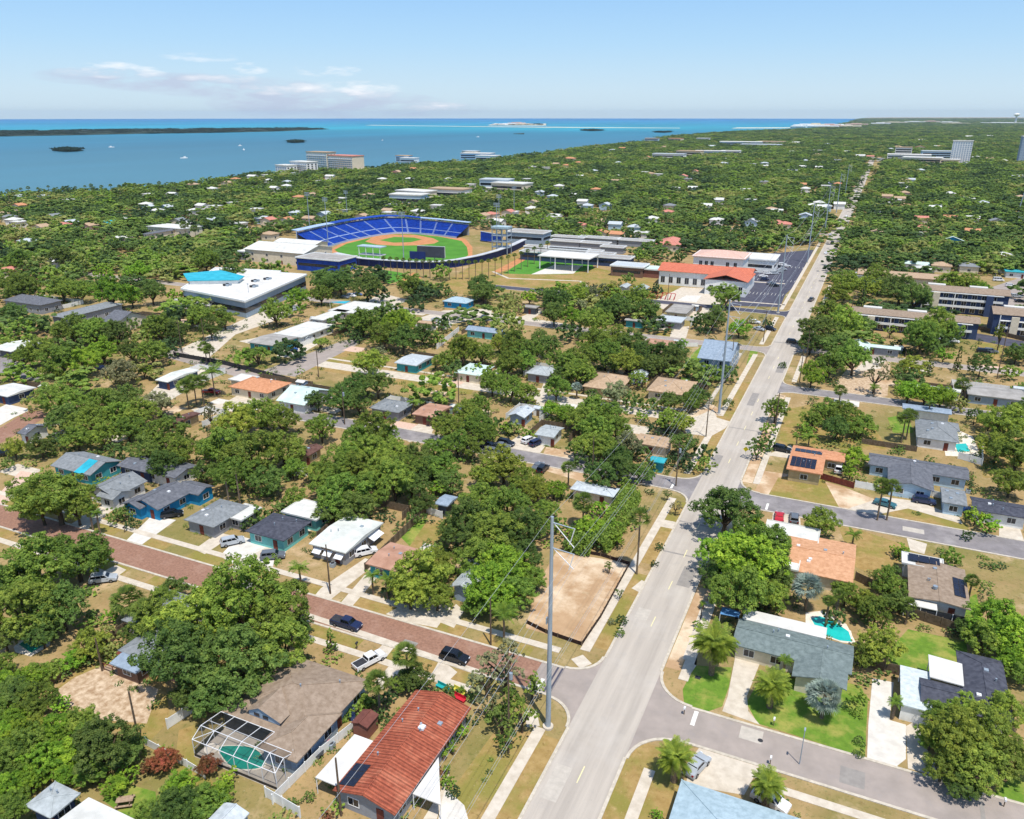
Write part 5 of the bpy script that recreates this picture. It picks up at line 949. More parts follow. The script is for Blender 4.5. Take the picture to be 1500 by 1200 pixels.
# ------------------------------------------------------------ vehicles
def paint(k, c, r=.25, met=.0): return mat('paint_'+k, c, tuple(int(x*.92) for x in c), .4, r, 0, .6, 3, met)
PAINTS = {k: paint(k, c) for k, c in dict(black=(26,30,38), navy=(34,44,78), silver=(176,182,188), white=(232,232,232), red=(190,32,44), blue=(36,80,150), grey=(104,110,118), darkred=(150,24,34), teal=(60,110,120)).items()}
TYRE = mat('tyre_rubber', (30,30,32), (22,22,24), 4, .9); RIM = mat('wheel_rim', (150,152,156), (120,122,126), 4, .35, 0, .5, 3, .6); LAMP = mat('headlamp', (226,230,234), (206,210,216), 3, .15); TAIL = mat('tail_lamp', (160,24,26), (130,16,18), 3, .2)
CAR = {}
def car_proto(kind, p):
    e = empty('parked_car', (0,0,0)); Wd = .92
    prof = {'suv': [(-2.3,.38),(-2.34,.8),(-2.26,1.02),(-2.1,1.08),(1.15,1.04),(2.0,.9),(2.3,.72),(2.34,.4)], 'sedan': [(-2.3,.36),(-2.34,.74),(-2.2,.95),(-1.6,.98),(1.0,.92),(1.9,.8),(2.28,.62),(2.3,.36)],
            'pickup': [(-2.8,.46),(-2.84,.8),(-2.8,1.08),(-.75,1.1),(1.4,1.12),(2.35,1.04),(2.65,.8),(2.68,.46)], 'van': [(-2.6,.4),(-2.64,.9),(-2.6,1.15),(-2.5,1.2),(1.7,1.16),(2.3,1.0),(2.6,.8),(2.62,.4)]}[kind]
    cab = {'suv': ([(-2.15,1.06),(-1.95,1.6),(-1.75,1.68),(.25,1.68),(.5,1.62),(1.2,1.05)]), 'sedan': ([(-1.65,.96),(-.95,1.36),(-.7,1.42),(.1,1.42),(.3,1.38),(1.05,.92)]),
           'pickup': ([(-.75,1.1),(-.65,1.68),(-.45,1.76),(.6,1.76),(.85,1.7),(1.45,1.12)]), 'van': ([(-2.5,1.18),(-2.4,1.98),(-2.2,2.06),(.9,2.06),(1.2,1.98),(1.85,1.16)])}[kind]
    bd = MB()
    def loft(pr, w0, w1, zmin, zmax, mi):
        n = len(pr); ws = [w0+(w1-w0)*max(0,(z-zmin)/(zmax-zmin)) for _, z in pr]
        Lf = [(x,w,z) for (x,z),w in zip(pr,ws)]; Rt = [(x,-w,z) for (x,z),w in zip(pr,ws)]
        bd.face(Lf, mi); bd.face(Rt[::-1], mi)
        for i in range(n):
            j = (i+1) % n; bd.face([Lf[j],Lf[i],Rt[i],Rt[j]], mi)
    loft(prof, Wd, Wd-.06, .4, 1.1, 0); zt = max(z for _, z in cab); zb = min(z for _, z in cab); loft(cab, Wd-.08, Wd-.26, zb, zt, 0)
    if kind == 'pickup': bd.box(-2.7,-.72,1.0,-.8,.72,1.115,1)
    bd.build('body', [p, DARKM], e)
    g = MB(); xs0, xs1 = cab[0][0], cab[-1][0]; a0, a1 = cab[1][0], cab[-2][0]; w = lambda z: Wd-.08-(.18)*(z-zb)/(zt-zb)+.012
    zl, zh = zb+.1, zt-.12
    fx = lambda z: xs1+(a1-xs1)*(z-zb)/(cab[-2][1]-zb); rx = lambda z: xs0+(a0-xs0)*(z-zb)/(cab[1][1]-zb)
    g.face([(fx(zl)+.02,-w(zl)+.08,zl),(fx(zl)+.02,w(zl)-.08,zl),(fx(zh)+.02,w(zh)-.06,zh),(fx(zh)+.02,-w(zh)+.06,zh)])
    g.face([(rx(zl)-.02,w(zl)-.08,zl),(rx(zl)-.02,-w(zl)+.08,zl),(rx(zh)-.02,-w(zh)+.06,zh),(rx(zh)-.02,w(zh)-.06,zh)])
    for s in (-1,1):
        k = 3 if kind in ('suv','van') else 2
        X0, X1 = rx(zl)+.12, fx(zl)-.2; T0, T1 = rx(zh)+.12, fx(zh)-.1
        for i in range(k):
            u0, u1 = i/k+.015, (i+1)/k-.015; q = [(X0+(X1-X0)*u0,s*w(zl),zl),(X0+(X1-X0)*u1,s*w(zl),zl),(T0+(T1-T0)*u1,s*w(zh),zh),(T0+(T1-T0)*u0,s*w(zh),zh)]; g.face(q if s < 0 else q[::-1])
    g.build('window_glass', CARGLASS, e); L = prof[-1][0]; wx = 1.4 if kind != 'pickup' else 1.75
    for x in (-wx, wx):
        for s in (-1,1):
            t = MB().tube((x,s*.72,.34),(x,s*.95,.34),.34,n=14).build('wheel', TYRE, e); MB().tube((x,s*.94,.34),(x,s*.965,.34),.2,n=10).build('rim', RIM, t)
    for s in (-1,1):
        MB().box(L-.1,s*.62-.2,.6,L+.0,s*.62+.2,.76).build('headlight', LAMP, e); x = prof[0][0]; MB().box(x-.05,s*.7-.14,.7,x+.06,s*.7+.14,.92).build('taillight', TAIL, e)
        MB().box(.75,s*.92-.08,.98,.95,s*.92+.08,1.12).build('mirror', p, e)
    return e
def copy_tree(o, parent=None):
    c = o.copy(); COL.objects.link(c); c.parent = parent
    for k, v in list(c.items()):
        if k in ('label','group','category','kind'): del c[k]
    for ch in CHILD.get(o.name, []): copy_tree(ch, c)
    return c
CHILD = {}
def reg(e):
    for c in e.children: CHILD.setdefault(e.name, []).append(c); reg(c)
def car(px, py, hd, kind, col, lab=None, names='parked_car', cat='car', grp='parked cars'):
    k = (kind, col); X, Y = at(px, py)
    if k not in CAR: CAR[k] = e = car_proto(kind, PAINTS[col]); e.name = names; reg(e)
    else: e = copy_tree(CAR[k]); e.name = names
    e.location = (X, Y, .04); e.rotation_euler = (0,0,R(hd)); tag(e, lab, cat, grp)
    if not lab: pend(e, {'suv':'parked %s sport utility car','sedan':'parked %s sedan','pickup':'parked %s pickup truck','van':'parked %s van'}[kind] % col, X, Y, 1)
    return e
car(666,967,0,'suv','black','black sport utility car on the brick street nearest the main road'); car(508,918,0,'pickup','navy','dark navy pickup parked by the kerb of the brick street','parked_truck','pickup truck')
car(1020,1126,72,'sedan','silver','silver sedan in the corner driveway beside a date palm'); car(1128,1178,-15,'suv','white','white sport utility car half hidden by a palm at the bottom edge'); car(542,972,68,'pickup','white','white pickup truck beside the brown shingle house driveway','parked_truck','pickup truck')
car(1353,737,0,'suv','navy','dark blue sport utility car in front of the long slate roof house'); car(1402,747,-12,'pickup','blue','bright blue pickup truck half under small trees','parked_truck','pickup truck'); car(1296,741,-12,'sedan','teal','teal sedan under the palm clump on a driveway')
car(1141,761,95,'sedan','red','small red car on the white pad beside the side street'); car(1163,763,95,'suv','grey','grey car right of the small red car'); car(1228,690,90,'van','white','white van behind the orange roof solar house','parked_van','van'); car(1145,661,-5,'suv','black','black car left of the orange roof solar house')
car(341,797,52,'suv','silver','silver sport utility car on the white drive of the turquoise side-wall house'); car(400,818,35,'suv','grey','grey sport utility car on the white drive by the brick street'); car(252,757,45,'suv','black','black car in the driveway of the bright blue house'); car(152,852,40,'suv','silver','silver car behind the lower left grey house'); car(536,812,50,'suv','white','white sport utility car beside the plank fence of the white flat-roof house')
car(310,577,15,'pickup','darkred','dark red pickup truck in front of the peach hip roof house','parked_truck','pickup truck'); car(775,648,70,'suv','white','white car left of a dark one beside the boxy white house'); car(786,652,70,'suv','navy','dark blue car touching the wall side of the boxy white house')
car(427,514,50,'sedan','blue','small blue car beside the turquoise wall house')
for x, y, h, k, c in [(741,652,0,'suv','black'),(735,656,5,'sedan','grey'),(728,660,0,'sedan','black'),(722,665,0,'suv','grey'),(716,655,10,'sedan','navy'),(795,690,90,'suv','black'),(788,686,90,'sedan','grey'),
      (1105,474,0,'suv','white'),(1112,484,-20,'sedan','silver'),(1128,484,-20,'suv','black'),(1161,503,0,'suv','black'),(1188,441,80,'pickup','grey'),(1219,357,85,'suv','black'),(1226,361,85,'suv','navy'),(1222,374,85,'sedan','black'),(1216,345,85,'sedan','silver'),
      (1124,402,20,'suv','white'),(1118,406,20,'sedan','white'),(1134,402,20,'suv','silver'),(1140,399,20,'sedan','silver'),(1120,411,20,'suv','navy'),(1130,417,20,'sedan','grey'),(1146,389,20,'suv','white'),(1152,391,20,'sedan','white'),(1138,392,20,'suv','black'),(1146,396,20,'sedan','silver'),(1134,420,20,'suv','black'),
      (1440,517,0,'suv','black'),(1451,517,0,'suv','grey'),(1462,412,10,'van','white'),(1480,420,10,'suv','white'),(1475,432,10,'sedan','white'),(1488,436,10,'suv','silver'),(1494,443,10,'sedan','black'),(1493,488,10,'sedan','white'),(1384,500,0,'sedan','silver'),(1395,502,0,'suv','white'),(1372,496,0,'suv','grey'),
      (455,480,30,'sedan','black'),(462,470,30,'suv','white'),(560,500,20,'suv','black'),(568,497,20,'sedan','navy'),(640,470,10,'sedan','silver'),(95,533,0,'suv','black'),(150,542,0,'sedan','navy'),(30,528,0,'sedan','black'),(4,668,40,'suv','black'),(302,655,20,'sedan','grey'),(314,650,20,'suv','black'),(328,647,20,'sedan','silver'),
      (1271,246,85,'suv','grey'),(1240,318,85,'sedan','white'),(1210,372,-95,'sedan','white'),(1231,352,85,'suv','silver'),(1267,256,85,'sedan','white'),(1262,268,85,'suv','black'),(1255,282,85,'sedan','silver'),(1248,297,85,'suv','grey'),(436,455,60,'suv','silver'),(505,437,0,'sedan','grey'),(515,435,0,'suv','white'),(524,433,0,'sedan','blue'),(1345,448,0,'sedan','white'),(1290,452,0,'suv','white')]:
    car(x, y, h, k, c)
# kayaks and benches in front of the red tile house
for i, (x, y, c, nm) in enumerate([(648,1010,'teal','teal'),(672,1016,'yel','yellow'),(672,1026,'red','red')]):
    X, Y = at(x, y); m = mat('bench_'+nm, {'teal':(40,170,170),'yellow':(224,214,90),'red':(206,44,60)}[nm], None, 2, .5); t = empty('garden_bench', (X,Y,0), R(-10)); tag(t, f'bright {nm} garden bench at the street end of the red tile house', 'bench')
    MB().box(-1.1,-.3,.4,1.1,.3,.48).build('seat', m, t); MB().box(-1.1,.28,.48,1.1,.36,.95).build('backrest', m, t)
    for q in (-1,.9): MB().box(q,-.28,0,q+.1,.3,.4).build('leg', m, t)
X, Y = at(478,1088); t = empty('garden_chair', (X,Y,0), .4); tag(t, 'small red garden chair on the white path by the red shed', 'chair'); cm = MATS['bench_red']; MB().box(-.4,-.35,.3,.4,.35,.4).build('seat', cm, t); MB().box(-.4,.3,.4,.4,.4,1.1).build('backrest', cm, t)
for q in (-.36,.28): MB().box(q,-.33,0,q+.08,.33,.3).build('leg', cm, t)
X, Y = at(465,1108); t = empty('round_table', (X,Y,0)); tag(t, 'round dark patio table beside the brown pool-cage house', 'table'); MB().tube((0,0,.7),(0,0,.76),.9,n=16).build('tabletop', SCREEN, t); MB().tube((0,0,0),(0,0,.7),.08).build('pedestal', DARKM, t)
X, Y = at(516,1054); t = empty('wheelie_bin', (X,Y,0)); tag(t, 'blue wheeled bin beside the dark red shed', 'bin'); MB().box(-.3,-.35,0,.3,.35,1.0).build('bin_body', PAINTS['blue'], t); MB().box(-.33,-.38,1.0,.33,.38,1.08).build('lid', PAINTS['navy'], t)
X, Y = at(184,1178); t = empty('picnic_table', (X,Y,0), R(35)); tag(t, 'pale wooden picnic table on the green lawn at lower left', 'table'); MB().box(-1,-.4,.72,1,.4,.78).build('tabletop', DECK, t)
for s in (-.75,.75): MB().box(-1,s-.14,.42,1,s+.14,.47).build('bench_seat', DECK, t)
for s in (-.7,.7): MB().box(s-.05,-.8,0,s+.05,.8,.7).build('trestle', WOOD, t)
ac_unit(-84.0,103.4,0); ac_unit(-56.7,66,0); ac_unit(27.5,188.0,0); ac_unit(-8,131.6,0)
for x, y in [(523,951),(1133,1063),(1470,1182),(1002,1047),(183,780),(730,960),(1128,1120)]:
    X, Y = at(x, y); t = empty('mailbox', (X,Y,0)); tag(t, None, 'mailbox', 'kerbside mailboxes'); MB().box(-.05,-.05,0,.05,.05,1.05).build('post', WOOD, t); MB().box(-.12,-.26,1.05,.12,.26,1.32).build('box', ALU if x > 900 else DARKM, t); pend(t, 'kerbside mailbox on a post', X, Y, 1)
# ------------------------------------------------------------ fences
def fence(pts, h, m, lab, post=2.4, px=True, cat='fence', pm=None):
    P = [at(*p) for p in pts] if px else pts; ox, oy = P[0]; L = [(p[0]-ox,p[1]-oy) for p in P]; e = empty('fence', (ox,oy,0)); tag(e, lab, cat)
    MB().strip(L, .06, .05, h).build('fence_panel', m, e); q = MB().box(-.08,-.08,0,.08,.08,h+.12).build('fence_post', pm or m, e); q0 = q
    for a, b_ in zip(L[:-1], L[1:]):
        l_ = math.hypot(b_[0]-a[0], b_[1]-a[1]); n_ = max(1, int(l_/post))
        for k in range(n_+(b_ is L[-1])):
            if q is None: q = q0.copy(); COL.objects.link(q); q.parent = e
            q.location = (a[0]+(b_[0]-a[0])*k/n_, a[1]+(b_[1]-a[1])*k/n_, 0); q = None
    return e
WOODF = stripes(mat('fence_boards', (128,112,92), (98,84,66), 2, .9, .3), 3.2, 0, .4); VINYL = mat('white_vinyl', (236,236,232), (220,220,216), 1, .5)
fence([(535,838),(625,752)], 1.9, WOODF, 'long grey plank fence right of the white flat-roof house'); fence([(555,742),(600,752),(590,762)], 1.8, WOODF, 'brown plank fence behind the yard of the white flat-roof house')
fence([(624,752),(648,760)], 1.7, VINYL, 'white picket fence beside the blue pavilion'); fence([(75,1005),(165,940),(185,925)], 1.9, WOODF, 'dark plank fence along the left of the rubble yard')
fence([(246,1068),(292,1038)], 1.7, VINYL, 'white fence between the rubble yard and the brown house'); fence([(214,1092),(275,1125),(300,1140)], 1.3, VINYL, 'low white fence by the red flowering shrubs')
fence([(390,1168),(440,1198)], 1.7, VINYL, 'white fence at the bottom edge behind the red tile house'); fence([(400,1178),(470,1108),(520,1068)], 1.5, VINYL, 'white fence along the brown pool-cage house')
fence([(1274,978),(1318,990)], 1.8, WOODF, 'dark plank fence between the two lower right houses'); fence([(1330,903),(1428,935)], 1.8, WOODF, 'plank fence behind the green lawn at right'); fence([(1252,850),(1290,868),(1330,900)], 1.8, WOODF, 'plank fence behind the peach roof house')
fence([(1252,714),(1286,720)], 1.7, VINYL, 'white fence right of the orange roof solar house'); fence([(1202,702),(1250,716)], 1.6, WOODR, 'red brown fence beside the orange roof solar house'); fence([(1347,722),(1404,738)], 1.5, VINYL, 'white fence in front of the long slate roof house')
fence([(1403,672),(1438,682),(1438,660)], 1.8, VINYL, 'white fence around the small rectangular pool'); fence([(1262,650),(1342,662)], 1.5, WOODF, 'dark fence behind the long slate roof house'); fence([(465,790),(490,770),(520,745)], 1.7, WOODF, 'grey fence left of the white flat-roof house')
fence([(640,512),(672,486)], 2, VINYL, 'white fence in the middle beside the turquoise gable bungalow'); fence([(255,522),(330,535),(425,560)], 1.6, DARKM, 'dark wire fence by the concrete lane'); fence([(1432,483),(1500,500)], 1.6, WOODF, 'dark fence in front of the navy apartments'); fence([(262,715),(300,690)], 1.8, VINYL, 'white fence behind the bright blue house')
fence([(1004,508),(1022,508)], 1.5, VINYL, 'white rail fence left of the two-storey blue grey house')
_rf = random.Random(21)
for i, (cx, cy, w, d) in enumerate(MIDH):
    if d > 24 or w > 26 or abs(cx+24.5) < 22: continue
    y1 = cy+d/2+_rf.uniform(5,8); x0, x1 = cx-w/2-_rf.uniform(2,4), cx+w/2+_rf.uniform(2,4); m_, nm = [(VINYL,'white'),(WOODF,'brown'),(WOODF,'brown')][i % 3]
    f_ = fence([(x0,cy),(x0,y1),(x1,y1),(x1,cy+d/4)], 1.8, m_, None, 3.0, False); f_['group'] = 'backyard fences'; pend(f_, nm+' backyard fence', x0, cy, 1)
    if i % 2 == 0:
        sx, sy = x1-2.4, y1-2.2; t = empty('shed', (sx,sy,0)); rm = [SHINGLE['steel'],SHINGLE['darkbrown'],SHINGLE['white']][i//2 % 3]; mm, _z = roof_mb('gablex', 2.8, 2.2, 2.1, .3, .15); mm.build('roof', rm, t); MB().box(-1.4,-1.1,0,1.4,1.1,2.1).build('wall', WALLC[['white','tan','bluegrey'][i//2%3]], t); MB().box(-.45,-1.14,0,.45,-1.1,1.8).build('door', WOOD, t)
        tag(t, None, 'shed', 'backyard sheds'); pend(t, ['silver','brown','white'][i//2%3]+' roofed backyard shed', sx, sy, 1)
SILT = mat('silt_fabric', (58,40,34), (40,28,24), 1.5, .9)
fence([(772,914),(800,928),(852,946),(880,905),(922,828),(880,815),(830,806)], .75, SILT, 'low black silt fence around the bare dirt lot', 2.0, True, 'silt fence', WOOD)
# ------------------------------------------------------------ poles and lines
WIRE = mat('cable', (176,180,184), (150,154,158), 2, .5)
TP = [(-31.5 if k <= 0 else -33, 81.6+133.6*k) for k in range(-1, 7)]
for k, (X, Y) in enumerate(TP):
    if k == 0: continue
    h = 33; e = empty('transmission_pole', (X,Y,0)); tag(e, None, 'power pole', 'steel transmission poles beside the road')
    MB().tube((0,0,0),(0,0,h),.38,.2,n=14).build('shaft', METAL, e); MB().tube((0,0,0),(0,0,.3),.75,n=14).build('footing', CONC, e)
    for q, z in enumerate((32.2, 28.6)):
        a = MB().tube((0,0,z),(3.1,0,z-.25),.09,.06,n=6).build('crossarm', METAL, e); MB().tube((.3,0,z-.1),(3.0,0,z-2.9 if q == 0 else z-2.4),.06,n=6).tube((3.0,0,z-.25),(2.4,0,z-2.6),.07,n=6).build('insulator', ALU, a)
    MB().box(-.55,-.2,17,-.4,.2,18).build('bracket', METAL, e)
    pend(e, 'tall steel transmission pole', X, Y, 20)
_e = empty('transmission_pole', at(1490,315)+(0,)); tag(_e, 'leaning steel transmission pole near the right edge', 'power pole')
MB().tube((0,0,0),(3,0,33),.5,.25).build('shaft', METAL, _e); MB().tube((-2.4,0,31),(6,0,31.4),.12).build('crossarm', METAL, _e)
def wire(p, q, sag, r, lab, n=18):
    P = [Vector(p)+(Vector(q)-Vector(p))*(i/n)-Vector((0,0,4*sag*(i/n)*(1-i/n))) for i in range(n+1)]; m = MB()
    for a, b_ in zip(P[:-1], P[1:]): m.tube(a, b_, r, n=4, cap=False)
    o = m.build('power_line', WIRE); tag(o, None, 'power line', 'high voltage lines beside the road'); return o
for k in range(len(TP)-3):
    (x0,y0),(x1,y1) = TP[k],TP[k+1]
    for dx, z, nm in ((3.0,29.3,'upper'),(2.9,26.2,'middle'),(-.3,32.9,'top'),(.4,22.5,'lower'),(.9,11.5,'low'),(.5,9.9,'lowest')):
        o = wire((x0+dx,y0,z),(x1+dx,y1,z),3.0 if z > 20 else 1.2,.017 if k < 2 else .04, '')
        span = ['passing in front of the nearest transmission pole','between the nearest and second transmission poles','between the second and third transmission poles','between the third and fourth transmission poles','between the fourth and fifth poles'][k]
        o['label'] = f'{nm} power line {span}'
def wood_pole(x, y, h=10.5, arm=True, trans=False):
    X, Y = at(x, y); e = empty('utility_pole', (X,Y,0)); tag(e, None, 'utility pole', 'wooden utility poles'); MB().tube((0,0,0),(0,0,h),.16,.11,n=8).build('shaft', WOODP, e)
    if arm: MB().box(-1.1,-.06,h-.9,1.1,.06,h-.75).build('crossarm', WOODP, e)
    if trans: MB().tube((.35,0,h-2.6),(.35,0,h-1.6),.26,n=10).build('transformer', METAL, e)
    pend(e, 'wooden utility pole', X, Y, h/2)
for p in [(484,870,10,1,0),(719,945,9,0,0),(745,1085,13,1,1),(990,712,11,1,1),(1034,640,11,1,0),(1070,548,13,1,0),(1118,501,12,1,0),(1180,533,12,1,0),(1135,632,11,1,0),(1460,555,18,0,0),(267,517,12,1,0),(300,505,10,0,0),(125,553,9,0,0),(467,553,10,0,0),(505,622,11,0,1),(205,1092,9,0,0),(868,690,9,0,0),(1245,470,10,0,0),(500,1195,9,0,0),(1171,560,11,0,0),(978,440,12,0,0),(150,983,6,0,0),(672,592,10,0,0)]: wood_pole(*p[:3], arm=bool(p[3]), trans=bool(p[4]))
for x, y, sx in [(1091,672,'yellow'),(950,1049,'none'),(1473,1150,'none')]:
    if sx == 'yellow':
        X, Y = at(x, y); t = empty('warning_sign', (X,Y,0), R(10)); tag(t, 'yellow diamond warning sign beside the main road', 'road sign'); MB().tube((0,0,0),(0,0,2.6),.04).build('post', METAL, t); MB().face([(0,-.05,1.9),(.7,-.05,2.6),(0,-.05,3.3),(-.7,-.05,2.6)]).face([(0,-.03,1.9),(-.7,-.03,2.6),(0,-.03,3.3),(.7,-.03,2.6)]).build('sign_plate', mat('sign_yellow',(236,216,40),(220,200,30),2,.5), t)
X, Y = at(1171,1120); t = empty('street_light', (X,Y,0)); tag(t, 'thin pale street lamp post on the verge of the lower right street', 'street lamp'); MB().tube((0,0,0),(0,0,6),.07,.05).build('post', METAL, t); MB().box(-.1,-.5,5.9,.1,.1,6.05).build('lamp', METAL, t)
for x, y in [(1003,1016),(958,1087),(856,944)]:
    pass
tag(MB().box(-12.9-2.2,100.2-.0,0,-12.1-2.2,100.9,.07).build('tactile_pad', DARKM), 'dark tactile pad at the kerb ramp north of the side street', 'kerb pad')
# ------------------------------------------------------------ trees
rng = np.random.default_rng(11)
def np_mesh(name, V, F, mats, smooth=False):
    me = bpy.data.meshes.new(name); me.vertices.add(len(V)); me.vertices.foreach_set('co', V.astype(np.float32).ravel())
    n = len(F); me.loops.add(n*4); me.loops.foreach_set('vertex_index', F.astype(np.int32).ravel()); me.polygons.add(n)
    me.polygons.foreach_set('loop_start', np.arange(0, n*4, 4, dtype=np.int32)); 
    if smooth: me.polygons.foreach_set('use_smooth', np.ones(n, bool))
    me.update(calc_edges=True); me.validate(); me.materials.append(mats); return me
def leaf_quads(C, N, S, rng):
    n = len(C); a = rng.normal(size=(n,3)); U = np.cross(N, a); U /= np.linalg.norm(U, axis=1, keepdims=True)+1e-9; Vv = np.cross(N, U)
    s = S[:,None]; asp = rng.uniform(.55,1.0,(n,1)); j = lambda k: rng.uniform(.7,1.3,(n,1))
    bend = N*s*rng.uniform(-.35,.35,(n,1))
    P = np.stack([C-U*s*j(0)-bend, C-Vv*s*asp*j(1)+bend, C+U*s*j(2)-bend, C+Vv*s*asp*j(3)+bend], 1)
    return P.reshape(-1,3), np.arange(n*4).reshape(n,4)
def crown(seed, n, size, kind='broad', up=.75):
    r = np.random.default_rng(seed)
    L = []
    if kind == 'broad':
        k = r.integers(17, 25)
        for i in range(k):
            t = r.uniform(0, 2*math.pi); q = r.uniform(.1,1)**.55*.8; rad = r.uniform(.2,.4)*(1.1-.3*q); top = .42*math.sqrt(max(0,1-q*q)); L.append((math.cos(t)*q, math.sin(t)*q, r.uniform(-.3,1)*top-.12, rad, rad*r.uniform(.8,1.0)))
        for i in range(7): t = r.uniform(0,6.28); q = r.uniform(.8,1.04); rad = r.uniform(.13,.22); L.append((math.cos(t)*q, math.sin(t)*q, r.uniform(-.25,.3), rad, rad*.85))
        for i in range(3): t = r.uniform(0,6.28); L.append((math.cos(t)*.3, math.sin(t)*.3, .46, .24, .26))
        for i in range(7): t = i*.9+r.uniform(0,.5); q = r.uniform(.45,.72); L.append((math.cos(t)*q, math.sin(t)*q, r.uniform(-.42,-.2), .26, .24))
    elif kind == 'open':
        for i in range(20):
            t = r.uniform(0, 2*math.pi); q = r.uniform(.2,.9); rad = r.uniform(.14,.26); L.append((math.cos(t)*q*.85, math.sin(t)*q*.85, r.uniform(-.25,.35)-(q-.4)*.3, rad, rad*.7))
    elif kind == 'wide':
        for i in range(18):
            t = r.uniform(0, 2*math.pi); q = r.uniform(.2,.85); rad = r.uniform(.2,.32); L.append((math.cos(t)*q*.85, math.sin(t)*q*.85, r.uniform(-.08,.14)-(q-.4)*.18, rad, rad*.6))
    elif kind == 'cone':
        for i in range(12): z = -.9+i*.16; w = .42*(1-(i/12))+.08; L += [(r.uniform(-.1,.1), r.uniform(-.1,.1), z, w, .2)]
    elif kind == 'ball': L = [(0,0,0,.96,.9)]
    L = np.array(L); vol = L[:,3]**2; nc = max(24, n//30); pick = r.choice(len(L), nc*3, p=vol/vol.sum())
    d = r.normal(size=(nc*3,3)); d /= np.linalg.norm(d, axis=1, keepdims=True); d[:,2] = np.where(d[:,2] < -.45, -d[:,2]*.6, d[:,2])
    B = L[pick]; C = B[:,:3]+d*r.uniform(.72,1.08,(nc*3,1))*np.stack([B[:,3],B[:,3],B[:,4]],1); keep = np.ones(len(C), bool)
    for l_ in L: q = ((C-l_[:3])/np.array([l_[3],l_[3],l_[4]])); keep &= (q**2).sum(1) > .42
    C, d = C[keep][:nc], d[keep][:nc]; k = r.integers(0, len(C), n); sg = (.085 if n > 1500 else .1)*(.7 if kind in ('open','cone') else 1)
    off = r.normal(size=(n,3)); off /= np.linalg.norm(off, axis=1, keepdims=True)+1e-9; off *= r.uniform(.6,1.0,(n,1)); CC = C[k]+off*np.array([sg,sg,sg*.75])
    N = d[k]*.55+off*.9+r.normal(size=CC.shape)*.35; N[:,2] += up; N /= np.linalg.norm(N, axis=1, keepdims=True); C = CC
    S = r.uniform(.6,1.25,n)*size
    V, F = leaf_quads(C, N, S, r); return V, F, L
def mk_crown(seed, n, size, kind, m=LEAF): V, F, L = crown(seed, n, size, kind); return np_mesh('crown', V, F, m), L
CROWNS = {'broad': [mk_crown(10+i, 15000, .0285, 'broad') for i in range(8)], 'open': [mk_crown(40+i, 3600, .034, 'open') for i in range(3)], 'wide': [mk_crown(50+i, 7000, .036, 'wide') for i in range(2)],
          'cone': [mk_crown(60+i, 3600, .042, 'cone') for i in range(2)], 'ball': [mk_crown(70+i, 6000, .04, 'ball') for i in range(1)]}
SMALL = {'broad': [mk_crown(110+i, 3000, .062, 'broad') for i in range(6)]}
def trunk_mesh(L, seed, ch):      # ch = crown centre height in crown radii
    r = random.Random(seed); m = MB(); zf = ch-.62
    m.tube((0,0,-.05),(r.uniform(-.03,.03),r.uniform(-.03,.03),zf), .075, .055, n=8)
    ls = sorted(L.tolist(), key=lambda q: -q[3])[:9]
    for q in ls:
        mid = (q[0]*.45, q[1]*.45, zf+(ch+q[2]-zf)*.5-.06); m.tube((0,0,zf-.06), mid, .045, .03, n=6); m.tube(mid, (q[0]*.9, q[1]*.9, ch+q[2]*.8), .03, .012, n=5)
    o = m.build('trunk', BARK); me = o.data; bpy.data.objects.remove(o); return me
CHT = {'broad': 1.0, 'open': 1.25, 'wide': .85, 'cone': 1.15, 'ball': .95}
TR = {}
def trunk_for(kind, i, small=False):
    k = (kind, i, small)
    if k not in TR: TR[k] = trunk_mesh((SMALL if small else CROWNS)[kind][i][1], hash(k) % 999, CHT[kind])
    return TR[k]
TONES = {0:(.16,.255,.055),1:(.225,.34,.055),2:(.27,.45,.045),3:(.30,.40,.06),4:(.34,.35,.17),5:(.33,.14,.06)}
TW = {0:'dark green',1:'mid green',2:'bright green',3:'yellow green',4:'greyish',5:'red flowering'}
ti = 0
def place_tree(X, Y, rad, tone, kind='broad', hz=1.0, name='oak_tree', small=False, lab=True, base=0, noun=None):
    global ti; ti += 1; i = ti % len((SMALL if small else CROWNS)[kind]); e = empty(name, (X, Y, base), random.uniform(0, 6.28)); e.scale = (rad*random.uniform(.92,1.08), rad*random.uniform(.92,1.08), rad*hz)
    t = bpy.data.objects.new('trunk', trunk_for(kind, i, small)); COL.objects.link(t); t.parent = e
    c = bpy.data.objects.new('crown', (SMALL if small else CROWNS)[kind][i][0]); COL.objects.link(c); c.parent = e; c.location = (0,0,CHT[kind])
    j = random.uniform(.72,1.2); b = TONES[tone]; c.color = (b[0]*j*random.uniform(.88,1.14), b[1]*j, b[2]*j, 1)
    noun = noun or {'broad':'tree','open':'thin open tree','wide':'spreading tree','cone':'slim conical tree','ball':'clipped round tree'}[kind]
    sz = ('shrub' if noun == 'tree' and rad < 1.7 else noun)
    w = 'small ' if rad < 2.6 and sz != 'shrub' else 'large ' if rad > 6 else ''
    tag(e, None, 'shrub' if rad < 1.7 else 'tree', 'trees and shrubs of the neighbourhood'); pend(e, f'{w}{TW[tone]} {sz}', X, Y, rad*CHT[kind]*hz); return e
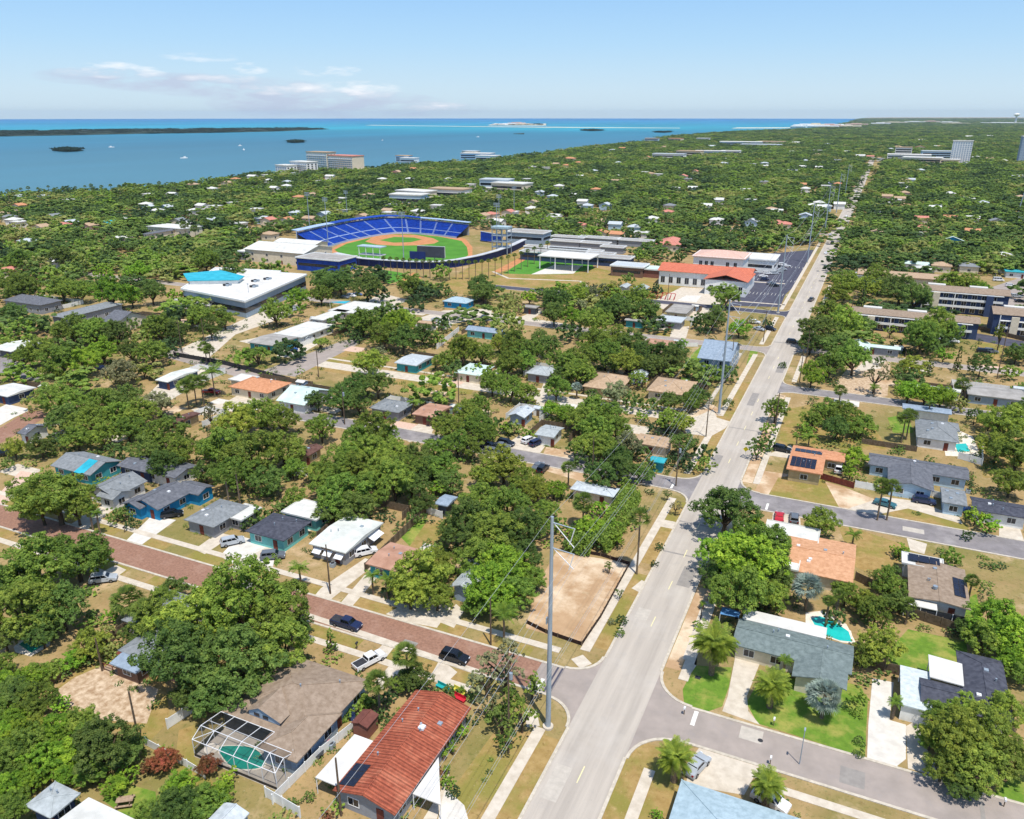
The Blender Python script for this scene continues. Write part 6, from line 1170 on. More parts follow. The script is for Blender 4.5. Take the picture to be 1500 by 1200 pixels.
def tree(px, py, r, tone=1, kind='broad', hz=1.0):
    z = 4.0
    for _ in range(6):
        X, Y = at(px, py, z); d = proj(X, Y, z)[2]; rad = r*(1.05 if py > 740 else .93 if 430 < py < 650 else .98)*d/CF; z = rad*CHT[kind]*hz
    X, Y = at(px, py, z)
    nm = 'shrub' if rad < 1.7 else {'cone':'conifer_tree','ball':'clipped_tree'}.get(kind, {2:'laurel_tree',5:'bougainvillea_tree'}.get(tone, 'oak_tree'))
    if nm == 'oak_tree': OAKC[0] += 1
    place_tree(X, Y, rad, tone, kind, hz, nm, small=(kind == 'broad' and r < 17)); TREEZ.append((X, Y, rad)); return rad
TREEZ = []; OAKC = [0]
T = """45,825,55,1 110,812,46,1 35,890,52,1 88,885,40,0 140,818,22,2 20,850,35,0 60,925,26,0 5,930,25,0 130,942,26,3 160,935,15,3 60,985,22,1 22,1012,26,0 55,1018,24,1 0,975,22,1 150,1090,50,0 75,1085,26,2 30,1098,34,1 12,1178,30,1 -5,1145,22,0 165,1150,17,2 238,1112,20,5 216,1122,14,5 245,1138,17,1 262,1178,34,0 300,1172,30,1 332,1140,16,2 305,1120,18,5 290,1142,16,0 236,1082,13,1 210,1098,8,1,cone 200,1060,10,4 100,1115,18,2 48,1060,18,3 115,1055,22,1
350,870,64,3 288,905,56,3 268,960,56,0 345,968,62,0 412,940,46,1 400,885,46,1 320,1015,36,0 285,1015,30,0 440,915,18,0 225,905,32,1 440,960,16,1 200,925,20,0 255,860,20,0
484,936,17,1,cone 520,1018,14,1 612,990,24,0 590,995,18,1 640,1000,14,1 658,992,12,1 560,1030,14,1 655,1085,12,2 672,1068,13,2 655,1120,12,1 664,1135,10,1 740,965,42,4,open 712,990,30,4,open 745,1020,30,1,open 765,1045,28,1,open 735,1055,28,0,open 780,1000,24,1,open 718,1030,22,4,open 745,1080,20,1,open
345,615,36,3 380,603,36,3 412,612,28,1 328,650,38,1 372,660,44,1 414,655,34,1 342,692,34,1 392,702,30,0 308,655,22,1 428,684,18,1 300,690,20,0
613,838,42,3 640,822,28,3 600,866,30,3 640,872,26,3 575,850,16,3 738,678,34,3 712,692,26,3 766,702,28,3 700,728,34,1 744,738,36,1 786,716,22,3 684,764,36,0 724,778,38,1 764,772,34,0 704,812,36,1 742,826,36,2 764,812,28,0 718,858,38,2 752,866,30,1 700,885,22,1 778,846,22,1 690,840,20,1 660,775,20,0
812,715,18,2 802,745,20,1 822,760,16,1 870,778,16,0 880,694,26,0 908,684,26,0 940,692,18,0 850,762,14,1 790,770,20,1 836,782,12,1 905,668,18,0 950,675,14,1 920,700,14,0
1065,743,44,0 1095,815,50,2 1058,803,34,2 1124,792,34,1 1130,832,34,0 1084,862,42,1 1124,868,30,3 1050,842,26,0 1150,838,16,0 1098,772,24,2
1200,762,25,3 1318,805,14,2 1310,824,14,1 1300,852,26,1 1284,892,24,1 1266,880,18,3 1240,868,20,3 1290,944,30,3 1268,960,20,1 1225,888,16,1 1310,880,20,0 1262,1000,12,1 1262,1020,9,1 1264,1060,8,4 1264,1078,8,4 1395,803,17,1 1460,908,42,2 1492,930,38,2 1440,932,28,1 1482,966,24,2 1420,920,20,0 1496,985,20,1
1402,1078,44,3 1450,1068,44,3 1382,1118,30,1 1430,1118,42,1 1480,1108,36,1 1376,1044,24,1 1412,1034,26,3 1470,1036,28,3 1410,1150,24,0 1365,1080,20,1
1250,668,21,2 1246,690,14,2 1325,712,13,2 1430,754,15,2 1448,768,16,2 1420,768,9,1 1476,618,34,3 1492,660,38,1 1482,704,28,1 1440,640,16,4,open 1462,652,26,3 1450,615,18,3 1500,600,26,1 1245,1010,8,1 1208,990,6,1
1200,482,32,0 1236,468,30,3 1214,455,24,3 1228,505,28,0 1252,520,30,1 1216,532,26,1 1188,500,22,0 1190,546,21,2,broad,1.25 1137,598,21,1,broad,1.2 1120,642,15,1 1110,656,15,0,broad,1.3 1128,620,12,1 1212,600,24,1 1240,606,27,1 1262,622,24,1 1190,614,18,1 1226,625,22,0 1180,622,14,0 1320,422,27,0 1342,432,25,0 1306,416,20,0 1265,430,17,0,cone,1.5 1240,414,24,3 1226,430,20,3 1270,418,18,3 1282,400,18,1
1369,474,33,3 1352,490,30,1 1390,486,24,1 1367,508,16,0 1383,518,14,2 1405,524,13,0,cone,1.5 1364,530,12,0,cone,1.5 1337,534,20,3 1320,540,13,4 1305,482,13,3,open 1437,536,20,0,ball 1428,610,14,0,ball,1.1 1332,572,19,2 1356,576,21,2 1380,578,21,2 1402,586,15,0 1284,545,22,4,open,1.3 1467,486,14,3,open,2.0 1394,414,24,3 1420,416,26,3 1434,428,20,2 1490,516,19,0 1480,540,14,1 1495,560,10,0 1315,500,10,1 1290,520,8,1 1268,476,18,0
1065,430,24,1 1044,466,22,0 1028,470,15,0 1083,479,17,2 1001,502,9,2 951,457,14,2 952,472,11,0 1055,452,14,1 1125,468,9,1 1100,462,7,1 920,408,12,1 1032,478,10,0
815,438,24,0 812,458,20,0 838,462,19,2 871,468,28,1 908,448,27,0 873,425,21,4,open 893,428,18,3 932,434,26,1 948,452,19,0 887,452,20,0 849,428,18,3 753,436,13,1 735,454,17,0 752,449,14,0 708,428,20,0 776,433,14,2 707,467,6,0 850,445,14,4,open 960,425,12,1
793,495,18,0 753,502,26,1 776,513,26,1 732,502,18,3 806,505,20,0 743,530,24,1 766,528,23,1 825,528,24,1 852,520,24,1 849,543,28,1 873,500,28,1 903,494,27,1 927,500,26,0 887,516,27,1 919,526,26,3 940,516,22,0 967,518,27,0 984,526,26,0 953,534,21,0 990,514,20,0 900,530,20,0
721,558,24,1 748,566,24,1 772,575,21,1 815,566,23,1 824,550,18,0 857,550,18,1 903,574,22,4 934,556,15,3,ball 929,585,17,1 958,588,15,0 980,586,19,0 1023,578,20,0 1010,586,18,1 1004,551,7,3 1020,540,17,1 1041,545,17,1 1064,545,17,0 1068,530,10,1 870,575,14,0 940,600,10,1
871,598,27,1 893,604,26,1 849,614,26,1 873,628,30,1 903,626,26,1 828,604,18,2 808,598,17,2 887,652,26,1 864,652,26,1 908,668,22,0 841,646,12,3 920,650,22,4 938,655,16,1 980,614,22,3 1000,617,18,3 1002,648,22,0 968,620,16,1 1033,655,16,1 1032,673,15,1 1005,668,16,0 753,620,14,1 712,634,22,1 730,620,18,1 743,626,13,2 775,625,10,1 855,665,16,1 985,665,12,0 1067,592,9,0,ball
104,480,28,1 139,484,27,1 170,487,24,0 150,511,24,2 64,511,26,1 34,520,22,1 90,525,28,1 120,528,26,2 192,512,22,0 222,515,24,1 241,512,18,0 204,498,17,1 233,478,26,1 256,484,22,0 290,461,22,1 328,464,21,1 308,478,19,0 176,545,27,4 210,541,13,2 17,456,20,0 38,463,12,1 66,475,16,3 28,418,26,1 90,420,24,1 118,424,19,1 160,425,28,2 192,432,19,2 222,425,20,0 258,432,14,2 50,500,16,1 250,500,14,0 190,470,12,0
80,582,30,1 54,584,17,1 112,588,28,1 150,588,30,1 182,582,28,0 128,612,33,1 94,612,28,0 171,606,28,1 203,604,30,1 187,628,26,1 150,636,24,1 112,640,24,1 232,588,25,4 59,652,21,0 80,640,16,0 236,637,36,1 213,656,28,0 260,662,28,1 240,678,26,0 250,615,18,3 20,655,17,3,broad,1.2 308,604,18,4,open,1.4 5,670,12,1 170,655,18,0 274,640,16,1
80,722,52,1 58,735,34,1 110,735,34,1 40,722,22,1 168,744,15,1 182,738,12,1 190,752,10,1 130,768,7,1
403,454,24,1 436,434,19,2 470,430,19,1 430,453,17,0 473,409,21,0 498,412,21,0 537,417,24,0 553,433,17,0 603,418,21,1 617,428,17,1 609,444,15,0 705,417,20,0 649,425,13,1 377,516,26,1,wide 355,524,18,1 470,500,14,1,wide 531,470,29,1 582,473,27,2 563,489,27,1 590,494,27,0 620,488,21,0 638,494,13,1 651,473,16,1 520,490,14,1 678,510,28,3 651,526,19,1 705,516,21,1 665,540,17,1 542,530,27,3 555,514,17,4,open 521,561,24,0 553,558,27,0 500,582,27,0 524,585,24,0 465,585,21,0 700,540,14,0 640,545,10,0
470,624,25,3 547,625,34,1 523,640,26,1 562,634,22,1 510,662,26,1 542,657,30,1 577,660,28,1 611,668,24,0 489,684,28,1 521,681,30,1 558,689,30,1 595,684,28,1 657,622,28,1 684,604,28,1 702,620,26,1 670,646,28,1 638,657,21,1 702,592,19,1 723,550,18,0 651,681,26,1 627,684,22,0 690,655,20,1 640,605,14,1 500,722,40,1 538,716,36,1 484,742,24,0 521,742,28,0 478,708,26,1 577,700,33,1 603,710,26,0 638,713,16,2 430,728,20,1 411,732,14,1 374,746,17,3 362,754,12,1 465,690,22,1 620,735,20,0 660,705,22,0 385,768,12,0 608,745,14,3
385,400,18,1 410,398,16,1 340,400,20,0 355,410,16,1 300,378,20,1 322,385,16,0 365,395,14,1 120,390,18,1 150,400,16,2 60,395,18,1 200,395,18,2 230,385,16,1 250,400,14,1 90,375,20,0 30,380,20,1
893,828,10,1,open 910,905,8,1 912,888,9,1 908,868,8,1,open 968,783,7,1 960,806,6,1 990,740,12,4,open 978,722,9,0,open 896,910,5,4 1148,525,6,1 1010,672,8,1 1275,868,10,0
20,1050,24,2 45,1038,20,1 80,1062,22,2 122,1082,24,1 62,1112,26,2 100,1102,24,2 132,1130,22,1 182,1102,26,0 30,1075,26,2 8,1110,28,1 0,1040,24,1 95,1135,20,2 45,1140,22,2 265,1148,22,2 320,1165,20,2 215,1192,22,1 240,1198,24,0 185,1135,16,2 75,1150,18,1 0,1075,24,2 15,1150,26,2 120,1050,16,2 90,1030,14,2 5,1000,22,2 40,995,22,2 75,965,18,1 105,965,18,2 150,915,18,1 165,900,16,2 235,880,26,1 255,1165,18,2 285,1160,18,1 345,1195,14,1 450,1140,9,1 430,1150,8,1 480,1195,9,5 465,1190,8,1 865,770,20,2 880,745,16,2 845,782,16,2 895,768,14,2 905,790,12,2 640,1060,9,1 648,1100,9,2 640,1130,9,5 668,1055,8,3 500,1035,10,2 575,1035,12,0 625,1015,12,1
560,1005,14,1 1025,895,8,1 1060,1186,10,1 975,1175,6,4 962,1192,9,2"""
EXTRA = []; _T = [s.split(',') for s in T.replace('\n', ' ').split()]
_ord = sorted([i for i, q in enumerate(_T) if len(q) < 5 and q[3] not in '25' and float(q[2]) > 5], key=lambda i: -float(_T[i][2])); _drop = set(_ord[292:])
for ii, q in enumerate(_T):
    if ii in _drop:
        x_, y_, r_ = map(float, q[:3]); X, Y = at(x_, y_, 3.5); EXTRA.append((X, Y, r_*1.1*proj(X, Y, 3.5)[2]/CF)); continue
    tree(float(q[0]), float(q[1]), float(q[2]), int(q[3]), q[4] if len(q) > 4 else 'broad', float(q[5]) if len(q) > 5 else random.uniform(.95,1.18))
print('individual trees', ti, 'oaks', OAKC)
# hedges
def hedge(pts, h, w, lab, tone=2, n=2500):
    P = [at(*p) for p in pts]; ox, oy = P[0]; V = []; C = []
    for k in range(n):
        i = random.randrange(len(P)-1); t = random.random(); x = P[i][0]+(P[i+1][0]-P[i][0])*t-ox; y = P[i][1]+(P[i+1][1]-P[i][1])*t-oy
        a = random.uniform(0, math.pi); rr = w/2*random.uniform(.75,1.1)
        dx, dy = P[i+1][0]-P[i][0], P[i+1][1]-P[i][1]; l_ = math.hypot(dx,dy); nx, ny = -dy/l_, dx/l_
        C.append((x+nx*math.cos(a)*rr, y+ny*math.cos(a)*rr, h*(.15+.85*abs(math.sin(a)))*random.uniform(.7,1.05)))
    C = np.array(C); N = rng.normal(size=C.shape); N[:,2] = abs(N[:,2])+.4; N /= np.linalg.norm(N,axis=1,keepdims=True)
    V, F = leaf_quads(C, N, rng.uniform(.14,.3,len(C)), rng); me = np_mesh('hedge', V, F, LEAF); o = bpy.data.objects.new('hedge', me); COL.objects.link(o); o.location = (ox,oy,0); o.color = TONES[tone]+(1,); tag(o, lab, 'hedge')
hedge([(835,800),(870,808),(890,790),(912,752),(922,728)], 3.2, 5.2, 'lush green hedge along the edge of the bare dirt lot', 1, 9000)
hedge([(58,551),(90,556),(126,567)], 3, 3, 'clipped yellow green hedge beside the street at left', 3)
hedge([(500,1010),(548,1040)], 1.5, 1.6, 'flowering green hedge by the brown pool-cage house', 1, 900); hedge([(1310,575),(1398,592)], 4, 5, 'thick green hedge in front of the white solar house', 2, 3000)
hedge([(445,1085),(520,1048)], 1.0, .9, 'low hedge strip along the white fence by the brown house', 1, 700)
# ------------------------------------------------------------ palms
def frond(V, F, ang, el0, L, droop, w, n=9, leaf=None, r=random, base=(0,0,0), lw=.035):
    ca, sa = math.cos(ang), math.sin(ang); pts = []; x = 0; z = 0; e = el0
    for i in range(n+1): pts.append((x, z)); x += math.cos(e)*L/n; z += math.sin(e)*L/n; e -= droop/n
    for i in range(n):
        (x0,z0),(x1,z1) = pts[i],pts[i+1]; t = (i+.5)/n; ww = w*(math.sin(math.pi*min(1,(t*.85+.12)))**.7)
        for s in (-1,1):
            for k in range(3):
                u = (k+.2)/3; bx, bz = x0+(x1-x0)*u, z0+(z1-z0)*u; fx = bx+ww*.75; sw = s*ww; dz = -ww*random.uniform(.1,.45)
                q = [(bx,0,bz),(bx+lw*L*.6,0,bz),(fx+lw*L*.5,sw,bz+dz),(fx,sw,bz+dz-.01)]
                b0 = len(V); V.extend([(base[0]+a*ca-b_*sa, base[1]+a*sa+b_*ca, base[2]+c) for a, b_, c in q]); F.append((b0,b0+1,b0+2,b0+3))
def palm_crown(kind, seed):
    random.seed(seed); V, F = [], []
    if kind == 'date':
        for i in range(110): frond(V, F, random.uniform(0,6.283), random.uniform(-.45,1.4), random.uniform(.8,1.05), random.uniform(.9,1.6), .16, 9, lw=.04)
    elif kind == 'feather':
        for i in range(22): frond(V, F, random.uniform(0,6.283), random.uniform(.0,1.2), random.uniform(.8,1.05), random.uniform(1.0,1.8), .2, 8, lw=.05)
    else:      # fan leaves
        nn = {'fan': 75, 'silver': 115}[kind]
        for i in range(nn):
            a = random.uniform(0,6.283); e = random.uniform(-.7,1.4); L = random.uniform(.45,.62); ca, sa = math.cos(a), math.sin(a)
            c = np.array([ca*math.cos(e)*L, sa*math.cos(e)*L, math.sin(e)*L*.8+.0]); out = c/np.linalg.norm(c); side = np.array([-sa,ca,0]); up = np.cross(out, side)
            for k in range(13):
                b_ = -1.45+2.9*k/12; d = out*math.cos(b_)+side*math.sin(b_)+up*random.uniform(-.12,.2); d2 = np.array([0,0,-.10]); rr = .42*random.uniform(.85,1.1)
                wv = np.cross(d, up)*.035; b0 = len(V); V.extend([tuple(c-wv*.3), tuple(c+wv*.3), tuple(c+d*rr*.6+wv+d2*.3), tuple(c+d*rr+d2)]); F.append((b0,b0+1,b0+2,b0+3))
    random.seed(seed+5); return np_mesh('fronds', np.array(V), np.array(F), LEAF)
PC = {k: [palm_crown(k, 300+i) for i in range(2)] for k in ('date','feather','fan','silver')}
PT = {}
def ptrunk(h, r, kind):
    k = (round(h), round(r, 2), kind)
    if k in PT: return PT[k]
    m = MB(); n = 6; hh = round(h) or 1; p0 = (0,0,-.1)
    for i in range(n):
        p1 = (math.sin(i*.9)*.05, 0, hh*(i+1)/n); m.tube(p0, p1, r*(1.15-.25*i/n), r*(1.15-.25*(i+1)/n), n=8, cap=False); p0 = p1
    if kind == 'date': m.tube((0,0,hh-.9),(0,0,hh),r*1.1,r*1.8,n=10)
    o = m.build('trunk', PBARK); PT[k] = o.data; bpy.data.objects.remove(o); return PT[k]
PCOL = {'date':(.27,.36,.05),'feather':(.19,.31,.04),'fan':(.18,.26,.05),'silver':(.36,.44,.38)}
PN = {'date':'stout date palm with arching fronds','feather':'slim feather palm','fan':'fan palm','silver':'silvery blue fan palm'}
palmi = 0
def palm(px, py, r, kind, h, lab=None, bright=1.0, n=1):
    global palmi
    for q in range(n):
        palmi += 1; hh = h*(1 if q == 0 else random.uniform(.75,1.1)); x, y = px+(0 if q == 0 else random.uniform(-1,1)*r*.8), py+(0 if q == 0 else random.uniform(-.2,.7)*r)
        r = r*(1.18 if kind in ('fan','feather') and r > 5 else 1) if q == 0 else r; X, Y = at(x, y, hh); rad = r*proj(X, Y, hh)[2]/CF; e = empty('palm_tree', (X,Y,0), random.uniform(0,6.28)); tr = {'date':.42,'silver':.25}.get(kind,.17)
        t = bpy.data.objects.new('trunk', ptrunk(hh, tr, kind)); COL.objects.link(t); t.parent = e; hh2 = round(hh) or 1
        c = bpy.data.objects.new('fronds', PC[kind][palmi % 2]); COL.objects.link(c); c.parent = e; c.location = (0,0,hh2); c.scale = (rad,)*3; b = PCOL[kind]; j = bright*random.uniform(.9,1.1); c.color = (b[0]*j,b[1]*j,b[2]*j,1)
        tag(e, lab if q == 0 else None, 'palm', 'palms of the neighbourhood')
        if not (lab and q == 0): pend(e, PN[kind], X, Y, hh2)
palm(1047,940,37,'date',6,'largest date palm at the left end of the grey-green ranch house'); palm(1132,1003,31,'date',4,'date palm on the green lawn between two driveways'); palm(990,1112,32,'date',3.6,'date palm beside the silver sedan at the street corner'); palm(1125,1152,29,'date',3.6,'date palm at the bottom edge above the white car')
palm(1209,1018,31,'silver',4,'silver fan palm on the green lawn'); palm(1185,858,26,'silver',5,'silver blue fan palm below the peach roof house')
for a in [(1150,968,11,'feather',3),(1312,1028,12,'feather',3),(595,958,20,'fan',6),(553,998,20,'fan',6),(738,900,21,'feather',5),(438,832,15,'feather',4),(545,842,13,'feather',4),(566,848,12,'feather',4),(855,735,17,'fan',6),(833,684,11,'fan',6),(938,757,17,'fan',12),(1294,712,14,'fan',8),(1308,712,13,'fan',8),(1327,612,12,'fan',7),(1334,608,12,'fan',7),(1232,572,10,'fan',4),(1282,568,9,'feather',3),(1186,640,12,'feather',3),(1168,640,8,'feather',3),
          (1251,783,12,'feather',3),(1332,885,12,'fan',4),(1425,850,11,'fan',4),(188,878,24,'fan',5),(212,892,20,'fan',5),(130,745,9,'feather',5),(141,752,9,'feather',5),(300,508,10,'fan',6),(306,512,9,'fan',6),(283,560,15,'fan',7),(272,566,14,'fan',7),(294,560,14,'fan',8),(310,545,18,'feather',8),(605,590,9,'feather',5),(640,577,8,'feather',5),(1411,563,12,'fan',7),(1363,590,8,'feather',5),(1068,512,5,'fan',5),(880,598,9,'silver',4),(845,566,9,'silver',4),(330,700,7,'fan',8),(345,690,7,'fan',9),(1230,870,9,'fan',5),(1215,880,9,'fan',5),(1300,960,10,'feather',3),(300,325,7,'fan',10),(270,330,7,'fan',10),(285,335,7,'fan',10),(1325,690,6,'feather',3)]: palm(*a)
for i in range(26): t = i/25; palm(562+i*9.6, 378+6*math.sin(t*3.1)-(max(0,t-.5)**2)*90, 4.2, 'fan', 9)
for i in range(34):
    x = -5+i*12.6+random.uniform(-5,5); palm(x, 262+16*max(0,1-x/420)+random.uniform(-2,2), 2.6+random.random(), 'fan', random.choice([10,12,14]))
for x, y in [(1030,885),(676,1010),(664,1096),(655,1125),(650,1105),(860,745)]: palm(x, y, 6, 'feather', 1)
HZ = np.array(HOUSEZONES)
BLK = []   # pixel polygons (ground) that stay open
def inpoly(x, y, P):
    c = np.zeros(len(x), bool); n = len(P)
    for i in range(n):
        x0, y0 = P[i]; x1, y1 = P[(i+1) % n]; k = ((y0 > y) != (y1 > y)) & (x < (x1-x0)*(y-y0)/((y1-y0) or 1e-9)+x0); c ^= k
    return c
OPEN = [[(345,400),(345,372),(430,342),(500,333),(560,327),(640,327),(700,335),(790,340),(800,345),(765,372),(730,395),(640,402),(600,405),(520,400),(440,405)],
        [(640,420),(735,372),(780,365),(905,375),(900,400),(870,412),(760,432),(680,432)], [(955,480),(940,425),(880,410),(900,385),(960,385),(960,405),(1010,375),(1090,370),(1215,360),(1170,450),(1040,480)], [(540,395),(640,402),(640,415),(560,418)],
        [(255,455),(262,420),(310,385),(460,395),(455,425),(380,470)], [(1150,505),(1190,420),(1215,350),(1275,230),(1300,230),(1240,350),(1225,420),(1190,520)],
        [(1245,400),(1400,395),(1420,480),(1500,520),(1500,410),(1440,405)], [(1190,352),(1255,300),(1262,320),(1210,372)]]
def near_ok(X, Y):
    ok = np.ones(len(X), bool)
    for h in HZ:
        m = (abs(X-h[0]) < h[2]) & (abs(Y-h[1]) < h[3]+2); ok &= ~m
    ok &= ~((X > -36) & (X < -13) & (Y < 460)) & ~((X > -31.5) & (X < -17.5) & (Y < 1900))
    for sd_, y0, y1, xe, *_ in STREETS:
        lo, hi = (xe, -28) if sd_ == 'w' else (-20, xe); ok &= ~((X > lo) & (X < hi) & (Y > y0-3) & (Y < y1+3))
    return ok
def pxy(X, Y):
    c, s = math.cos(YAW), math.sin(YAW); x = X*c+Y*s; y = -X*s+Y*c; cp, sp = math.cos(PITCH), math.sin(PITCH); d = y*cp+CH*sp; return 750+CF*x/d, 600-CF*(y*sp-CH*cp)/d
# ------------------------------------------------------------ far roofs showing through the canopy
FARC = []
FARR = """100,292,9,w 30,287,14,l 28,300,8,o 214,298,8,w 245,302,8,l 285,307,8,w 315,301,9,w 375,305,8,w 262,322,0,g 283,270,14,p 310,276,12,w 332,268,12,t 345,262,10,o 160,325,10,b 130,328,10,p 85,378,12,w 10,392,10,c 475,312,16,l 505,306,12,w 530,315,12,t 570,310,9,w 612,308,8,w 402,275,8,w 420,272,7,w 470,265,7,w 456,285,9,t 370,258,12,w 390,256,8,w 800,245,8,w 830,242,9,o 848,238,10,o 835,232,14,o 815,240,8,p 790,253,9,w 772,262,10,w 850,258,9,w 870,250,7,l 905,258,8,w 925,262,8,w 1000,258,12,c 1018,251,9,c 1055,245,7,p 945,252,7,w 965,255,7,w 990,275,9,w 1015,275,8,w 1092,277,9,w 883,322,10,t 902,326,14,l 930,330,9,l 880,338,12,o 905,340,16,o 940,338,10,w 730,322,8,w 812,316,8,w 750,309,8,w 1035,300,8,w 1210,272,9,w 1220,268,8,l 1190,300,10,w 1200,296,9,w 1180,314,9,l 1230,298,8,w 1300,287,12,p 1295,296,12,w 1312,292,10,w 1284,338,9,t 1340,339,10,w 1350,331,8,c 1392,317,12,o 1425,318,8,w 1392,283,8,w 1420,291,9,w 1440,296,7,l 1370,303,9,w 1425,336,14,o 1460,322,9,g 1495,320,14,g 1470,370,10,w 1420,385,9,g 1380,384,9,t 1355,389,9,w 1290,232,9,w 1260,228,12,w 1275,229,9,c 1240,222,7,w 1450,232,12,p 1430,230,10,w 1470,235,9,w 1490,258,12,l 1160,222,8,w 1100,240,12,w 1120,243,9,w 1200,245,9,w 1180,235,7,l 1062,232,8,w 1350,205,7,w 1420,200,9,w 1450,199,7,w 1370,214,6,w 560,262,6,w 600,262,7,w 655,262,6,w 540,285,7,t 500,290,7,w 640,300,8,w 780,295,7,t 840,285,6,w 690,270,7,w 720,262,7,w 860,300,6,l 1050,320,7,w 1130,305,7,t 1100,292,6,w 60,330,8,t 180,345,8,w 40,350,8,l 20,320,7,w 150,310,7,w 350,325,8,w 385,318,7,l 395,340,8,t"""
FC = {'w':('white','white'),'l':('steel','lightblue'),'o':('orange','cream'),'p':('tan','pink'),'t':('tan','cream'),'b':('turq','skyblue'),'g':('grey','cream'),'c':('pinktile','cream')}
FWD = {'w':'white','l':'pale grey','o':'orange','p':'pinkish','t':'tan','b':'turquoise','g':'grey','c':'coral'}
LMK.append((100,200,'the barrier island')); LMK.append((1245,300,'the far end of the main road')); LMK.append((1040,290,'the upper middle woods')); LMK.append((300,335,'the upper left clubhouse'))
_ext = []; _rr = random.Random(4)
while len(_ext) < 95:
    x, y = _rr.uniform(0,1500), 203+_rr.random()**1.1*125; X, Y = at(x,y); 
    if inpoly(np.array([X]), np.array([Y]), LANDP)[0] and near_ok(np.array([X]),np.array([Y]))[0] and not any(inpoly(np.array([x]),np.array([y]),P)[0] for P in OPEN) and math.hypot(X,Y) < 2600: _ext.append(f"{x:.0f},{y:.0f},{_rr.uniform(7,12):.0f},{_rr.choice('wwwwlltgopct')}")
for s in FARR.split()+_ext:
    q = s.split(','); x, y, w_, cc = float(q[0]), float(q[1]), float(q[2]) or 20, q[3]; X, Y = at(x, y, 5); dd = proj(X, Y, 5)[2]; W_ = max(9, w_*dd/CF*1.1); rr, ww = FC[cc]; b_ = max(0, min(1.8, (dd-350)/250))
    e, zf = house(None, None, X, Y, W_, max(8, min(22, W_*.6)), random.choice(['hip','gablex','gabley','hip']) if cc != 'w' else random.choice(['hip','gablex','flat']), rr, ww, eh=3.2+b_, pitch=.34, rot=random.uniform(-.1,.1), win=(dd < 700), door=None, noz=True, wingap=6); FARC.append((X, Y, W_)); tag(e, None, 'house', 'roofs showing through the far tree canopy'); pend(e, f'distant {FWD[cc]} roofed house', X, Y, 5)
e, zf = H('grey hip roof clubhouse with a white flat centre among upper left trees', None, (208,343), (300,330), 'hip', 'slate', 'cream', eh=6, wings=[(-6,6,34,16,'flat',7,'white')], wingap=8)
# ------------------------------------------------------------ woodland: too many trees to count, one object of instanced crowns
HZ = np.array(HOUSEZONES)
_ex = np.array(EXTRA); pts = [np.stack([_ex[:,0],_ex[:,1],_ex[:,0]*0],1)]; scl = [np.stack([_ex[:,2]]*3,1)]; d = 120.0
KEEP = [[at(*p) for p in g_[2]] for g_ in GR if g_[0] in (DIRT, SAND, LAWN, GRASS, CONC, CONCW, TURF, CLAY)]+[[at(*p) for p in q[1]] for q in DRV]+[rect(-78,54,-63,64), rect(-31.5,40,-17.5,300), rect(-320,83,-29,104), rect(-20,82,130,95), rect(-175,203,-40,217)]
MIDC = [(h[0], h[1], (h[2]+h[3])*.9) for h in HZ]
while d < 15500:
    s = 8.6+d/130
    wdt = 0.80*d
    n = int(2*wdt/s)
    u = (np.arange(n)+.5)/n*2*wdt-wdt+rng.uniform(-.45,.45,n)*s; v = d+rng.uniform(-.45,.45,n)*s*1.0
    c, sn = math.cos(YAW), math.sin(YAW); X = u*c-v*sn; Y = u*sn+v*c
    ok = inpoly(X, Y, [(p[0],p[1]) for p in LANDP]) & near_ok(X, Y); px_, py_ = pxy(X, Y)
    for P in OPEN: ok &= ~inpoly(px_, py_, P)
    if d < 420: ok &= rng.random(n) < (.7 if d > 390 else .3 if d > 300 else .14 if d > 200 else 0)
    if d < 420:
        for Q in KEEP: ok &= ~inpoly(X, Y, Q)
    if d < 500:
        for tx, ty, tr_ in TREEZ:
            if tr_ > 2: ok &= (X-tx)**2+(Y-ty)**2 > (tr_*.75)**2
    for fx, fy, fw in FARC+MIDC:      # the gardens round each far house stay open
        fd = -fx*sn+fy*c; 
        if abs(fd-d) > 110: continue
        fu = fx*c+fy*sn; U = X*c+Y*sn; V_ = -X*sn+Y*c; dv = V_-fd; ok &= ~((abs(U-fu) < fw*.45+s*.12) & (dv > -min(46, 6+fd/20)) & (dv < fw*.4+1))
    X, Y = X[ok], Y[ok]; k = len(X); pts.append(np.stack([X, Y, np.zeros(k)], 1))
    rs = s*np.clip(np.exp(rng.normal(-.38,.34,k)),.36,1.35); zs = rng.uniform(3.8,6.2,k)*np.minimum(1, rs/5.5)
    scl.append(np.stack([rs, rs, np.minimum(zs, 9.5)*1.0], 1)); d += s*.9
NW_ = len(pts)
# barrier island and islets
for P, m_, sp_ in [(BARR,700,40),([(76,220),(100,222),(122,220),(100,218)],60,14),([(420,208),(433,209),(446,208),(433,206.6)],50,14),([(850,191),(868,192),(884,191),(868,190)],60,22),([(958,193.6),(972,194.2),(984,193.2)],40,20),([(715,183.4),(800,183.7),(790,181.6),(730,181.6)],60,30)]:
    Q = [at(*p) for p in P]; xs = [q[0] for q in Q]; ys = [q[1] for q in Q]; X = rng.uniform(min(xs),max(xs),m_*12); Y = rng.uniform(min(ys),max(ys),m_*12); ok = inpoly(X, Y, Q); X, Y = X[ok][:m_], Y[ok][:m_]
    k = len(X); pts.append(np.stack([X,Y,np.zeros(k)],1)); rs = sp_*rng.uniform(.6,1.1,k); scl.append(np.stack([rs,rs,rng.uniform(2.6,4.6,k)],1))
PM, SM = np.concatenate(pts[NW_:]), np.concatenate(scl[NW_:]); P3 = np.concatenate(pts[:NW_]); S3 = np.concatenate(scl[:NW_]); print('woodland instances', len(P3))
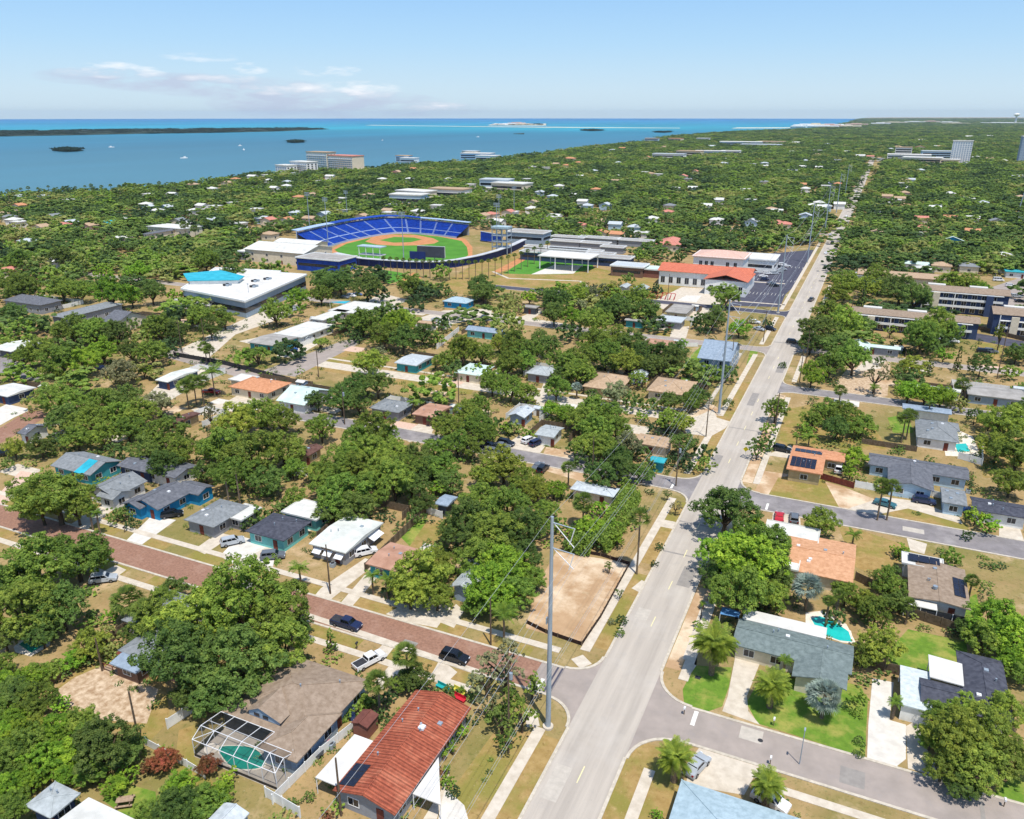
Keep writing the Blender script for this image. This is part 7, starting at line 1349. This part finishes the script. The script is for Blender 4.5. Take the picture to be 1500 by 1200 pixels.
protos = bpy.data.collections.new('woodland_parts')
for i in range(6):
    V, F, L = crown(500+i, 1900, .078, 'broad', .35); V = V.copy(); V[:,2] = V[:,2]*1.15+.75; me = np_mesh('woodland_crown', V, F, WOODS); o = bpy.data.objects.new('woodland_crown', me); protos.objects.link(o)
def scatter(name, P3, S3, protos, extra, label):
    me = bpy.data.meshes.new(name); me.vertices.add(len(P3)); me.vertices.foreach_set('co', P3.astype(np.float32).ravel()); at_ = me.attributes.new('scl', 'FLOAT_VECTOR', 'POINT'); at_.data.foreach_set('vector', S3.astype(np.float32).ravel())
    o = bpy.data.objects.new(name, me); COL.objects.link(o); ng = bpy.data.node_groups.new(name, 'GeometryNodeTree'); ng.interface.new_socket('Geometry', in_out='INPUT', socket_type='NodeSocketGeometry'); ng.interface.new_socket('Geometry', in_out='OUTPUT', socket_type='NodeSocketGeometry')
    N, K = ng.nodes, ng.links; gi, go = N.new('NodeGroupInput'), N.new('NodeGroupOutput'); ci = N.new('GeometryNodeCollectionInfo'); ci.inputs['Collection'].default_value = protos; ci.inputs['Separate Children'].default_value = True; ci.inputs['Reset Children'].default_value = True
    ip = N.new('GeometryNodeInstanceOnPoints'); ip.inputs['Pick Instance'].default_value = True; K.new(gi.outputs[0], ip.inputs['Points']); K.new(ci.outputs[0], ip.inputs['Instance'])
    a = N.new('GeometryNodeInputNamedAttribute'); a.data_type = 'FLOAT_VECTOR'; a.inputs[0].default_value = 'scl'; K.new(a.outputs[0], ip.inputs['Scale'])
    rv = N.new('FunctionNodeRandomValue'); rv.data_type = 'FLOAT'; rv.inputs[3].default_value = 6.28; cb = N.new('ShaderNodeCombineXYZ'); K.new(rv.outputs[1], cb.inputs[2]); K.new(cb.outputs[0], ip.inputs['Rotation'])
    ri = N.new('FunctionNodeRandomValue'); ri.data_type = 'INT'; ri.inputs[4].default_value = 0; ri.inputs[5].default_value = len(protos.objects)-1; ri.inputs['Seed'].default_value = 5; K.new(ri.outputs[2], ip.inputs['Instance Index'])
    K.new(ip.outputs[0], go.inputs[0]); md = o.modifiers.new('scatter', 'NODES'); md.node_group = ng; tag(o, label, extra, None, 'stuff'); return o
scatter('woodland', P3, S3, protos, 'woodland', 'continuous green tree canopy covering the land out to the horizon')
prm = bpy.data.collections.new('mangrove_parts')
for i in range(3): V, F, L = crown(540+i, 900, .1, 'broad', .45); V[:,2] += .8; o = bpy.data.objects.new('mangrove_crown', np_mesh('mangrove_crown', V, F, MANGL)); prm.objects.link(o)
scatter('mangroves', PM, SM, prm, 'mangroves', 'dark mangrove thicket covering the barrier island and islets in the water')
# low shrubs and weeds in the yards
n = 17000; u = rng.uniform(-1,1,n); d = 62+rng.random(n)**.7*400; X0 = u*.72*d; c, sn = math.cos(YAW), math.sin(YAW); X = X0*c-d*sn; Y = X0*sn+d*c
ok = near_ok(X, Y); px_, py_ = pxy(X, Y)
KEEP = [[at(*p) for p in g_[2]] for g_ in GR if g_[0] in (DIRT, SAND, LAWN, CONC, CONCW, TURF)]+KEEP[len(GR)-sum(1 for g_ in GR if g_[0] not in (DIRT, SAND, LAWN, GRASS, CONC, CONCW, TURF, CLAY)):]
for Q in KEEP: ok &= ~inpoly(X, Y, Q)
for P in OPEN: ok &= ~inpoly(px_, py_, P)
nn = np.zeros(n, bool)
for tx, ty, tr_ in TREEZ: nn |= (X-tx)**2+(Y-ty)**2 < (tr_*1.25)**2
ok &= nn | (rng.random(n) < .38)
X, Y = X[ok], Y[ok]; fx_ = []
for h in HZ:
    if 60 < math.hypot(h[0], h[1]) < 330:
        for k in range(14):
            sx = rng.random() < .5; t = rng.uniform(-1,1); fx_.append((h[0]+t*h[2], h[1]+(1 if rng.random() < .4 else -1)*(h[3]+.2)) if sx else (h[0]+(1 if rng.random() < .5 else -1)*(h[2]+.2), h[1]+t*h[3]))
fx_ = np.array(fx_); o2 = np.ones(len(fx_), bool)
for Q in [[at(*p) for p in q[1]] for q in DRV]+[rect(-31.5,40,-17.5,300), rect(-320,83,-29,99.4), rect(-20,82,130,95)]: o2 &= ~inpoly(fx_[:,0], fx_[:,1], Q)
fx_ = fx_[o2]; nf = len(fx_); X = np.concatenate([X, fx_[:,0]]); Y = np.concatenate([Y, fx_[:,1]]); k = len(X); rs = rng.uniform(.4,2.0,k)*rng.uniform(.6,1.1,k); rs[-nf:] = rng.uniform(.35,.8,nf); print('undergrowth', k)
pr2 = bpy.data.collections.new('undergrowth_parts')
for i in range(3): V, F, L = crown(600+i, 700, .09, 'broad'); V[:,2] += .5; o = bpy.data.objects.new('undergrowth_clump', np_mesh('undergrowth_clump', V, F, WOODS)); pr2.objects.link(o)
scatter('undergrowth', np.stack([X,Y,np.zeros(k)],1), np.stack([rs,rs,rs*rng.uniform(.5,.9,k)],1), pr2, 'undergrowth', 'low shrubs and weeds growing between the houses and under the trees')
finish_labels()
for o_ in sc.objects:
    if 'label' in o_ and len(o_['label'].split()) > 16: print('LONG', o_['label'])
# ------------------------------------------------------------ haze
HZM = bpy.data.materials.new('haze'); HZM.use_nodes = True; n, l = nodes_of(HZM); n.clear(); o_ = n.new('ShaderNodeOutputMaterial'); pv = n.new('ShaderNodeVolumePrincipled'); pv.inputs['Color'].default_value = (.70,.85,1,1); pv.inputs['Density'].default_value = 2.8e-5; pv.inputs['Anisotropy'].default_value = .2; l.new(pv.outputs[0], o_.inputs['Volume'])
h = MB().box(-17500,-4000,-4,17500,17500,138).build('haze', HZM); h['kind'] = 'stuff'; h['label'] = 'thin pale blue haze over the whole view'; h['category'] = 'haze'; sc.cycles.volume_step_rate = 4
